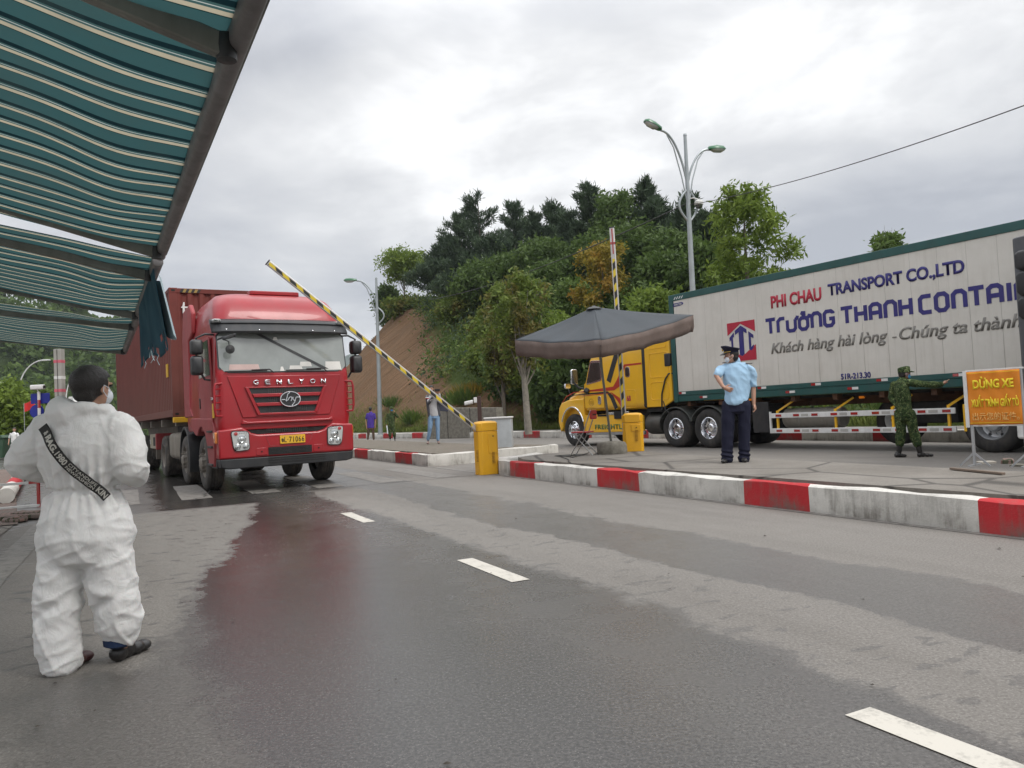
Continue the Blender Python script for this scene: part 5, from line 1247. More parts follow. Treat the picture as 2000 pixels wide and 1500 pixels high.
# ================================================================ barriers
def boomstripe(name):
    t = NT(name); sp = t.N.new("ShaderNodeSeparateXYZ"); t.L.new(t.tc.outputs['Object'], sp.inputs[0])
    f = t.math('FRACT', t.math('ADD', t.math('MULTIPLY', sp.outputs[0], 1 / .3), t.math('MULTIPLY', sp.outputs[2], 4)))
    return t.set(col=t.mix(t.math('GREATER_THAN', f, .5), (.62, .46, .02), (.018, .017, .016)), rough=.45)
M['boomstripe'] = boomstripe('yellow_black_tape'); M['boxyellow'] = pm('barrier_yellow', (.74, .38, .01), .4, var=.06, dirt=.18, dcol=(.35, .2, .05), scale=2)
M['boomalu'] = pm('boom_aluminium', (.5, .48, .46), .4, .5, dirt=.15)
def barrier(label, loc, rz, boom_a, length, h, redtop=False, tilt=0):
    r = thing('barrier_gate', label, 'barrier', loc, rz, group='yellow lifting barriers')
    ch = lambda w_, d_, c: [(-w_ + c, -d_), (w_ - c, -d_), (w_, -d_ + c), (w_, d_ - c), (w_ - c, d_), (-w_ + c, d_), (-w_, d_ - c), (-w_, -d_ + c)]
    q = lambda z, k=1.: [(x * k, y * k, z) for x, y in ch(.21, .17, .06)]
    MB().loft([q(.0), q(h - .2)]).build('cabinet', M['boxyellow'], r, bevel=.008)
    MB().loft([q(h - .195, 1.02), q(h - .045, 1.02), q(h - .012, .86), q(h, .5)]).build('lid', M['boxyellow'], r, bevel=.01)
    dr = MB().box(-.03, .16, -.183, -.165, .42, h - .24).build('door', M['boxyellow'], r, bevel=.006)
    MB().lathe([(.012, 0), (.012, -.012), (0, -.014)], (.075, -.183, h - .3), 'y', 10).build('lock', M['ink'], dr)
    for i in range(9):
        MB().box(.04, .1, -.186, -.18, .22 + i * .026, .229 + i * .026).build('vent_slot', pm('slot_brown', (.22, .1, .0), .6), r)
        MB().box(-.214, -.2, -.08, .02, .26 + i * .026, .269 + i * .026).build('vent_slot', M['slot'] if 'slot' in M else M['boxyellow'], r)
    B = bpy.data.objects.new('boom', None)
    mb = MB(); mb.box(-.25, length, -.022, .022, -.05, .05); mb_ = mb.build('boom', M['boomalu'], r, bevel=.012)
    bpy.data.objects.remove(B)
    mb_.location = (-.2, .0, h - .14); mb_.rotation_euler = (0, boom_a, tilt)
    for s in (-1, 1): MB().box(.1, length - (.65 if redtop else .02), s * .0245 - .001, s * .0245 + .001, -.022, .03).build('stripe_tape', M['boomstripe'], mb_)
    MB().box(length, length + .02, -.026, .026, -.056, .056).build('end_cap', M['black'], mb_, bevel=.005)
    if redtop:
        for z0, z1, x0, x1 in ((-.012, .012, length - .55, length - .02), (-.05, .05, length - .35, length - .3)): MB().box(x0, x1, -.0275, .0275, z0 - .001, z1 + .001).build('red_tape', M['redlens'], mb_)
    return r
p0 = on(952, 926); tip_ = None
k0 = Vector((p0.x, p0.y, 0)); hB = at(952, 822, p0.y + .05).z
# the boom swings in the vertical plane across the road; find its raise from where its tip is
vdir = -V; best = None
for k in np.arange(2.5, 5.5, .02):
    q = k0 + vdir * .2 + vdir * float(k); m = cm.inverted() @ Vector((q.x, q.y, 0)); px = 1000 + 1500 * m.x / -m.z
    z = at(523, 513, q.y).z; m = cm.inverted() @ Vector((q.x, q.y, z)); px = 1000 + 1500 * m.x / -m.z
    if best is None or abs(px - 523) < best[0]: best = (abs(px - 523), float(k), z)
run_, top_ = best[1], best[2] - (hB - .14)
# cabinet's local -x must point across the road: local frame turned so that x = V
b1 = barrier('yellow barrier cabinet with its striped boom half raised in front of the red cab', (k0.x, k0.y, 0), math.atan2(V.y, V.x), 0, math.hypot(run_, top_), hB)
for o in b1.children:
    if o.name.startswith('boom'): o.rotation_euler = (0, math.pi + math.atan2(top_, run_), 0)
p = on(1238, 881, .272); h2 = at(1238, 806, p.y).z - .272; tp = at(1197, 441, p.y)
b2 = barrier('yellow barrier cabinet under the parasol with its boom standing upright', (p.x, p.y, .27), R(-8), 0, tp.z - .27 - h2 + .1, h2, True)
for o in b2.children:
    if o.name.startswith('boom'): o.rotation_euler = (0, -math.pi / 2 + math.atan2(tp.x - at(1222, 806, p.y).x, tp.z), 0); o.location = (-.16, -.1, h2 - .16)
# grey cabinet and camera pole behind the first barrier
p = on(977, 893); gc = thing('control_cabinet', 'pale grey control cabinet with a white lid behind the yellow barrier', 'cabinet', (p.x, p.y + .2, 0), R(-6)); hc = at(977, 815, p.y + .2).z
MB().box(-.36, .36, -.2, .25, 0, hc - .03).build('body', pm('pale_grey_enamel', (.42, .45, .46), .4, dirt=.12), gc, bevel=.01); MB().box(-.38, .385, -.23, .27, hc - .03, hc + .012).build('lid', M['white'], gc, bevel=.008)
p = at(938, 830, 17.2); bp_ = thing('camera_post', 'dark post with a white camera behind the grey cabinet', 'camera post', (p.x, p.y, 0)); zt = at(938, 774, 17.2).z
MB().box(-.045, .045, -.045, .045, 0, zt).build('post', pm('dark_brown_post', (.05, .025, .02), .5), bp_, bevel=.006)
mb = MB(); mb.box(-.12, -.045, -.05, .05, zt - .14, zt - .02); mb.build('mount', M['white'], bp_, bevel=.01)
cm_ = MB().loft([[(x, a, zt - .14 + b + (x + .3) * .16) for a, b in rrect(.09, .085, .02, 3)] for x in (-.33, -.14)]).build('camera', M['white'], bp_, bevel=.008)
MB().lathe([(0, -.345), (.03, -.345), (.034, -.325), (0, -.32)], (0, 0, zt - .145), 'x', 12).build('lens', M['ink'], cm_)
# ================================================================ parasol, its block and the chair
pb_ = on(1196, 886, .272)
bl = MB(); ring = []
for z, k in ((0, 1.0), (.04, 1.04), (.17, 1.02), (.225, .95), (.25, .6), (.262, .12)):
    ring.append([((.29 * k + .018 * noise.noise(Vector((math.cos(a) * 2, math.sin(a) * 2, z * 6)))) * math.cos(a), (.27 * k + .015 * noise.noise(Vector((math.cos(a) * 3, math.sin(a) * 3, z * 6 + 4)))) * math.sin(a), z) for a in [2 * math.pi * i / 28 for i in range(28)]])
t_ = NT('rough_concrete'); t_.bump(t_.noise(22, 6, .7), .8, .02); M['concrete'] = t_.set(col=t_.mix(t_.rng(t_.noise(6, 6, .7), .35, .7), (.13, .12, .095), (.27, .25, .21)), rough=.9)
o = bl.loft(ring).build('concrete_block', M['concrete'], None, smooth=60); o.location = (pb_.x, pb_.y, .27); tag(o, 'rough round concrete block holding the parasol pole', 'parasol base')
ux = thing('parasol', 'big square dark grey parasol with a brownish drooping valance over the yellow lorry', 'parasol', (pb_.x, pb_.y, .27)); W0 = Vector((pb_.x, pb_.y, .27))
M['canopy'] = pm('grey_canvas', (.042, .05, .058), .75, var=.15, scale=1.2, bump=.2, bs=150, dirt=.15, dcol=(.1, .09, .08))
M['valance'] = pm('brown_valance', (.13, .095, .08), .8, var=.2, bump=.15, bs=100)
ap = at(1160, 600, 14.5) - W0; CL = at(1006, 664, 14.5) - W0; CF = at(1173, 664, 12.9) - W0; CR = at(1354, 616, 14.2) - W0; CB = CL + CR - CF; CB.z += .1
def panel(A, B, n=14):
    rows = []
    for i in range(n + 1):
        f = i / n; row = []
        for j in range(n + 1):
            g = j / n; p = ap.lerp(A.lerp(B, g), f); s = -.035 * math.sin(math.pi * f) * (1 - .3 * abs(2 * g - 1)) + .05 * f * (abs(2 * g - 1) ** 2) * 0; rip = .012 * f * math.sin(g * 17 + f * 4)
            ed = -.05 * f * math.sin(math.pi * g); row.append(p + Vector((0, 0, s + rip * .6 + ed)))
        rows.append(row)
    return rows
mb = MB(); vb = MB()
for A, B in ((CL, CF), (CF, CR), (CR, CB), (CB, CL)):
    rw = panel(A, B); mb.loft(rw, cap=False, closed=False)
    top_r = rw[-1]; cen = (CL + CR) / 2; rr_ = [top_r]
    for k in (1, 2, 3):
        rr_.append([p + Vector((0, 0, -.1 * k)) + (p - cen).normalized() * (.012 * k * math.sin(j * 1.9 + k) - .01 * k) for j, p in enumerate(top_r)])
    vb.loft(rr_, cap=False, closed=False)
cn = mb.build('canopy', M['canopy'], ux, smooth=50, fix=False); cn.modifiers.new('t', 'SOLIDIFY').thickness = .006
cn = vb.build('valance', M['valance'], ux, smooth=50, fix=False); cn.modifiers.new('t', 'SOLIDIFY').thickness = .006
MB().tube([(0, 0, .05), ap * .5 + Vector((0, 0, .02)), ap + Vector((0, 0, -.02))], .024, 10).build('pole', pm('pole_grey', (.2, .21, .2), .4, .6), ux)
for Cc in (CL, CF, CR, CB, (CL + CF) / 2, (CF + CR) / 2, (CR + CB) / 2, (CB + CL) / 2): MB().bar(ap + Vector((0, 0, -.2)), Cc + Vector((0, 0, -.1)), .02, .02).build('rib', M['black'], ux)
MB().lathe([(.0, -.06), (.15, -.04), (.1, .0), (.04, .012), (.02, .03), (0, .03)], tuple(ap), 'z', 14).build('top_cap', M['black'], ux)
# red folding chair
cpn = on(1140, 889, .272); ch = thing('folding_chair', 'red folding chair with grey tube legs beside the parasol block', 'chair', (cpn.x, cpn.y, .272), R(158))
# local: seat runs along +x (towards the sitter's front), width along y
M['chairred'] = pm('red_vinyl', (.42, .02, .025), .4); M['tube'] = pm('grey_tube', (.33, .33, .32), .35, .7)
MB().loft([[(x, y, z + b) for x, y in rrect(.38, .4, .05, 4, .0, 0)] for z, b in ((.45, 0), (.475, 0))]).build('seat', M['chairred'], ch, bevel=.008)
bk_ = MB().loft([[(-.22 - dx, a, .8 + b) for a, b in rrect(.38, .18, .04, 4)] for dx in (0, .02, .04)]).build('backrest', M['chairred'], ch, bevel=.006)
for y in (-.08, 0, .08): MB().box(-.27, -.21, y - .025, y + .025, .79, .81).build('back_slot', M['ink'], bk_)
for s in (-1, 1):
    MB().tube([(.22, s * .19, .0), (-.08, s * .19, .47), (-.24, s * .19, .88)], .011, 8).build('leg', M['tube'], ch)
    MB().tube([(-.24, s * .17, .0), (.16, s * .17, .46)], .011, 8).build('leg', M['tube'], ch)
for x, z, w_ in ((.21, .02, .38), (-.23, .02, .34), (.1, .19, .36), (-.13, .13, .32)): MB().tube([(x, -w_ / 2, z), (x, w_ / 2, z)], .009, 6).build('stretcher', M['tube'], ch)
mb = MB(); pts = [on(1150, 884, .28), on(1120, 893, .285), on(1092, 890, .285), on(1110, 898, .285), on(1115, 905, .288), on(1118, 916, .2), on(1120, 930, .01), on(1116, 935, .01)]
sm = []
for i in range(len(pts) - 1):
    for k in range(5): sm.append(pts[i].lerp(pts[i + 1], k / 5) + Vector((.015 * math.sin(i * 5 + k), 0, 0)))
tag(mb.tube(sm, .008, 6).build('cable', M['ink'], None), 'thin black cable trailing from the parasol block over the kerb', 'cable')
dm = MB(); c0 = on(1115, 889, .278)
dm.add([c0 + Vector((.38 * math.cos(a) * random.uniform(.7, 1.1), .3 * math.sin(a) * random.uniform(.6, 1.1), .003)) for a in [2 * math.pi * i / 22 for i in range(22)]] , [tuple(range(22))])
struct(dm.build('damp_soil', pm('damp_soil', (.03, .028, .02), .8), smooth=0, fix=False), 'stuff')
# ================================================================ orange notice on its stand
L_, R_ = on(1899, 910, .272), on(1992, 912, .272); dd = (R_ - L_); dd.z = 0; wS = dd.length
def zat(py, Y): return at(1930, py, Y).z
ns = thing('notice_board', 'orange cloth notice with yellow lettering on a grey metal stand', 'notice', (L_.x, L_.y, .272), math.atan2(dd.y, dd.x) + R(0)); wS = .585
z1 = zat(725, L_.y) - .272; z0 = z1 - .64
M['orangecloth'] = pm('orange_cloth', (.68, .22, .01), .7, var=.08, bump=.25, bs=7)
for x in (.03, wS): MB().box(x - .015, x + .015, -.015, .015, .0, z1 + .01).build('post', M['steel'], ns, bevel=.003)
for z in (z0 - .02, z1): MB().box(.0, wS + .03, -.012, .012, z, z + .02).build('cross_bar', M['white'], ns, bevel=.003)
MB().box(-.03, .012, -.02, -.012, z0 - .03, z1 + .015).build('edge_strip', M['white'], ns)
rw = [[(.015 + (wS - .02) * i / 20, -.022 + .006 * math.sin(i * 1.1 + j * .7), z0 + (z1 - z0) * j / 16) for i in range(21)] for j in range(17)]
sg = MB().loft(rw, cap=False, closed=False).build('cloth', M['orangecloth'], ns, smooth=60, fix=False); sg.modifiers.new('t', 'SOLIDIFY').thickness = .003
M['yink'] = pm('yellow_lettering', (.78, .6, .02), .6); M['yink2'] = pm('pale_orange_lettering', (.72, .42, .12), .6)
hS = z1 - z0
text('lettering', 'DỪNG XE', M['yink'], sg, (.08, -.034, z0 + hS * .67), (1, 0, 0), (0, 0, 1), wS - .15, hS * .23, bold=.045, ext=.003)
text('lettering', 'XUẤT TRÌNH GIẤY TỜ', M['yink'], sg, (.05, -.034, z0 + hS * .33), (1, 0, 0), (0, 0, 1), wS - .08, hS * .23, bold=.04, ext=.003)
text('lettering', '出示您的证件。', M['yink2'], sg, (.055, -.034, z0 + hS * .08), (1, 0, 0), (0, 0, 1), wS - .09, hS * .15, bold=.006, ext=.003)
mb = MB()
for z in (z0 + .02, z1 - .022): mb.box(.02, wS - .01, -.033, -.03, z, z + .005)
mb.build('border_line', M['yink'], sg)
for x in (.03, wS):
    for s in (-1, 1): MB().bar((x, 0, .16), (x + s * .16, s * .02, .0), .02, .02).build('foot', M['steel'], ns)
    MB().bar((x, -.18, .012), (x, .18, .012), .02, .02).build('foot', M['steel'], ns)
for i, (px, py, w_, d_, h_, c, nm) in enumerate(((1925, 905, .22, .12, .03, 'paper', 'flat pale stone by the near foot of the orange notice'), (1968, 905, .2, .14, .06, 'brickred', 'reddish broken brick behind the foot of the orange notice'), (1990, 911, .2, .1, .03, 'concrete', 'grey stone chip beside the far foot of the orange notice'))):
    p = on(px, py, .272); rr = rrect(w_, d_, .03, 3)
    o = MB().loft([[(x * k * random.uniform(.9, 1.1), y * k * random.uniform(.9, 1.1), z) for x, y in rr] for z, k in ((0, 1), (h_ * .7, .97), (h_, .7))]).build('stone', M[c] if c != 'paper' else pm('pale_stone', (.3, .28, .24), .9), None); o.location = p; o.rotation_euler[2] = i; tag(o, nm, 'stone')
a, b = on(1858, 915, .29), on(1960, 925, .29); o = MB().bar(a, b, .05, .025).build('plank', pm('old_wood', (.16, .12, .09), .9), None, bevel=.004); tag(o, 'narrow old wooden plank lying under the orange notice', 'plank')
# ================================================================ street lamps and wire
M['lampgreen'] = pm('green_enamel', (.02, .13, .05), .35, coat=.3); M['lamppole'] = pm('lamp_pole', (.33, .36, .37), .45, .5, dirt=.1)
def head(parent, p, d, ln=.62):
    d = Vector(d).normalized(); s = Vector((0, 0, 1)).cross(d).normalized(); up = d.cross(s)
    if up.z < 0: up = -up
    def ring(t, w_, h_, low=False):
        return [Vector(p) + d * t + s * (w_ * math.cos(a)) + up * ((h_ if not low else -h_) * math.sin(a)) for a in [math.pi * i / 12 for i in range(13)]]
    T = MB().loft([ring(t, w_, h_) for t, w_, h_ in ((0, .06, .05), (.05, .12, .12), (ln * .5, .16, .17), (ln * .85, .15, .15), (ln, .08, .08))]).build('lamp_head', M['lampgreen'], parent, smooth=60)
    MB().loft([ring(t, w_, h_, True) for t, w_, h_ in ((ln * .22, .1, .03), (ln * .4, .14, .1), (ln * .75, .13, .11), (ln * .95, .07, .04))]).build('lens', M['lens'], T, smooth=60)
    return T
def lamp(label, base, H_, arms, lean=0, sc=1.):
    r = thing('street_lamp', label, 'street lamp', base, 0, group='grey street lamps with green heads'); r.rotation_euler = (0, lean, 0)
    MB().tube([(0, 0, 0), (0, 0, H_ * .45), (0, 0, H_ * .75), (0, 0, H_)], [.11 * sc, .09 * sc, .07 * sc, .05 * sc], 12).build('pole', M['lamppole'], r)
    MB().lathe([(.2, 0), (.2, .03), (.12, .05), (.12, .4), (.1, .42)], (0, 0, 0), 'z', 14).build('base', M['lamppole'], r)
    MB().lathe([(0, .0), (.06 * sc, .01), (.05 * sc, .08), (0, .1)], (0, 0, H_), 'z', 10).build('finial', M['lamppole'], r)
    for hx, hy, hz, dx, dz in arms:
        d = Vector((hx, hy, 0)).normalized(); zc = H_ * .82; rr = math.hypot(hx, hy)
        def pt(q, z): return d * q + Vector((0, 0, z))
        zz0 = hz; n = 12; arc = []
        for i in range(n + 1):
            f = i / n; q = rr * (f ** 1.35); z = zc + (zz0 - zc) * math.sin(f * math.pi / 2) ** .9; arc.append(pt(q, z))
        loop = [pt(-.32 * sc * math.sin(math.pi * i / 10), zc - H_ * .115 * (i / 10)) for i in range(11)]
        MB().tube(loop[::-1] + arc[1:], .035 * sc, 8).build('arm', M['lamppole'], r)
        MB().tube([pt(.02, zc - H_ * .06), pt(rr * .22, zc + (zz0 - zc) * .2), pt(rr * .5, zc + (zz0 - zc) * .72), pt(rr * .75, zc + (zz0 - zc) * .93)], .02 * sc, 6).build('brace', M['lamppole'], r)
        head(r, d * (rr - .02) + Vector((0, 0, zz0)), (d.x * dx, d.y * dx, dz), .62 * sc)
    return r
p = on(743, 849, .27); Yl = p.y; top = at(735, 545, Yl); hd = at(697, 549, Yl)
lamp('single-headed grey lamp standing in front of the bare earth slope', (p.x, p.y, .27), top.z - .27, [(hd.x - top.x, 0, hd.z - .27, 1, .02)], lean=math.atan2(top.x - p.x, top.z), sc=1.25)
Yr = 27.; b_ = at(1353, 570, Yr); top = at(1338, 266, Yr); h1 = at(1286, 263, Yr); h2_ = at(1388, 286, Yr); bx = b_.x + (b_.x - top.x) * b_.z / (top.z - b_.z)
lr = lamp('tall double-armed grey lamp rising behind the white box container', (bx, Yr, .2), top.z - .2, [(h1.x - top.x, -.4, h1.z - .2, 1, .38), (h2_.x - top.x, .3, h2_.z - .2, 1, .06)], lean=math.atan2(top.x - bx, top.z), sc=1.15)
dp = at(1365, 398, Yr)
dc = thing('dome_camera', 'white dome camera on a bracket of the double-armed lamp', 'camera', dp); lx = at(1346, 393, Yr).x - dp.x
MB().tube([(lx, 0, .2), (lx * .5, 0, .22), (0, 0, .16)], .02, 6).build('bracket', M['white'], dc); MB().lathe([(0, .14), (.1, .13), (.15, .08), (.16, -.02), (.15, -.04)], (0, 0, 0), 'z', 20).build('housing', M['white'], dc); MB().lathe([(.14, -.04), (.12, -.12), (.06, -.17), (0, -.18)], (0, 0, 0), 'z', 20).build('dome', M['sideglass'], dc)
def wire(a, b, sag, r=.014): return [a.lerp(b, i / 30) + Vector((0, 0, -4 * sag * (i / 30) * (1 - i / 30))) for i in range(31)]
A, Bq, Cq, Dq = at(2150, 150, 13.), at(1347, 400, Yr), at(840, 585, 60), at(1345, 396, Yr)
tag(MB().tube(wire(A, Bq, .25), .012, 5).build('overhead_wire', M['ink'], None), 'black overhead wire running to the right from the double-armed lamp', 'wire')
tag(MB().tube(wire(Dq, Cq, .5), .022, 5).build('overhead_wire', M['ink'], None), 'thin wire running left from the double-armed lamp in front of the trees', 'wire')
# ================================================================ concrete block at the foot of the slope
a, b = at(835, 838, 41), at(975, 838, 37.5); dd = b - a; dd.z = 0
rt2 = thing('retaining_wall', 'stained concrete retaining wall at the foot of the earth slope', 'wall', (a.x, a.y, .0), math.atan2(dd.y, dd.x)); Lw = dd.length; hw_ = at(900, 795, 39).z
MB().prism([(0, 0), (Lw, 0), (Lw * .97, hw_ * .92), (Lw * .3, hw_), (0, hw_ * .7)], 'y', 0, .5).build('wall', M['concrete'], rt2, bevel=.02)
for k in (.3, .62): MB().box(Lw * k, Lw * k + .03, -.01, .02, 0, hw_ * .95).build('joint', M['darkgap'], rt2)
# ================================================================ people
def rings(c0, secs_, heading=0., n=20):
    """stacked ellipses: (x, y, z, half width, half depth) turned by heading"""
    ca, sa = math.cos(heading), math.sin(heading); out = []
    def ell(x, y, z, a, b, k=1.):
        return [(x + (a * k * math.cos(t)) * ca - (b * k * math.sin(t)) * sa, y + (a * k * math.cos(t)) * sa + (b * k * math.sin(t)) * ca, z) for t in [2 * math.pi * i / n for i in range(n)]]
    x, y, z, a, b = secs_[0]; dz = .25 * min(a, b) * (1 if secs_[1][2] > z else -1)
    out.append(ell(x, y, z - dz, a, b, .55))
    out += [ell(*s) for s in secs_]
    x, y, z, a, b = secs_[-1]; out.append(ell(x, y, z + dz, a, b, .55))
    return out
def cap_tube(mb, pts, rs, n=12, flat=None):
    pts = [Vector(p) for p in pts]; d0 = (pts[0] - pts[1]).normalized(); d1 = (pts[-1] - pts[-2]).normalized()
    P = [pts[0] + d0 * rs[0] * .9, pts[0] + d0 * rs[0] * .55] + pts + [pts[-1] + d1 * rs[-1] * .55, pts[-1] + d1 * rs[-1] * .9]
    Rr = [rs[0] * .4, rs[0] * .82] + list(rs) + [rs[-1] * .82, rs[-1] * .4]
    return mb.tube(P, Rr, n)
def ball(mb, c, r, n=14, rot=None):
    c = Vector(c); r = r if isinstance(r, (tuple, list)) else (r, r, r); secs = []
    for i in range(1, n):
        t = math.pi * i / n; secs.append([Vector((r[0] * math.sin(t) * math.cos(a), r[1] * math.sin(t) * math.sin(a), -r[2] * math.cos(t))) for a in [2 * math.pi * k / (n + 2) for k in range(n + 2)]])
    if rot is not None: secs = [[rot @ p for p in s] for s in secs]
    return mb.loft([[c + p for p in s] for s in secs])
def skin(name, mb, mat, parent, voxel=.008, smooth=4, fn=None, factor=.6):
    """merge overlapping volumes into one continuous surface, optionally move its points with fn(p, normal)"""
    o = mb.build(name, mat, None, smooth=0)
    m = o.modifiers.new('r', 'REMESH'); m.mode = 'VOXEL'; m.voxel_size = voxel; m.use_smooth_shade = True
    if smooth: q = o.modifiers.new('s', 'SMOOTH'); q.iterations = smooth; q.factor = factor
    dg = bpy.context.evaluated_depsgraph_get(); dg.update()
    me = bpy.data.meshes.new_from_object(o.evaluated_get(dg)); me.name = name; bpy.data.objects.remove(o)
    if fn:
        vs = [v.co.copy() for v in me.vertices]; ns = [v.normal.copy() for v in me.vertices]; co = np.empty(len(vs) * 3, dtype=np.float32)
        for i, (p, q) in enumerate(zip(vs, ns)): r = fn(p, q); co[i * 3:i * 3 + 3] = r
        me.vertices.foreach_set('co', co); me.update()
    me.polygons.foreach_set('use_smooth', [True] * len(me.polygons)); me.materials.clear(); me.materials.append(mat)
    return link(name, me, parent)
def skinmat(name, c):
    t = NT(name); m = t.set(col=t.mix(t.noise(30, 3), tuple(x * .9 for x in c), c), rough=.55); t.b.inputs['Subsurface Weight'].default_value = .1; return m
M['skin'] = skinmat('skin', (.42, .235, .16)); M['skin_tan'] = skinmat('tanned_skin', (.3, .16, .1)); M['hair'] = pm('black_hair', (.012, .009, .008), .5, var=.3, scale=60, bump=.5, bs=160)
M['shoe'] = pm('black_leather', (.014, .013, .013), .35, dirt=.15); M['mask_white'] = pm('white_mask', (.68, .72, .76), .8); M['mask_blue'] = pm('blue_mask', (.05, .3, .6), .8)
def clothmat(name, c, bumpk=.35, scale=9, stretch=(1, 1, .5), var=.1):
    t = NT(name); n = t.noise(scale, 5, .6, stretch=stretch, dist=.6); t.bump(n, bumpk, .03)
    return t.set(col=t.mix(t.rng(t.noise(3, 4), .3, .7), tuple(x * (1 - var) for x in c), tuple(min(1, x * (1 + var)) for x in c)), rough=.8, spec=.2)
def camo():
    t = NT('camouflage_cloth'); v = t.tc.outputs['Object']
    a, b, c_ = (t.noise(s, 3, .6, v, dist=1.2, off=(i * 3., i, 0)) for i, s in enumerate((14, 19, 26)))
    c = t.mix(t.math('GREATER_THAN', a, .53), (.028, .05, .018), (.075, .1, .035)); c = t.mix(t.math('GREATER_THAN', b, .6), c, (.16, .2, .09)); c = t.mix(t.math('GREATER_THAN', c_, .57), c, (.018, .022, .01))
    t.bump(t.noise(9, 4, .6, v, stretch=(1, 1, .5)), .35, .03); return t.set(col=c, rough=.85, spec=.15)
M['camo'] = camo()
def hand(mb, wrist, d, palm_n, side, curl=.4, spread=1., L=.18, thumb=1):
    """palm and five fingers: d = direction of the fingers, palm_n = out of the palm, side = thumb side"""
    w_, d, n_ = Vector(wrist), Vector(d).normalized(), Vector(palm_n).normalized(); s = Vector(side); s = (s - d * s.dot(d)).normalized(); k = L / .18
    cap_tube(mb, [w_, w_ + d * .035 * k, w_ + d * .075 * k], [.024 * k, .029 * k, .028 * k], 10)
    for j in (-1, 1): cap_tube(mb, [w_ + d * .03 * k + s * .018 * j * k, w_ + d * .085 * k + s * .024 * j * k], [.017 * k, .014 * k], 8)
    for i, (o_, l_) in enumerate(((.031, .068), (.011, .078), (-.010, .073), (-.030, .056))):
        p = w_ + d * (.085 - abs(i - 1.3) * .004) * k + s * o_ * k; f = (d + s * (o_ * 4 * spread)).normalized(); pts = [p]; ang = 0
        for q, fr in enumerate((.44, .32, .24)):
            ang += curl * (.6, .8, .5)[q]; pts.append(pts[-1] + (f * math.cos(ang) + n_ * math.sin(ang)) * l_ * fr * k)
        cap_tube(mb, pts, [.0088 * k, .0082 * k, .0076 * k, .0066 * k], 8)
    b = w_ + d * .03 * k + s * .028 * k; t1 = b + (d * .55 + s * .75 * thumb + n_ * .25).normalized() * .035 * k
    cap_tube(mb, [b, t1, t1 + (d * .85 + s * .35 * thumb + n_ * .3).normalized() * .032 * k], [.0125 * k, .0105 * k, .0085 * k], 8)
def make_head(mb, c, face, tilt=0., r=(.076, .095, .118), neck=None):
    """face: heading angle (0 looks along -y, towards the camera); returns rotation"""
    Rm = Matrix.Rotation(face, 3, 'Z') @ Matrix.Rotation(tilt, 3, 'X'); c = Vector(c)
    P = lambda x, y, z: c + Rm @ Vector((x, y, z))
    ball(mb, P(0, .006, .022), (r[0], r[1] * .98, r[2] * .82), 16, Rm); ball(mb, P(0, -.022, -.035), (r[0] * .8, r[1] * .7, r[2] * .62), 14, Rm)
    ball(mb, P(0, -.06, -.075), (.026, .022, .02), 10, Rm); cap_tube(mb, [P(0, -.088, .012), P(0, -.104, -.022)], [.009, .013], 8)
    for s in (-1, 1):
        ball(mb, P(s * (r[0] + .004), .008, -.008), (.009, .02, .03), 10, Rm); ball(mb, P(s * .03, -.085, .02), (.018, .01, .008), 8, Rm)
    for s in (-1, 1): cap_tube(mb, [P(s * .02, -.086, -.05), P(0, -.093, -.048)], [.006, .008], 6)
    return P, Rm
def eyes(P, parent, mat=None):
    for s in (-1, 1):
        e = MB(); ball(e, P(s * .031, -.086, .008), (.012, .007, .006), 8); e.build('eye', mat or M['ink'], parent)
def hair_cap(P, Rm, parent, r=(.076, .095, .118), k=1.08, low=-.05, length=0, mat=None):
    mb = MB(); ball(mb, P(0, .014, .032), (r[0] * k, r[1] * k, r[2] * .86), 18, Rm)
    ball(mb, P(0, .05, -.02), (r[0] * .93, r[1] * .58, r[2] * .55), 14, Rm)
    if length: ball(mb, P(0, .045, -.06), (r[0] * 1.12, r[1] * .62, length), 14, Rm)
    inv = Rm.transposed(); c = P(0, 0, 0)
    def fn(p, n):
        q = inv @ (p - c); lim = .052
        if q.y < -.03 and q.z < lim and not length: p = c + Rm @ Vector((q.x * .8, max(q.y, -.0), q.z))
        if q.y < -.02 and q.z < lim: p = c + Rm @ Vector((q.x, -.02, q.z))
        return p + n * .002 * noise.noise(p * 90)
    return skin('hair', mb, mat or M['hair'], parent, .006, 3, fn)
def mask(P, Rm, parent, mat):
    mb = MB(); ball(mb, P(0, -.052, -.045), (.06, .052, .05), 14, Rm); m = skin('face_mask', mb, mat, parent, .005, 2)
    for s in (-1, 1): MB().tube([P(s * .055, -.06, -.02), P(s * .083, -.02, -.002), P(s * .086, .012, .012), P(s * .088, .02, -.02), P(s * .06, -.045, -.07)], .0022, 5).build('ear_loop', mat, m)
    return m
def shoe(parent, heel, toe, mat, w_=.048, h_=.085, name='shoe'):
    a, b = Vector(heel), Vector(toe); d = (b - a).normalized(); mb = MB(); L0 = (b - a).length
    for t, r_, z in ((.12, .038, .045), (.35, .036, .05), (.6, .042, .036), (.85, .04, .03)): ball(mb, a + d * L0 * t + Vector((0, 0, z)), (r_ * (w_ / .045), r_ * 1.25, z * .98), 12)
    cap_tube(mb, [a + d * L0 * .18 + Vector((0, 0, .04)), a + d * L0 * .2 + Vector((0, 0, h_))], [.038, .036], 10)
    return skin(name, mb, mat, parent, .008, 3, lambda p, n: Vector((p.x, p.y, max(p.z, a.z + .004))))
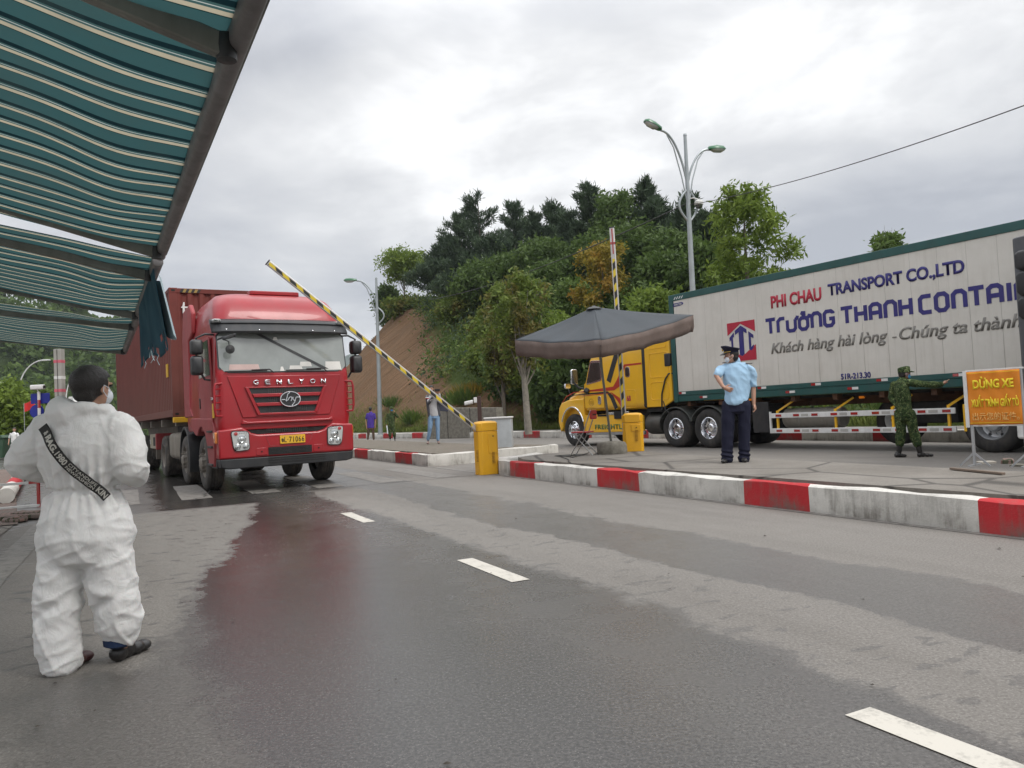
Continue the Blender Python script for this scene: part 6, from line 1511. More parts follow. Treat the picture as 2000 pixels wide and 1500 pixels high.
class Fig:
    """pixel-to-local helper for a figure standing at world point base; x to the right of the picture, y away, z up"""
    def __init__(s, px, py, z=0., name='person', label='', depth=None, cat='person', group=None):
        s.b = on(px, py, z) if depth is None else Vector((at(px, py, depth).x, depth, z)); s.k = s.b.y / 1500
        s.root = thing('person', label, cat, (s.b.x, s.b.y, z), 0, group=group)
    def p(s, x, y, dy=0.):
        q = at(x, y, s.b.y) - s.b; return Vector((q.x * (1 + dy / s.b.y), dy, q.z))

# ---- customs officer in pale blue shirt
f = Fig(1434, 903, .272, label='officer in pale blue shirt, dark trousers and peaked cap, left hand on the hip')
p = f.p; o1, oy = (lambda x, y, d=0.: p(1280 + x / 5.174, 640 + y / 5.174, d)), 0
Hd = .45    # torso heading (radians): turned a little to the left
shL, shR = o1(695, 400, .06), o1(975, 410, -.02); nk = o1(825, 335, .02); hc = o1(765, 288, -.01)
hipc = o1(825, 760); hpL, hpR = o1(745, 770, .02), o1(900, 770, -.02); knL, knR = o1(730, 1080, 0), o1(895, 1060, -.01); anL, anR = o1(725, 1330, .0), o1(895, 1330, .0)
elL, wrL = o1(603, 485, -.06), o1(655, 605, -.17); elR, wrR = o1(990, 600, .0), o1(988, 770, -.03)
def body_core(mb, nk, shL, shR, hipc, hpL, hpR, knL, knR, anL, anR, chest=.145, waist=.135, hip=.15, depth=.11, heading=0., legs=(.075, .05, .04), k=1.):
    sc = (shL + shR) / 2; zs = sc.z
    mb.loft(rings(0, [(hipc.x, hipc.y, hipc.z - .07, hip * .9, depth), (hipc.x, hipc.y, hipc.z + .02, hip, depth * 1.05), (hipc.x * .7 + sc.x * .3, hipc.y * .7 + sc.y * .3, hipc.z + (zs - hipc.z) * .3, waist, depth * .95),
                      (hipc.x * .35 + sc.x * .65, hipc.y * .35 + sc.y * .65, hipc.z + (zs - hipc.z) * .65, chest, depth * 1.1), (sc.x, sc.y, zs - .05, chest * 1.05, depth), (sc.x * .6 + nk.x * .4, sc.y, zs + .02, chest * .72, depth * .72)], heading))
    for h, kn, a in ((hpL, knL, anL), (hpR, knR, anR)): cap_tube(mb, [h, h.lerp(kn, .5), kn, kn.lerp(a, .4), a], [legs[0], legs[0] * .85, legs[1], legs[1] * 1.0, legs[2]], 12)
mb = MB(); body_core(mb, nk, shL, shR, hipc, hpL, hpR, knL, knR, anL, anR, .15, .14, .15, .1, .1, (.07, .05, .038))
cap_tube(mb, [(shL + shR) / 2 + Vector((0, .0, .0)), nk, hc + Vector((.0, .02, -.04))], [.062, .052, .05], 12)
P, Rm = make_head(mb, hc, -1.75, .05)
for a, b, c in ((shL + Vector((.05, 0, -.02)), elL, wrL), (shR + Vector((-.05, 0, -.02)), elR, wrR)): cap_tube(mb, [a, a.lerp(b, .6), b, b.lerp(c, .4), c], [.04, .042, .038, .037, .027], 12)
hand(mb, wrL, (.75, -.1, -.35), (.2, 1, 0), (0, -.3, 1), .35, L=.185); hand(mb, wrR + Vector((0, 0, -.0)), (.12, -.1, -1), (-1, 0, 0), (-.2, -1, 0), .7, L=.18)
body = skin('body', mb, M['skin'], f.root, .0075, 3)
eyes(P, f.root)
M['blueshirt'] = clothmat('pale_blue_shirt', (.33, .5, .66), .5, 6, (1, 1, .6), .05); M['navytrouser'] = clothmat('navy_trousers', (.012, .013, .028), .4, 6)
def wr(p, n, amp=.008, sc=7., seed=0): return p + n * amp * (1 - 2 * abs(noise.noise(Vector((p.x * sc + p.z * sc * .5, p.y * sc, p.z * sc * .6 + seed)))))
mb = MB(); sc_ = (shL + shR) / 2; wb = hipc.z - .0
mb.loft(rings(0, [(hipc.x - .01, hipc.y, wb - .02, .165, .125), (hipc.x - .01, hipc.y, wb + .03, .172, .13), (hipc.x * .6 + sc_.x * .4, 0.02, wb + .14, .186, .14), (hipc.x * .4 + sc_.x * .6, .02, wb + .3, .205, .14), (sc_.x, .02, sc_.z - .1, .224, .13), (sc_.x, .02, sc_.z - .0, .212, .105), (sc_.x, .02, sc_.z + .04, .172, .085), (sc_.x * .6 + nk.x * .4, .02, sc_.z + .07, .12, .075), (nk.x, .02, nk.z - .03, .066, .066)], .1, 28))
cap_tube(mb, [shL + Vector((.04, 0, 0)), shL + Vector((.0, 0, -.02)), shL.lerp(elL, .45), shL.lerp(elL, .8)], [.06, .063, .066, .066], 14); cap_tube(mb, [shR + Vector((-.05, 0, 0)), shR + Vector((-.012, 0, -.03)), shR.lerp(elR, .45), shR.lerp(elR, .82)], [.06, .06, .06, .06], 14)
skin('shirt', mb, M['blueshirt'], f.root, .009, 5, lambda p, n: wr(p, n, .011, 9, 2) + n * (.006 * noise.noise(Vector((p.x * 6 + p.z * 9, p.y * 5, p.z * 5 - p.x * 6))) * 1.6))
for s, c in ((-1, shL), (1, shR)): MB().box(-.05, .05, -.028, .028, 0, .008).build('shoulder_board', M['navytrouser'], f.root).location = c + Vector((-.05 * s, .0, .07))
mb = MB(); cap_tube(mb, [nk + Vector((0, 0, -.01)), nk + Vector((0, 0, .015))], [.058, .052]); mb.build('collar', M['blueshirt'], f.root)
mb = MB(); mb.loft(rings(0, [(hipc.x, 0, wb - .13, .17, .125), (hipc.x, 0, wb - .02, .168, .12), (hipc.x, 0, wb + .02, .158, .112)], .0, 24))
for h, kn, a in ((hpL, knL, anL), (hpR, knR, anR)): cap_tube(mb, [h + Vector((0, 0, -.02)), h.lerp(kn, .5), kn, kn.lerp(a, .5), a + Vector((0, 0, -.01))], [.098, .094, .084, .08, .082], 16)
skin('trousers', mb, M['navytrouser'], f.root, .009, 4, lambda p, n: wr(p, n, .01, 7) + n * (.012 * max(0, 1 - abs(p.z - .12) / .1) * math.sin(p.z * 90 + p.x * 20)))
MB().loft(rings(0, [(hipc.x, 0, wb - .0, .172, .127), (hipc.x, 0, wb + .03, .172, .127)], .0, 28)).build('belt', M['shoe'], f.root)
shoe(f.root, (anL.x + .01, .06, 0), (anL.x - .1, -.14, 0), M['shoe']); shoe(f.root, (anR.x, .06, 0), (anR.x - .03, -.16, 0), M['shoe'])
hair_cap(P, Rm, f.root); mask(P, Rm, f.root, M['mask_white'])
cp_ = MB()
def hatring(z, a, b, dy=0, tip=0.): return [P(a * math.cos(t), dy + b * math.sin(t), z + tip * -math.sin(t)) for t in [2 * math.pi * i / 28 for i in range(28)]]
cp_.loft([hatring(.05, .086, .107, .008), hatring(.085, .088, .108, .008, .008), hatring(.12, .122, .14, .0, .03), hatring(.135, .118, .136, .0, .032), hatring(.14, .06, .07, .0, .03)])
cap_ = cp_.build('peaked_cap', M['navytrouser'], f.root, smooth=50)
mb = MB(); mb.loft([[P(math.sin(t) * r_, -.02 - math.cos(t) * (r_ + .02), z) for t in np.linspace(-1.15, 1.15, 15)] for r_, z in ((.082, .058), (.125, .035), (.124, .03), (.08, .05))], closed=False, cap=False); mb.build('peak', M['shoe'], cap_, smooth=60)
MB().tube([P(math.sin(t) * .092, .008 - math.cos(t) * .113, .066) for t in np.linspace(-1.4, 1.4, 16)], .006, 6).build('gold_cord', pm('gold_cord', (.6, .4, .08), .4, .5), cap_)
mb = MB(); ball(mb, P(0, -.118, .1), (.014, .008, .018), 8); mb.build('cap_badge', pm('gold_cord', (.6, .4, .08), .4, .5), cap_)
MB().tube([wrL + Vector((.022 * math.cos(t), .024 * math.sin(t) * .8, .012 * math.cos(t))) for t in [2 * math.pi * i / 14 for i in range(15)]], .006, 6).build('watch', M['ink'], f.root)
ph = MB().box(-.008, .008, -.035, .035, -.07, .07).build('phone', M['ink'], None, bevel=.003); ph.location = f.b + wrR + Vector((-.035, -.01, -.09)); tag(ph, 'black phone in the hanging right hand of the officer', 'phone')

# ---- soldier in camouflage reaching out his arm
f = Fig(1781, 893, 0, label='soldier in camouflage holding an arm out towards the orange notice'); p = f.p
o2 = lambda x, y, d=0.: p(1640 + x / 5.172, 660 + y / 5.172, d)
def soldier(f, q, cap_h, face, arms, pts, hat='peak', maskm='mask_blue', k=1.):
    shL, shR, nk, hc, hipc, hpL, hpR, knL, knR, anL, anR = pts
    mb = MB(); body_core(mb, nk, shL, shR, hipc, hpL, hpR, knL, knR, anL, anR, .13, .125, .135, .1, q, (.065, .047, .036))
    cap_tube(mb, [(shL + shR) / 2, nk, hc + Vector((0, .01, -.04))], [.055, .05, .047], 12); P, Rm = make_head(mb, hc, face)
    for a, b, c, hd_, pn, sd, cu in arms: cap_tube(mb, [a, a.lerp(b, .5), b, b.lerp(c, .4), c], [.046, .042, .036, .035, .026], 12); hand(mb, c, hd_, pn, sd, cu)
    skin('body', mb, M['skin_tan'], f.root, .008, 3); eyes(P, f.root)
    mb = MB(); sc_ = (shL + shR) / 2
    mb.loft(rings(0, [(hipc.x, hipc.y, hipc.z - .12, .165, .13), (hipc.x, hipc.y, hipc.z, .165, .13), (hipc.x * .6 + sc_.x * .4, hipc.y, hipc.z + .14, .155, .125), ((hipc.x + sc_.x) / 2, hipc.y, hipc.z + .28, .17, .135), (sc_.x, sc_.y, sc_.z - .07, .175, .125), (sc_.x, sc_.y, sc_.z + .01, .14, .1), (nk.x, nk.y, nk.z, .065, .065)], q, 24))
    for a, b, c, *_ in arms: cap_tube(mb, [a, a.lerp(b, .5), b, b.lerp(c, .5), b.lerp(c, .93)], [.07, .066, .058, .055, .046], 14)
    skin('jacket', mb, M['camo'], f.root, .009, 4, lambda p, n: wr(p, n, .008, 8))
    mb = MB(); mb.loft(rings(0, [(hipc.x, hipc.y, hipc.z - .16, .15, .115), (hipc.x, hipc.y, hipc.z, .15, .11)], q, 20))
    for h, kn, a in ((hpL, knL, anL), (hpR, knR, anR)): t_a = kn.lerp(a, .62); cap_tube(mb, [h, h.lerp(kn, .5), kn, kn.lerp(t_a, .6), t_a], [.092, .09, .08, .086, .07], 16)
    skin('trousers', mb, M['camo'], f.root, .009, 4, lambda p, n: wr(p, n, .009, 8))
    for kn, a in ((knL, anL), (knR, anR)):
        mb = MB(); cap_tube(mb, [kn.lerp(a, .55), a + Vector((0, 0, -.02))], [.055, .045], 14); mb.build('boot_shaft', M['shoe'], f.root)
    hair_cap(P, Rm, f.root)
    if maskm: mask(P, Rm, f.root, M[maskm])
    hm = MB()
    def ring(z, a, b, t_=0.): return [P(a * math.cos(t), .006 + b * math.sin(t), z + t_ * -math.sin(t)) for t in [2 * math.pi * i / 24 for i in range(24)]]
    if hat == 'peak':
        hm.loft([ring(.03, .09, .11), ring(.085, .094, .112), ring(.125, .088, .104, .01), ring(.14, .05, .06, .01)])
        hm.loft([[P(math.sin(t) * r_, -.03 - math.cos(t) * (r_ + .02), z) for t in np.linspace(-1.1, 1.1, 12)] for r_, z in ((.085, .05), (.13, .032), (.128, .026), (.083, .042))], closed=False, cap=False)
    else:
        hm.loft([ring(.045, .16, .175), ring(.055, .155, .17), ring(.062, .098, .115), ring(.12, .09, .105), ring(.15, .05, .06)])
    hm.build('cap', M['camo'], f.root, smooth=60); return P, Rm
pts = [o2(580, 470, .1), o2(660, 455, -.1), o2(632, 410, 0), o2(655, 365, 0), o2(655, 735, 0), o2(625, 760, .07), o2(690, 760, -.07), o2(640, 935, .06), o2(725, 935, -.06), o2(625, 1150, .1), o2(790, 1150, -.08)]
arms = [(pts[1], o2(820, 475, -.2), o2(955, 475, -.28), (.8, 0, .55), (0, 0, -1), (0, -1, .2), .08), (pts[0], o2(560, 600, .14), o2(600, 700, .02), (.3, -.3, -1), (0, -1, 0), (1, 0, 0), .5)]
P, Rm = soldier(f, 1.2, 0, math.pi / 2, arms, pts)
shoe(f.root, (o2(590, 1200, .1).x, .1, 0), (o2(680, 1200, .1).x + .02, .08, 0), M['shoe'], name='boot'); shoe(f.root, (o2(765, 1210, -.08).x, -.08, 0), (o2(920, 1210, -.08).x, -.1, 0), M['shoe'], name='boot')
# ---- soldier by the far kerb
f = Fig(767, 859, 0, label='soldier in camouflage and sun hat with a hand at his face beside the slope', depth=39.)
p = f.p; o3 = lambda x, y, d=0.: p(660 + x / 5, 730 + y / 5, d)
pts = [o3(490, 400), o3(560, 400), o3(524, 378), o3(526, 348, -.02), o3(522, 500), o3(507, 510), o3(540, 510), o3(508, 570), o3(548, 570), o3(510, 630, .0), o3(556, 632, 0)]
arms = [(pts[0], o3(476, 445), o3(475, 492, -.06), (0, 0, -1), (1, 0, 0), (0, -1, 0), .5), (pts[1], o3(588, 425, -.05), o3(558, 378, -.12), (-.3, -.1, 1), (-.6, 0, 0), (0, -1, 0), .5)]
soldier(f, 0, 0, .25, arms, pts, hat='brim')
for x in (510, 556): shoe(f.root, (o3(x, 636).x, .06, -.02), (o3(x, 636).x, -.16, -.02), M['shoe'], name='boot')
bt = MB().tube([o3(480, 505, -.1) + f.b, o3(490, 585, -.1) + f.b], .03, 8).build('baton', M['mask_white'], None); tag(bt, 'white baton held down by the soldier in the sun hat', 'baton')
# ---- man in the purple shirt
def civilian(f, pts, arms, q, face, shirt, trous, hairk, shoes, skinm='skin', sleeve=.45, hair_len=0, chest=.16):
    shL, shR, nk, hc, hipc, hpL, hpR, knL, knR, anL, anR = pts
    mb = MB(); body_core(mb, nk, shL, shR, hipc, hpL, hpR, knL, knR, anL, anR, chest * .85, chest * .8, .13, .09, q, (.062, .045, .035))
    cap_tube(mb, [(shL + shR) / 2, nk, hc + Vector((0, .01, -.04))], [.05, .046, .044], 12); P, Rm = make_head(mb, hc, face)
    for a, b, c, hd_, pn, sd, cu in arms: cap_tube(mb, [a, a.lerp(b, .5), b, b.lerp(c, .4), c], [.042, .039, .034, .033, .025], 12); hand(mb, c, hd_, pn, sd, cu)
    skin('body', mb, M[skinm], f.root, .008, 3); eyes(P, f.root)
    mb = MB(); sc_ = (shL + shR) / 2
    mb.loft(rings(0, [(hipc.x, hipc.y, hipc.z - .04, chest * 1.02, .12), (hipc.x, hipc.y, hipc.z + .06, chest, .115), ((hipc.x + sc_.x) / 2, hipc.y, (hipc.z + sc_.z) / 2, chest * .98, .115), (sc_.x, sc_.y, sc_.z - .07, chest * 1.08, .115), (sc_.x, sc_.y, sc_.z + .01, chest * .85, .09), (nk.x, nk.y, nk.z - .02, .062, .06)], q, 24))
    for a, b, c, *_ in arms:
        if sleeve > .6: cap_tube(mb, [a, a.lerp(b, .5), b, b.lerp(c, .5), b.lerp(c, .9)], [.06, .056, .05, .045, .04], 14)
        else: cap_tube(mb, [a, a.lerp(b, sleeve), a.lerp(b, sleeve * 1.5)], [.062, .06, .058], 14)
    sh_ = skin('shirt', mb, shirt, f.root, .009, 4, lambda p, n: wr(p, n, .007, 8))
    mb = MB(); mb.loft(rings(0, [(hipc.x, hipc.y, hipc.z - .12, .145, .115), (hipc.x, hipc.y, hipc.z, .142, .108)], q, 20))
    for h, kn, a in ((hpL, knL, anL), (hpR, knR, anR)): cap_tube(mb, [h, h.lerp(kn, .5), kn, kn.lerp(a, .5), a + Vector((0, 0, .03))], [.088, .08, .066, .058, .05], 16)
    skin('trousers', mb, trous, f.root, .009, 4, lambda p, n: wr(p, n, .006, 8))
    hair_cap(P, Rm, f.root, length=hair_len)
    return P, Rm, sh_
f = Fig(724, 859, 0, label='person in a purple T-shirt and brown trousers seen from behind beyond the brick island', depth=39.5)
o4 = lambda x, y, d=0.: f.p(660 + x / 5, 730 + y / 5, d)
pts = [o4(290, 395), o4(352, 395), o4(320, 370), o4(318, 348), o4(320, 520), o4(303, 530), o4(338, 530), o4(298, 580), o4(345, 580), o4(292, 640), o4(350, 640)]
arms = [(pts[0], o4(272, 455), o4(282, 520, -.08), (.2, -.2, -1), (1, 0, 0), (0, -1, 0), .4), (pts[1], o4(368, 455), o4(366, 515, -.08), (0, -.2, -1), (-1, 0, 0), (0, -1, 0), .4)]
civilian(f, pts, arms, 0, math.pi - .2, clothmat('purple_shirt', (.07, .04, .26)), clothmat('brown_trousers', (.1, .065, .045)), 1, M['shoe'], 'skin_tan', chest=.18)
for x in (292, 350): shoe(f.root, (o4(x, 640).x, -.06, -.02), (o4(x, 640).x, .16, -.02), M['shoe'])
# ---- woman photographing on the brick island
f = Fig(846, 867, .262, label='woman in grey cardigan and light jeans taking a photo with a dark shoulder bag')
o5 = lambda x, y, d=0.: f.p(660 + x / 5, 730 + y / 5, d)
pts = [o5(872, 225, .0), o5(975, 230, .0), o5(915, 195, 0), o5(912, 150, -.03), o5(942, 400, 0), o5(912, 410), o5(970, 410), o5(900, 535, -.03), o5(975, 535), o5(880, 650, .03), o5(978, 655, 0)]
arms = [(pts[0], o5(890, 285, -.12), o5(962, 190, -.25), (.5, -.3, .7), (1, 0, 0), (0, 0, 1), .5), (pts[1], o5(1005, 275, -.12), o5(995, 195, -.25), (-.1, -.2, 1), (-1, 0, 0), (0, 0, 1), .5)]
M['greyknit'] = clothmat('white_grey_top', (.42, .42, .43)); M['cardigan'] = clothmat('charcoal_cardigan', (.075, .075, .085)); M['jeans'] = clothmat('light_jeans', (.19, .3, .45), .3)
P, Rm, sh_ = civilian(f, pts, arms, 0, -.15, M['greyknit'], M['jeans'], 1, M['shoe'], sleeve=.9, hair_len=.1, chest=.165)
mb = MB(); sc_ = (pts[0] + pts[1]) / 2
for s, a in ((-1, arms[0]), (1, arms[1])):
    cap_tube(mb, [a[0], a[0].lerp(a[1], .5), a[1], a[1].lerp(a[2], .6)], [.066, .062, .055, .05], 12)
    cap_tube(mb, [a[0] + Vector((0, -.02, -.03)), Vector((a[0].x * .92 + pts[4].x * .08, -.03, (sc_.z + pts[4].z) / 2)), Vector((pts[4].x + s * .16, -.02, pts[4].z - .02))], [.06, .055, .06], 12)
skin('cardigan', mb, M['cardigan'], f.root, .01, 4)
for z_, m_ in ((.0, 'crimson'), (.035, 'white')):
    MB().tube([(pts[0].lerp(arms[0][1], .3) + Vector((.066 * math.cos(t), .066 * math.sin(t), .0 + z_))) for t in [2 * math.pi * i / 14 for i in range(15)]], .014, 6).build('sleeve_band', M[m_], f.root)
for x, dx in ((880, .0), (980, .03)): shoe(f.root, (o5(x, 650).x, .04, 0), (o5(x, 650).x + dx, -.16, 0), pm('beige_shoe', (.2, .13, .11), .5), h_=.05)
hp = MB().box(-.085, .085, -.006, .006, -.045, .045).build('camera', M['ink'], None, bevel=.006); hp.location = f.b + o5(980, 163, -.3); tag(hp, 'dark phone held up by the woman in the grey cardigan', 'phone')
bg = MB().loft([[(x, y, z) for x, y in rrect(w_, .14, .04, 4)] for z, w_ in ((-.0, .38), (.3, .34))]).build('bag', pm('navy_bag', (.04, .045, .07), .6), None, bevel=.02); bg.location = f.b + o5(1020, 365, .05); bg.rotation_euler = (0, .15, 0); tag(bg, 'dark blue shoulder bag hanging at the hip of the woman taking a photo', 'bag')
MB().tube([Vector((-.12, 0, .28)), Vector((-.1, .02, .55)), Vector((-.02, .03, .72)), Vector((.05, 0, .5)), Vector((.1, 0, .28))], .012, 6).build('strap', M['ink'], bg)
# ---- tiny figure far left
f = Fig(28, 868, 0, label='small figure in white clothes far off above the green bin', depth=42.)
q = lambda x, z, y=0.: Vector((x, y, z))
civilian(f, [q(-.18, 1.38), q(.18, 1.38), q(0, 1.48), q(.02, 1.6), q(0, .95), q(-.09, .9), q(.09, .9), q(-.1, .5), q(.1, .5), q(-.1, .08), q(.1, .08)],
         [(q(-.18, 1.36), q(-.28, 1.1), q(-.24, .9, -.1), (0, -.3, -1), (1, 0, 0), (0, -1, 0), .4), (q(.18, 1.36), q(.28, 1.1), q(.2, .95, -.2), (-.3, -.6, 0), (0, 0, 1), (0, -1, 0), .4)], 0, .2, M['white'], M['ink'], 1, M['shoe'])
# ================================================================ person in the white protective suit
f = Fig(165, 1308, 0, label='person in baggy white protective suit with a black lettered bag strap, seen from behind')
p = f.p; TB = Vector((.02, 0, 0))
def q_(x, y, d=0.): return p(x, y, d)
suit = MB()
W = lambda px: px * f.k
sec_ = [(q_(165, 1095), W(78), .15), (q_(164, 1050), W(92), .18), (q_(163, 1005), W(85), .165), (q_(162, 968), W(68), .13), (q_(161, 957), W(61), .118), (q_(160, 945), W(67), .13),
        (q_(158, 905), W(80), .155), (q_(157, 870), W(88), .165), (q_(158, 845), W(86), .15), (q_(160, 822), W(72), .13), (q_(164, 803), W(48), .095)]
suit.loft(rings(0, [(c.x, c.y + .02, c.z, a, b) for c, a, b in sec_], 0, 32))
# legs: the left foot stands nearer, the right a step ahead
for pts, rs in (([q_(122, 1085, .0), q_(117, 1150, -.01), q_(115, 1210, -.02), q_(120, 1260, -.03), q_(126, 1288, -.03)], [.115, .117, .114, .106, .098]),
                ([q_(207, 1085, .02), q_(212, 1150, .04), q_(214, 1195, .07), q_(215, 1228, .09), q_(215, 1240, .1)], [.12, .122, .12, .12, .104])): cap_tube(suit, [pts[0].lerp(q_(164, 1030, .02), .55)] + pts, [.12] + rs, 20)
# sleeves, elbows held out, forearms towards the chest
cap_tube(suit, [q_(95, 838, .02), q_(78, 862, .02), q_(56, 885, 0), q_(42, 900, .0)], [.1, .1, .094, .085], 18); cap_tube(suit, [q_(44, 903, .0), q_(62, 922, .1), q_(88, 928, .24)], [.085, .075, .06], 16)
cap_tube(suit, [q_(226, 838, .02), q_(240, 865, .02), q_(250, 893, 0), q_(254, 905, .0)], [.1, .102, .098, .09], 18); cap_tube(suit, [q_(254, 912, 0), q_(240, 930, .12), q_(215, 925, .26)], [.088, .074, .06], 16)
# hood thrown back
ball(suit, q_(140, 812, -.06), (.105, .075, .085), 16, Matrix.Rotation(.5, 3, 'Y')); ball(suit, q_(118, 800, -.03), (.055, .07, .085), 14, Matrix.Rotation(.35, 3, 'Y')); ball(suit, q_(172, 800, -.05), (.085, .055, .045), 14); ball(suit, q_(205, 800, .0), (.05, .07, .04), 12); ball(suit, q_(128, 835, -.07), (.06, .05, .05), 12)
wz = q_(161, 956).z; wc = q_(161, 956); khz = {}
def fold(p, n):
    th = math.atan2(p.x - wc.x, -(p.y - wc.y - .02)); d = 0; dz = p.z - wz
    inner = abs(p.x - wc.x) < .2
    if inner:
        lf = 1 - abs(noise.noise(Vector((p.x * 9 + 3, .5, p.z * 1.5)))) * 3; d += (.013 * max(0, lf) - .004) * min(1, max(0, (p.z - wz) * 6)) * (1 if p.y < wc.y + .05 else 0)
        d -= .012 * math.exp(-(dz / .014) ** 2); g = math.exp(-(dz / .16) ** 2) if dz > 0 else math.exp(-(dz / .13) ** 2)
        ph = 3.2 * noise.noise(Vector((p.x * 5, dz * 2.5, 2)))
        d += g * (.0085 * math.sin(th * 21 + ph) + .008 * math.sin(th * 12 + ph * 1.7 + 1)) * min(1, abs(dz) / .02)
    v = Vector((p.x * 7 + p.z * 2.5, p.y * 7, p.z * 3.4)); r1 = 1 - abs(noise.noise(v)) * 3.2
    v2 = Vector((p.x * 4 - p.z * 7 + 9, p.y * 5, p.z * 9)); r2 = 1 - abs(noise.noise(v2)) * 3.4
    low = 1 if p.z < wz - .2 else .6
    d += .010 * low * max(0, r1) ** 2 - .005 + .006 * max(0, r2) ** 2 - .002
    v3 = Vector((p.x * 13 + p.z * 8, p.y * 10, p.z * 11 - p.x * 6)); d += .003 * max(0, 1 - abs(noise.noise(v3)) * 4) + .003 * noise.noise(p * 14)
    # folds that gather towards the inside of the knees and crotch
    for c, a in ((q_k1, .006), (q_k2, .022), (q_k3, .018)):
        w_ = p - c; d -= a * math.exp(-((w_.z - w_.x * .5) / .028) ** 2 - (w_.x / .1) ** 2) - a * .6 * math.exp(-((w_.z - .055 + w_.x * .4) / .03) ** 2 - (w_.x / .11) ** 2)
    return p + n * d
q_k1, q_k2, q_k3 = q_(163, 1085, -.15), q_(213, 1175, -.1), q_(120, 1180, -.14)
t_ = NT('white_suit_fabric'); n = t_.noise(16, 6, .65, stretch=(1, 1, .6), dist=.8); b2 = t_.noise(60, 4, .6)
t_.bump(t_.math('ADD', t_.math('MULTIPLY', t_.math('ABSOLUTE', t_.math('SUBTRACT', n, .5)), 2.4), t_.math('MULTIPLY', b2, .1)), .28, .02)
M['suit'] = t_.set(col=t_.mix(t_.noise(4, 4), (.62, .615, .6), (.69, .685, .67)), rough=.55, spec=.35)
t_.b.inputs['Subsurface Weight'].default_value = .05
so = skin('protective_suit', suit, M['suit'], f.root, .0085, 14, fold, .5)
# body: head, neck, hands, ankles in one surface with the core below the suit
hc = q_(177, 758, .02)
mb = MB(); mb.loft(rings(0, [(c.x, c.y + .02, c.z, a * .62, b * .6) for c, a, b in sec_], 0, 20))
cap_tube(mb, [q_(163, 830, .03), q_(172, 795, .03), q_(177, 765, .03)], [.07, .054, .05], 14)
P, Rm = make_head(mb, hc, math.pi - .3, -.05, (.074, .09, .105))
for pts, rs in (([q_(122, 1060, .02), q_(117, 1180, 0), q_(126, 1290, -.03)], [.07, .05, .038]), ([q_(207, 1060, .03), q_(213, 1170, .07), q_(213, 1272, .12)], [.07, .05, .036])): cap_tube(mb, pts, rs, 12)
for pts in ([q_(95, 838, .02), q_(44, 900, 0), q_(88, 928, .24)], [q_(226, 838, .02), q_(254, 905, 0), q_(215, 925, .26)]): cap_tube(mb, pts, [.05, .04, .028], 12)
hand(mb, q_(88, 928, .24), (.8, .5, -.1), (.3, -1, 0), (0, .3, 1), .8, L=.17); hand(mb, q_(215, 925, .26), (-.8, .5, -.05), (-.3, -1, 0), (0, .3, 1), .8, L=.17)
skin('body', mb, M['skin'], f.root, .006, 3); eyes(P, f.root)
hair_cap(P, Rm, f.root, (.074, .09, .105), 1.2)
mask(P, Rm, f.root, M['mask_white'])
# blue cuffs and dark shoes
for c in (q_(213, 1256, .1),): MB().loft(rings(0, [(c.x, c.y, c.z - .03, .075, .085), (c.x, c.y, c.z + .03, .08, .09)], 0, 20)).build('jeans_cuff', clothmat('dark_jeans', (.02, .035, .08)), f.root)
a = q_(213, 1290, .16); shoe(f.root, (a.x - .02, .08, 0), (a.x + .03, .33, 0), M['shoe'], .055); a = q_(130, 1312, 0); shoe(f.root, (a.x, -.1, 0), (a.x + .02, .17, 0), pm('maroon_shoe', (.06, .015, .015), .5), .055)
# strap of the cross-body bag laid over the back of the suit
dg = bpy.context.evaluated_depsgraph_get(); dg.update(); bvh = BVHTree.FromObject(so, dg)
path = [(112, 832), (126, 850), (142, 876), (160, 900), (180, 922), (200, 941), (214, 954), (227, 968)]
cw = Vector((0, 0, CAMH)) - f.b
def surf(px, py, off):
    o = q_(px, py) ; hit = bvh.ray_cast(Vector((o.x, -1.2, o.z)), Vector((0, 1, 0)))
    return (hit[0] if hit[0] is not None else Vector((o.x, -.08, o.z))) + Vector((0, -off, 0))
cum = [0]
for a_, b_ in zip(path, path[1:]): cum.append(cum[-1] + math.hypot(b_[0] - a_[0], b_[1] - a_[1]))
def pp(s):
    i = max(k for k in range(len(cum)) if cum[k] <= s + 1e-6); i = min(i, len(path) - 2); g = (s - cum[i]) / (cum[i + 1] - cum[i])
    a_, b_ = path[i], path[i + 1]; dx, dy = b_[0] - a_[0], b_[1] - a_[1]
    if i > 0 and g < .5: e = path[i - 1]; w1 = .5 + g; dx, dy = dx * w1 + (a_[0] - e[0]) * (1 - w1), dy * w1 + (a_[1] - e[1]) * (1 - w1)
    if i < len(path) - 2 and g >= .5: e = path[i + 2]; w1 = 1.5 - g; dx, dy = dx * w1 + (e[0] - b_[0]) * (1 - w1), dy * w1 + (e[1] - b_[1]) * (1 - w1)
    l_ = math.hypot(dx, dy); return a_[0] + (b_[0] - a_[0]) * g, a_[1] + (b_[1] - a_[1]) * g, dx / l_, dy / l_
Tt = cum[-1]; NS, NW = 90, 6; depth = np.zeros((NS + 1, NW + 1)); half = 9.6
for i in range(NS + 1):
    x, y, dx, dy = pp(Tt * i / NS)
    for j in range(NW + 1): o_ = (j / NW - .5) * 2 * half; depth[i, j] = surf(x + dy * o_, y - dx * o_, 0).y
md = depth.min(axis=1); md = np.array([md[max(0, i - 5):i + 6].min() for i in range(NS + 1)]); md = np.convolve(np.pad(md, 6, mode='edge'), np.ones(13) / 13, 'valid')
def strap_pt(s, o_, off):
    x, y, dx, dy = pp(min(max(s, 0), Tt)); k_ = q_(x + dy * o_, y - dx * o_); i = min(NS, max(0, s / Tt * NS)); d = float(np.interp(i, np.arange(NS + 1), md)); return Vector((k_.x, d - off, k_.z))
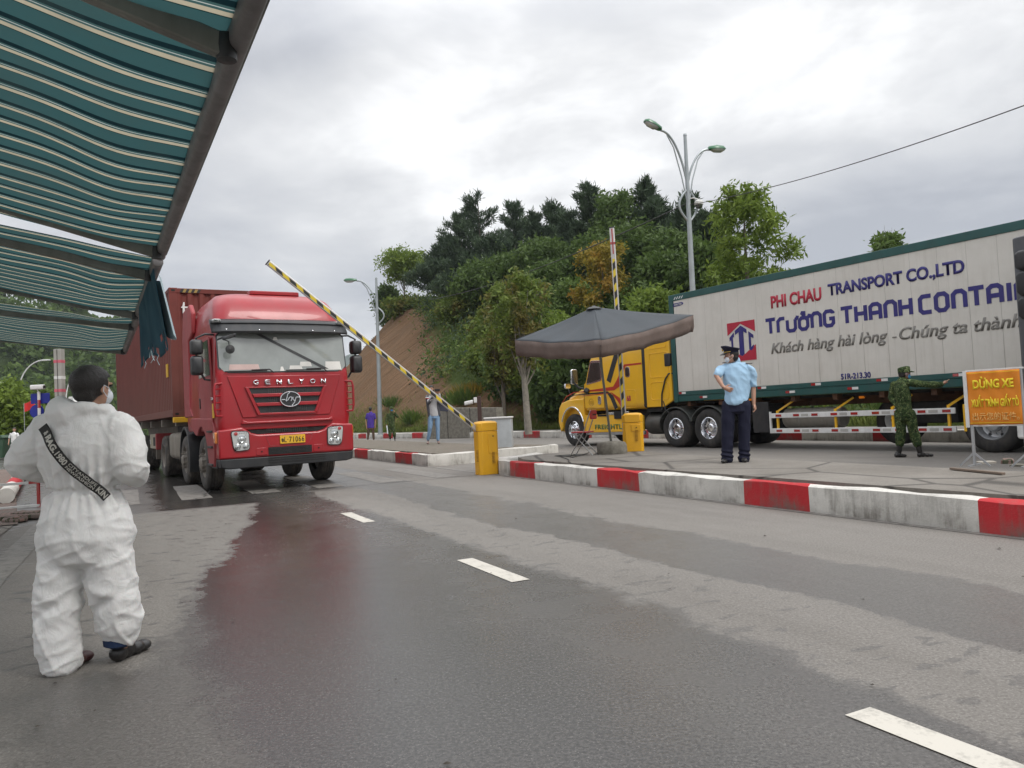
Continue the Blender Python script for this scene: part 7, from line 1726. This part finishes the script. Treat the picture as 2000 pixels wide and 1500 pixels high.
rows = [[strap_pt(Tt * i / NS, (j / NW - .5) * 2 * half, .006) for j in range(NW + 1)] for i in range(NS + 1)]
M['strap'] = pm('black_webbing', (.014, .013, .013), .7, bump=.3, bs=300)
st_ = MB().loft(rows, cap=False, closed=False).build('bag_strap', M['strap'], f.root, smooth=60, fix=False); st_.modifiers.new('t', 'SOLIDIFY').thickness = .004
M['strap_ink'] = pm('pale_lettering', (.42, .41, .37), .7)
def strap_text(s, s0, s1, o0, o1_, bold=.02):
    o = text('lettering', s, M['strap_ink'], st_, (0, 0, 0), (1, 0, 0), (0, 1, 0), s1 - s0, o1_ - o0, bold=bold, ext=0)
    for v in o.data.vertices: v.co = strap_pt(s0 + v.co.x, o0 + v.co.y, .0105)
strap_text('KIN', Tt - 24, Tt - 2, -6, 6, .03); strap_text('CITYANDLIFE', 90, Tt - 28, .8, 7, .012); strap_text('NEWFASHION', 90, Tt - 28, -7, -.8, .012)
strap_text('1980', 60, 86, -6.4, 6.4, .03); strap_text('BAG.', 22, 57, -6.4, 6.8, .05); strap_text('&', 12, 19, -5, 5, .03)

# ================================================================ trees and scrub
rs = np.random.default_rng(11)
def leafmat(name, dark, light, trans=.3, sc=.9, hue=None):
    t = NT(name); n = t.noise(sc, 4, .6); k = t.noise(7, 3, .7)
    c = t.mix(t.rng(t.math('ADD', t.math('MULTIPLY', n, .6), t.math('MULTIPLY', k, .45)), .36, .68), dark, light)
    if hue: c = t.mix(t.rng(t.noise(.7, 3, .6, off=(5, 3, 1)), .48, .62), c, hue)
    t.set(col=c, rough=.6, spec=.25); tr = t.N.new("ShaderNodeBsdfTranslucent"); t.L.new(c, tr.inputs[0]); mx = t.N.new("ShaderNodeMixShader"); mx.inputs[0].default_value = trans
    t.L.new(t.b.outputs[0], mx.inputs[1]); t.L.new(tr.outputs[0], mx.inputs[2]); t.L.new(mx.outputs[0], t.o.inputs[0]); return t.m
M['leaf_pine'] = leafmat('pine_needles', (.032, .056, .032), (.09, .13, .068), .2)
M['leaf_dark'] = leafmat('dark_leaves', (.042, .078, .02), (.12, .18, .045), .38)
M['leaf_mid'] = leafmat('mid_green_leaves', (.055, .095, .02), (.14, .21, .045), .32)
M['leaf_light'] = leafmat('fresh_green_leaves', (.085, .14, .022), (.24, .32, .055), .4)
M['leaf_yellow'] = leafmat('yellowing_leaves', (.16, .14, .02), (.34, .26, .035), .4, hue=(.32, .2, .035))
M['leaf_mixed'] = leafmat('mixed_leaves', (.06, .1, .02), (.19, .25, .045), .35, hue=(.17, .15, .04))
M['bark'] = pm('grey_bark', (.13, .11, .085), .9, var=.3, scale=6, bump=.6, bs=30); M['bark_pale'] = pm('pale_bark', (.22, .2, .165), .9, var=.3, scale=5, bump=.5, bs=30)
def quads(c, d, w_, ln, wd, droop=0.):
    """leaf quads: centres c, long direction d, side w_"""
    n = len(c); ln = np.asarray(ln).reshape(-1, 1); wd = np.asarray(wd).reshape(-1, 1)
    v = np.stack([c - d * ln * .5, c + w_ * wd * .5 + d * ln * .0, c + d * ln * .5, c - w_ * wd * .5 + d * ln * .0], 1).reshape(-1, 3)
    return v, np.arange(n * 4).reshape(-1, 4)
def unit(a): return a / np.maximum(1e-6, np.linalg.norm(a, axis=1, keepdims=True))
def broad_crown(blobs, n, size, elong=1.8, hang=.25, shell=.55, seed=1):
    r = np.random.default_rng(seed); b = np.array(blobs); wgt = b[:, 3] ** 2; idx = r.choice(len(b), n // 9, p=wgt / wgt.sum())
    dirs = unit(r.normal(size=(len(idx), 3)) + [0, 0, .25]); rad = b[idx, 3:4] * (shell + (1 - shell) * r.random((len(idx), 1)) ** .6) * (1 + .12 * r.normal(size=(len(idx), 1)))
    cc = b[idx, :3] + dirs * rad * [1, 1, .8]
    c = np.repeat(cc, 9, 0) + r.normal(size=(len(cc) * 9, 3)) * size * 1.15
    d = unit(np.repeat(dirs, 9, 0) * .7 + r.normal(size=c.shape) * .8 - [0, 0, hang]); w_ = unit(np.cross(d, r.normal(size=c.shape)))
    s = size * r.uniform(.6, 1.35, len(c)); return quads(c, d, w_, s * elong, s * .75)
def pine_crown(h, rad, n, seed, base=.12):
    r = np.random.default_rng(seed); lv = []; nb = 46
    pts = []; dr = []
    for i in range(nb):
        z = h * (base + (1 - base) * (i / nb) ** .9); rr = rad * (1 - (i / nb)) ** .6 * r.uniform(.65, 1.15) + .12; a = r.uniform(0, 6.28); m = max(3, int(rr * 5))
        for k in range(m):
            t = (k + 1) / m; pts.append([math.cos(a) * rr * t, math.sin(a) * rr * t, z + rr * .25 * t + .3 * t * t]); dr.append([math.cos(a) * .6, math.sin(a) * .6, 1.0])
    pts.append([0, 0, h]); dr.append([0, 0, 1.6])
    pts = np.array(pts); dr = unit(np.array(dr)); k = n // len(pts); c0 = np.repeat(pts, k, 0); d0 = np.repeat(dr, k, 0)
    d = unit(d0 * .9 + r.normal(size=c0.shape) * .55); ln = r.uniform(.3, .62, len(c0)); c = c0 + r.normal(size=c0.shape) * .14 + d * ln[:, None] * .4
    w_ = unit(np.cross(d, r.normal(size=c.shape))); return quads(c, d, w_, ln, np.full(len(c), .065) * r.uniform(.8, 1.8, len(c)))
def trunk_mesh(h, r0, blobs, lean=0, seed=1, fork=.45, n_l=None, wob=.12):
    r = random.Random(seed); mb = MB(); top = blobs[0][:3] if n_l == 0 else None
    P = [Vector((lean * t * h + wob * math.sin(t * 4 + seed) * t, wob * math.cos(t * 3 + seed) * t, h * t)) for t in (0, .15, .35, .55, .75, .92)]
    mb.tube(P, [r0, r0 * .86, r0 * .72, r0 * .55, r0 * .36, r0 * .15], 8)
    for b in blobs[:n_l or 14]:
        t = min(.85, max(fork, (b[2] / h) * .62 + r.uniform(-.08, .05))); i = t * 5; k = int(i); s = P[min(k, 4)].lerp(P[min(k + 1, 5)], i - k); e = Vector(b[:3]); m = s.lerp(e, .5) + Vector((r.uniform(-.2, .2), r.uniform(-.2, .2), -.12 * (e - s).length + .2))
        rr = r0 * .38 * (1 - t * .5); mb.tube([s, m, e, e + (e - m) * .45], [rr, rr * .6, rr * .35, rr * .1], 5)
        for q in range(3): a = m.lerp(e, r.uniform(.2, .9)); mb.tube([a, a + Vector((r.uniform(-1, 1), r.uniform(-1, 1), r.uniform(.1, .9))) * b[3] * .8], [rr * .28, rr * .06], 4)
    return mb
def blobset(kind, seed, W_, H_, n):
    """blobs filling a crown of width W_ between H_[0] and H_[1]"""
    r = random.Random(seed); out = []; z0, z1 = H_
    for i in range(n):
        t = (i + .5) / n; z = z0 + (z1 - z0) * t
        prof = {'round': math.sin(math.pi * min(1, t * .92 + .08)) ** .6, 'umbrella': .35 + .65 * t if t < .75 else 1 - (t - .75) * 1.6, 'loose': .55 + .45 * math.sin(math.pi * t), 'tall': .5 + .5 * math.sin(math.pi * t * .9)}[kind]
        a = i * 2.4 + r.uniform(-.4, .4); q = W_ / 2 * prof * r.uniform(.45, .82); rr = W_ * {'round': .24, 'umbrella': .13, 'loose': .15, 'tall': .23}[kind] * r.uniform(.75, 1.25)
        out.append((math.cos(a) * q, math.sin(a) * q, z, rr))
    out.append((0, 0, z1 - W_ * .1, W_ * .16)); return out
def tree(label, px, ytop, Y, wpx, kind, mat, seed, cat='tree', group=None, base=None, crown0=.3, n=7000, size=.17, elong=1.8, bark='bark', nb=12, hang=.25, lean=0., shell=.55, r0=None, name='tree'):
    g = at(px, 800, Y); zb = hillz(g.x, Y) if base is None else base; zt = at(px, ytop, Y).z; Hh = zt - zb; Wd = wpx * Y / 1500
    root = thing(name, label, cat, (g.x, Y, zb - .1), 0, group=group); Hh += .1
    if kind == 'pine':
        mb = MB().tube([(0, 0, 0), (.1, 0, Hh * .4), (.05, 0, Hh * .97)], [.16, .11, .03], 7); mb.build('trunk', M[bark], root)
        v, fc = pine_crown(Hh, Wd / 2, n, seed, .1); link('crown', raw_mesh('crown', v, fc, M[mat]), root)
    else:
        bl = blobset(kind, seed, Wd, (Hh * crown0 + Wd * .1, Hh - Wd * .12), nb)
        trunk_mesh(Hh * .96, r0 or max(.09, Hh * .016), bl, lean, seed, fork=max(.2, crown0 * .8)).build('trunk', M[bark], root, smooth=60)
        v, fc = broad_crown(bl, n, size, elong, hang, shell, seed); v = v + [0, 0, 0]; link('crown', raw_mesh('crown', v, fc, M[mat]), root)
    return root
G1 = 'dark pines crowding the hilltop'; G2 = 'broadleaf trees on the wooded slope'
pines = [(952, 385, 72, 125, 'tallest dark pine on the left end of the wooded crest'), (1020, 402, 70, 70, 'pointed dark pine just right of the tallest one'), (884, 470, 75, 85, 'lowest dark pine at the left edge of the wood, next to the airy tree'), (915, 425, 72, 100, 'bushy dark pine stepping down left of the tallest one'),
         (985, 470, 66, 130, 'broad dark pine in front of the tallest one'), (1172, 366, 60, 75, 'pine spire left of the big round tree on the crest'), (1098, 405, 66, 95, 'dark pine in the middle dip of the crest'), (1062, 425, 67, 80, 'slim pine in the dip between the two crest groups'),
         (1285, 362, 56, 62, 'thin pine spire right of the big round tree'), (1306, 402, 54, 85, 'dark pine beside the tall lamp, left side'), (1372, 392, 48, 66, 'sparse dark pine right behind the tall lamp pole'), (868, 520, 70, 100, 'dark pine hanging over the top of the bare slope'), (930, 545, 64, 130, 'wide dark pine above the grassy edge of the slope'), (1135, 425, 62, 90, 'dark pine left of the crest spire'), (1400, 430, 46, 70, 'dark pine behind the big light green tree')]
for i, (px, yt, Y, wd, lb) in enumerate(pines): tree(lb, px, yt, Y, wd * 1.25, 'pine', 'leaf_pine', 20 + i, 'pine', G1, n=12000, name='pine_tree')
bro = [(1228, 376, 57, 125, 'round', 'leaf_dark', .1, 'big round dark green tree topping the crest'), (1262, 440, 50, 140, 'round', 'leaf_dark', .05, 'dense dark tree below the big round one'), (1090, 520, 54, 130, 'round', 'leaf_dark', .05, 'dark tree in the middle of the slope above the parasol'),
       (1175, 470, 54, 120, 'round', 'leaf_dark', .05, 'dark tree just left of the yellowing one'), (1130, 555, 46, 120, 'round', 'leaf_mid', .05, 'mid green tree directly above the parasol peak'), (1310, 500, 42, 140, 'round', 'leaf_dark', .05, 'dark bushy tree between yellowing tree and tall lamp'),
       (1395, 480, 40, 110, 'round', 'leaf_dark', .05, 'dark tree behind the tall lamp above the white container'), (1040, 560, 50, 110, 'round', 'leaf_dark', .05, 'dark tree behind the street tree with the pale trunk'), (985, 600, 50, 100, 'round', 'leaf_mixed', .02, 'low mixed tree at the grassy edge of the bare slope'),
       (1290, 565, 36, 140, 'round', 'leaf_light', .02, 'bright green bushy tree beside the corner of the white container'), (1105, 620, 40, 100, 'round', 'leaf_light', .02, 'bright green bush left of the parasol peak'), (1440, 500, 38, 90, 'round', 'leaf_mid', .05, 'mid green tree half hidden by the big light green one'),
       (1010, 640, 44, 120, 'round', 'leaf_dark', .02, 'dark thicket tree left of the pale trunk'), (1100, 690, 38, 120, 'round', 'leaf_dark', .02, 'dark thicket tree under the parasol'), (968, 665, 48, 90, 'round', 'leaf_mixed', .02, 'brownish bush halfway down the edge of the slope'), (1185, 640, 36, 130, 'round', 'leaf_dark', .02, 'dark tree behind the cab of the yellow lorry'), (1250, 640, 34, 130, 'round', 'leaf_mid', .02, 'mid green tree behind the roof of the yellow lorry'),
       (1075, 470, 58, 130, 'round', 'leaf_dark', .05, 'dark broad tree in front of the dip in the crest'), (1340, 455, 46, 120, 'round', 'leaf_dark', .05, 'dark round tree just left of the tall lamp, under the pines'), (1015, 500, 60, 130, 'round', 'leaf_dark', .05, 'dark broad tree behind the street tree, below the pines'),
       (950, 520, 62, 120, 'round', 'leaf_dark', .05, 'dark broad tree under the tallest pine'), (1215, 560, 42, 130, 'round', 'leaf_mid', .05, 'mid green tree below the yellowing one'), (1060, 640, 42, 120, 'round', 'leaf_mid', .02, 'mid green thicket tree behind the left half of the parasol'), (905, 585, 62, 80, 'round', 'leaf_mixed', .02, 'mixed low tree on the top edge of the bare slope')]
for i, (px, yt, Y, wd, kd, mt, c0, lb) in enumerate(bro): tree(lb, px, yt, Y, wd, kd, mt, 60 + i, 'tree', G2, crown0=c0, n=8000, size=.2 if mt == 'leaf_dark' else .17, shell=.6, nb=15)
tree('yellowing tree behind the upright boom', 1192, 466, 42, 125, 'loose', 'leaf_yellow', 101, crown0=.2, n=6500, size=.13, nb=20, hang=.4)
tree('airy umbrella-shaped tree standing alone on the ridge above the bare slope', 800, 480, 80, 125, 'umbrella', 'leaf_light', 102, crown0=.35, n=5200, size=.2, bark='bark_pale', nb=26, shell=.4)
tree('big light green tree with open limbs above the white container', 1478, 358, 33, 185, 'loose', 'leaf_light', 103, crown0=.3, n=8500, size=.12, elong=2.6, bark='bark', nb=34, hang=.5, shell=.25, base=1.0)
tree('street tree with bare pale trunk and yellow-green crown left of the parasol', 1030, 535, 33.5, 112, 'tall', 'leaf_mixed', 104, crown0=.42, n=4200, size=.13, elong=2., bark='bark_pale', nb=16, hang=.4, base=.3, lean=-.01, r0=.17)
tree('small light-topped tree left of the street tree', 985, 560, 40, 90, 'loose', 'leaf_mixed', 105, crown0=.3, n=5000, size=.15, nb=16)
tree('distant treetop just showing over the white container', 1752, 455, 44, 95, 'umbrella', 'leaf_mid', 106, base=1., crown0=.5, n=2600, size=.2, nb=9)
tree('dark small-leaved tree on the left shoulder of the bare slope', 768, 560, 84, 60, 'loose', 'leaf_dark', 107, crown0=.05, n=4200, size=.24, nb=16)
tree('dark bush below the airy tree on the ridge', 800, 595, 79, 80, 'round', 'leaf_mixed', 108, crown0=.02, n=4200, size=.22, nb=12)
for i, (px, yt, Y, wd, mt, lb) in enumerate(((14, 748, 46, 90, 'leaf_light', 'sunlit green tree at the far left edge behind the bin'), (62, 762, 50, 95, 'leaf_mid', 'green tree around the blue boards'), (100, 775, 56, 60, 'leaf_dark', 'darker tree between the blue boards and the banded post'), (715, 700, 110, 60, 'leaf_dark', 'small dark tree past the right mirror of the red cab'))):
    tree(lb, px, yt, Y, wd, 'round', mt, 130 + i, base=0, crown0=.15, n=6000, size=.2, nb=14)
# tufts on the bare slope
def tuft(label, px, py, Y, w_, h_, mat, seed, n=260):
    g = at(px, py, Y)
    # walk out along the view ray until it meets the hill
    for k in range(400):
        g = at(px, py, 30 + k * .15)
        if hillz(g.x, g.y) > g.z: break
    r = np.random.default_rng(seed); c = r.normal(size=(n, 3)) * [w_ * .3, w_ * .3, 0]; d = unit(np.stack([c[:, 0] * 1.2 / w_ + r.normal(size=n) * .25, c[:, 1] / w_ + r.normal(size=n) * .25, np.ones(n)], 1)); ln = h_ * r.uniform(.6, 1.1, n)
    c = c + d * ln[:, None] * .5; v, fc = quads(c, d, unit(np.cross(d, r.normal(size=d.shape))), ln, np.full(n, .07)); o = link('grass_tuft', raw_mesh('grass_tuft', v, fc, M[mat])); o.location = (g.x, g.y, g.z - .05); tag(o, label, 'grass tuft'); return o
tuft('tall green grass tuft on the earth slope beside the woman', 805, 828, 40, 0.7, 1.1, 'leaf_mid', 1, 220); tuft('green grass tuft above the retaining wall', 906, 790, 40, 1.3, 1.2, 'leaf_mid', 2, 420)
tuft('small dark bush on the earth slope above the far soldier', 765, 795, 40, .9, 1.0, 'leaf_dark', 3, 200); tuft('yellowish weed clump behind the camera on its dark post', 925, 772, 40, 1.6, 1.0, 'leaf_yellow', 4, 300)
# scrub over the wooded slope, verge grass, and the far forest: masses nobody could count
def scatter(name, ab, nper, size, mats, seed, hgt=.8, el=2.):
    r = np.random.default_rng(seed); cs = []; 
    for a, b, k in ab:
        P_ = ST(a, b); z = hillh(a, b); cs.append((P_[0], P_[1], z + hgt * k * .35, hgt * k))
    cs = np.array(cs); c = np.repeat(cs[:, :3], nper, 0) + r.normal(size=(len(cs) * nper, 3)) * np.repeat(cs[:, 3:], nper, 0) * [.75, .75, .5]
    d = unit(r.normal(size=c.shape) + [0, 0, .5]); s = size * r.uniform(.6, 1.4, len(c)); v, fc = quads(c, d, unit(np.cross(d, r.normal(size=c.shape))), s * el, s * .7)
    cl = np.repeat(r.integers(0, len(mats), len(cs)), nper); return struct(link(name, raw_mesh(name, v, fc, [M[m] for m in mats], cl)), 'stuff')
ab = []
rr_ = random.Random(5)
for i in range(1300):
    a = rr_.uniform(2, 68); b = hbase(a) + rr_.uniform(1.0, 18)
    z = hillh(a, b)
    if a + rr_.uniform(-2, 2) - 2.4 * z < 42 and (z > 3.2 or a < 34): ab.append((a, b, rr_.uniform(.6, 1.5)))
scatter('hillside_scrub', ab, 60, .16, ['leaf_dark', 'leaf_dark', 'leaf_mid', 'leaf_mixed', 'leaf_pine'], 3)
ab = [(a := rr_.uniform(56, 92), hbase(a) + 11.5 + rr_.uniform(-.6, 3), rr_.uniform(.5, 1.1)) for _ in range(150)]
scatter('ridge_scrub', ab, 60, .16, ['leaf_dark', 'leaf_mixed'], 4)
t_ = NT('verge_grass'); M['grassblade'] = t_.set(col=t_.mix(t_.noise(.9, 5, .7), (.06, .1, .02), (.2, .22, .06)), rough=.8, spec=.1)
n = 30000; r = np.random.default_rng(9); a = r.uniform(4, 75, n); b = np.array([hbase(x) for x in a]) - .35 + np.abs(r.normal(size=n)) * .8
c = np.stack([U.x * a + V.x * b, U.y * a + V.y * b, np.zeros(n)], 1)
gz = np.array([hillh(x, y) if y > hbase(x) - .5 else .2 for x, y in zip(a, b)]); ln = r.uniform(.15, .42, n); c[:, 2] = gz + ln * .4
d = unit(np.stack([r.normal(size=n) * .35, r.normal(size=n) * .35, np.ones(n)], 1)); v, fc = quads(c, d, unit(np.cross(d, r.normal(size=d.shape))), ln, np.full(n, .03))
struct(link('verge_grass', raw_mesh('verge_grass', v, fc, M['grassblade'])), 'stuff')
# forest on the left mountain
hl = [o for o in bpy.data.objects if o.name.startswith('hills')]; big = [o for o in hl if abs(o.data.vertices[0].co.x) < 700][0]
co = np.empty(len(big.data.vertices) * 3, dtype=np.float32); big.data.vertices.foreach_get('co', co); co = co.reshape(-1, 3)
co = co[(co[:, 2] > 1) & (co[:, 1] < 262)]; r = np.random.default_rng(4); pk = co[r.integers(0, len(co), 1500)] + r.normal(size=(1500, 3)) * [1.6, 1.6, .2]
sz = r.uniform(1.8, 4.2, (1500, 1)); dirs = unit(r.normal(size=(1500 * 60, 3)) + [0, -.2, .5]); c = np.repeat(pk, 60, 0) + dirs * np.repeat(sz, 60, 0) * [1, 1, .8] * r.uniform(.7, 1.05, (90000, 1)) + [0, 0, 1.5]
d = unit(dirs + r.normal(size=dirs.shape)); s = r.uniform(.5, 1.3, len(c)); v, fc = quads(c, d, unit(np.cross(d, r.normal(size=d.shape))), s * 1.5, s)
struct(link('forest', raw_mesh('forest', v, fc, [M['leaf_dark'], M['leaf_mid']], np.repeat(r.integers(0, 4, 1500) == 0, 60).astype(np.int32))), 'stuff')
# ================================================================ air
hz = MB().box(-1300, 1200, -30, 2700, -3, 340).build('haze', None, smooth=0)
t_ = bpy.data.materials.new('haze'); t_.use_nodes = True; tt = t_.node_tree; tt.nodes.remove(tt.nodes['Principled BSDF']); pv = tt.nodes.new('ShaderNodeVolumePrincipled'); pv.inputs['Density'].default_value = .00025; pv.inputs['Color'].default_value = (.8, .87, .95, 1); pv.inputs['Anisotropy'].default_value = .2
tt.links.new(pv.outputs[0], tt.nodes['Material Output'].inputs['Volume']); hz.data.materials.clear(); hz.data.materials.append(t_); struct(hz, 'stuff')
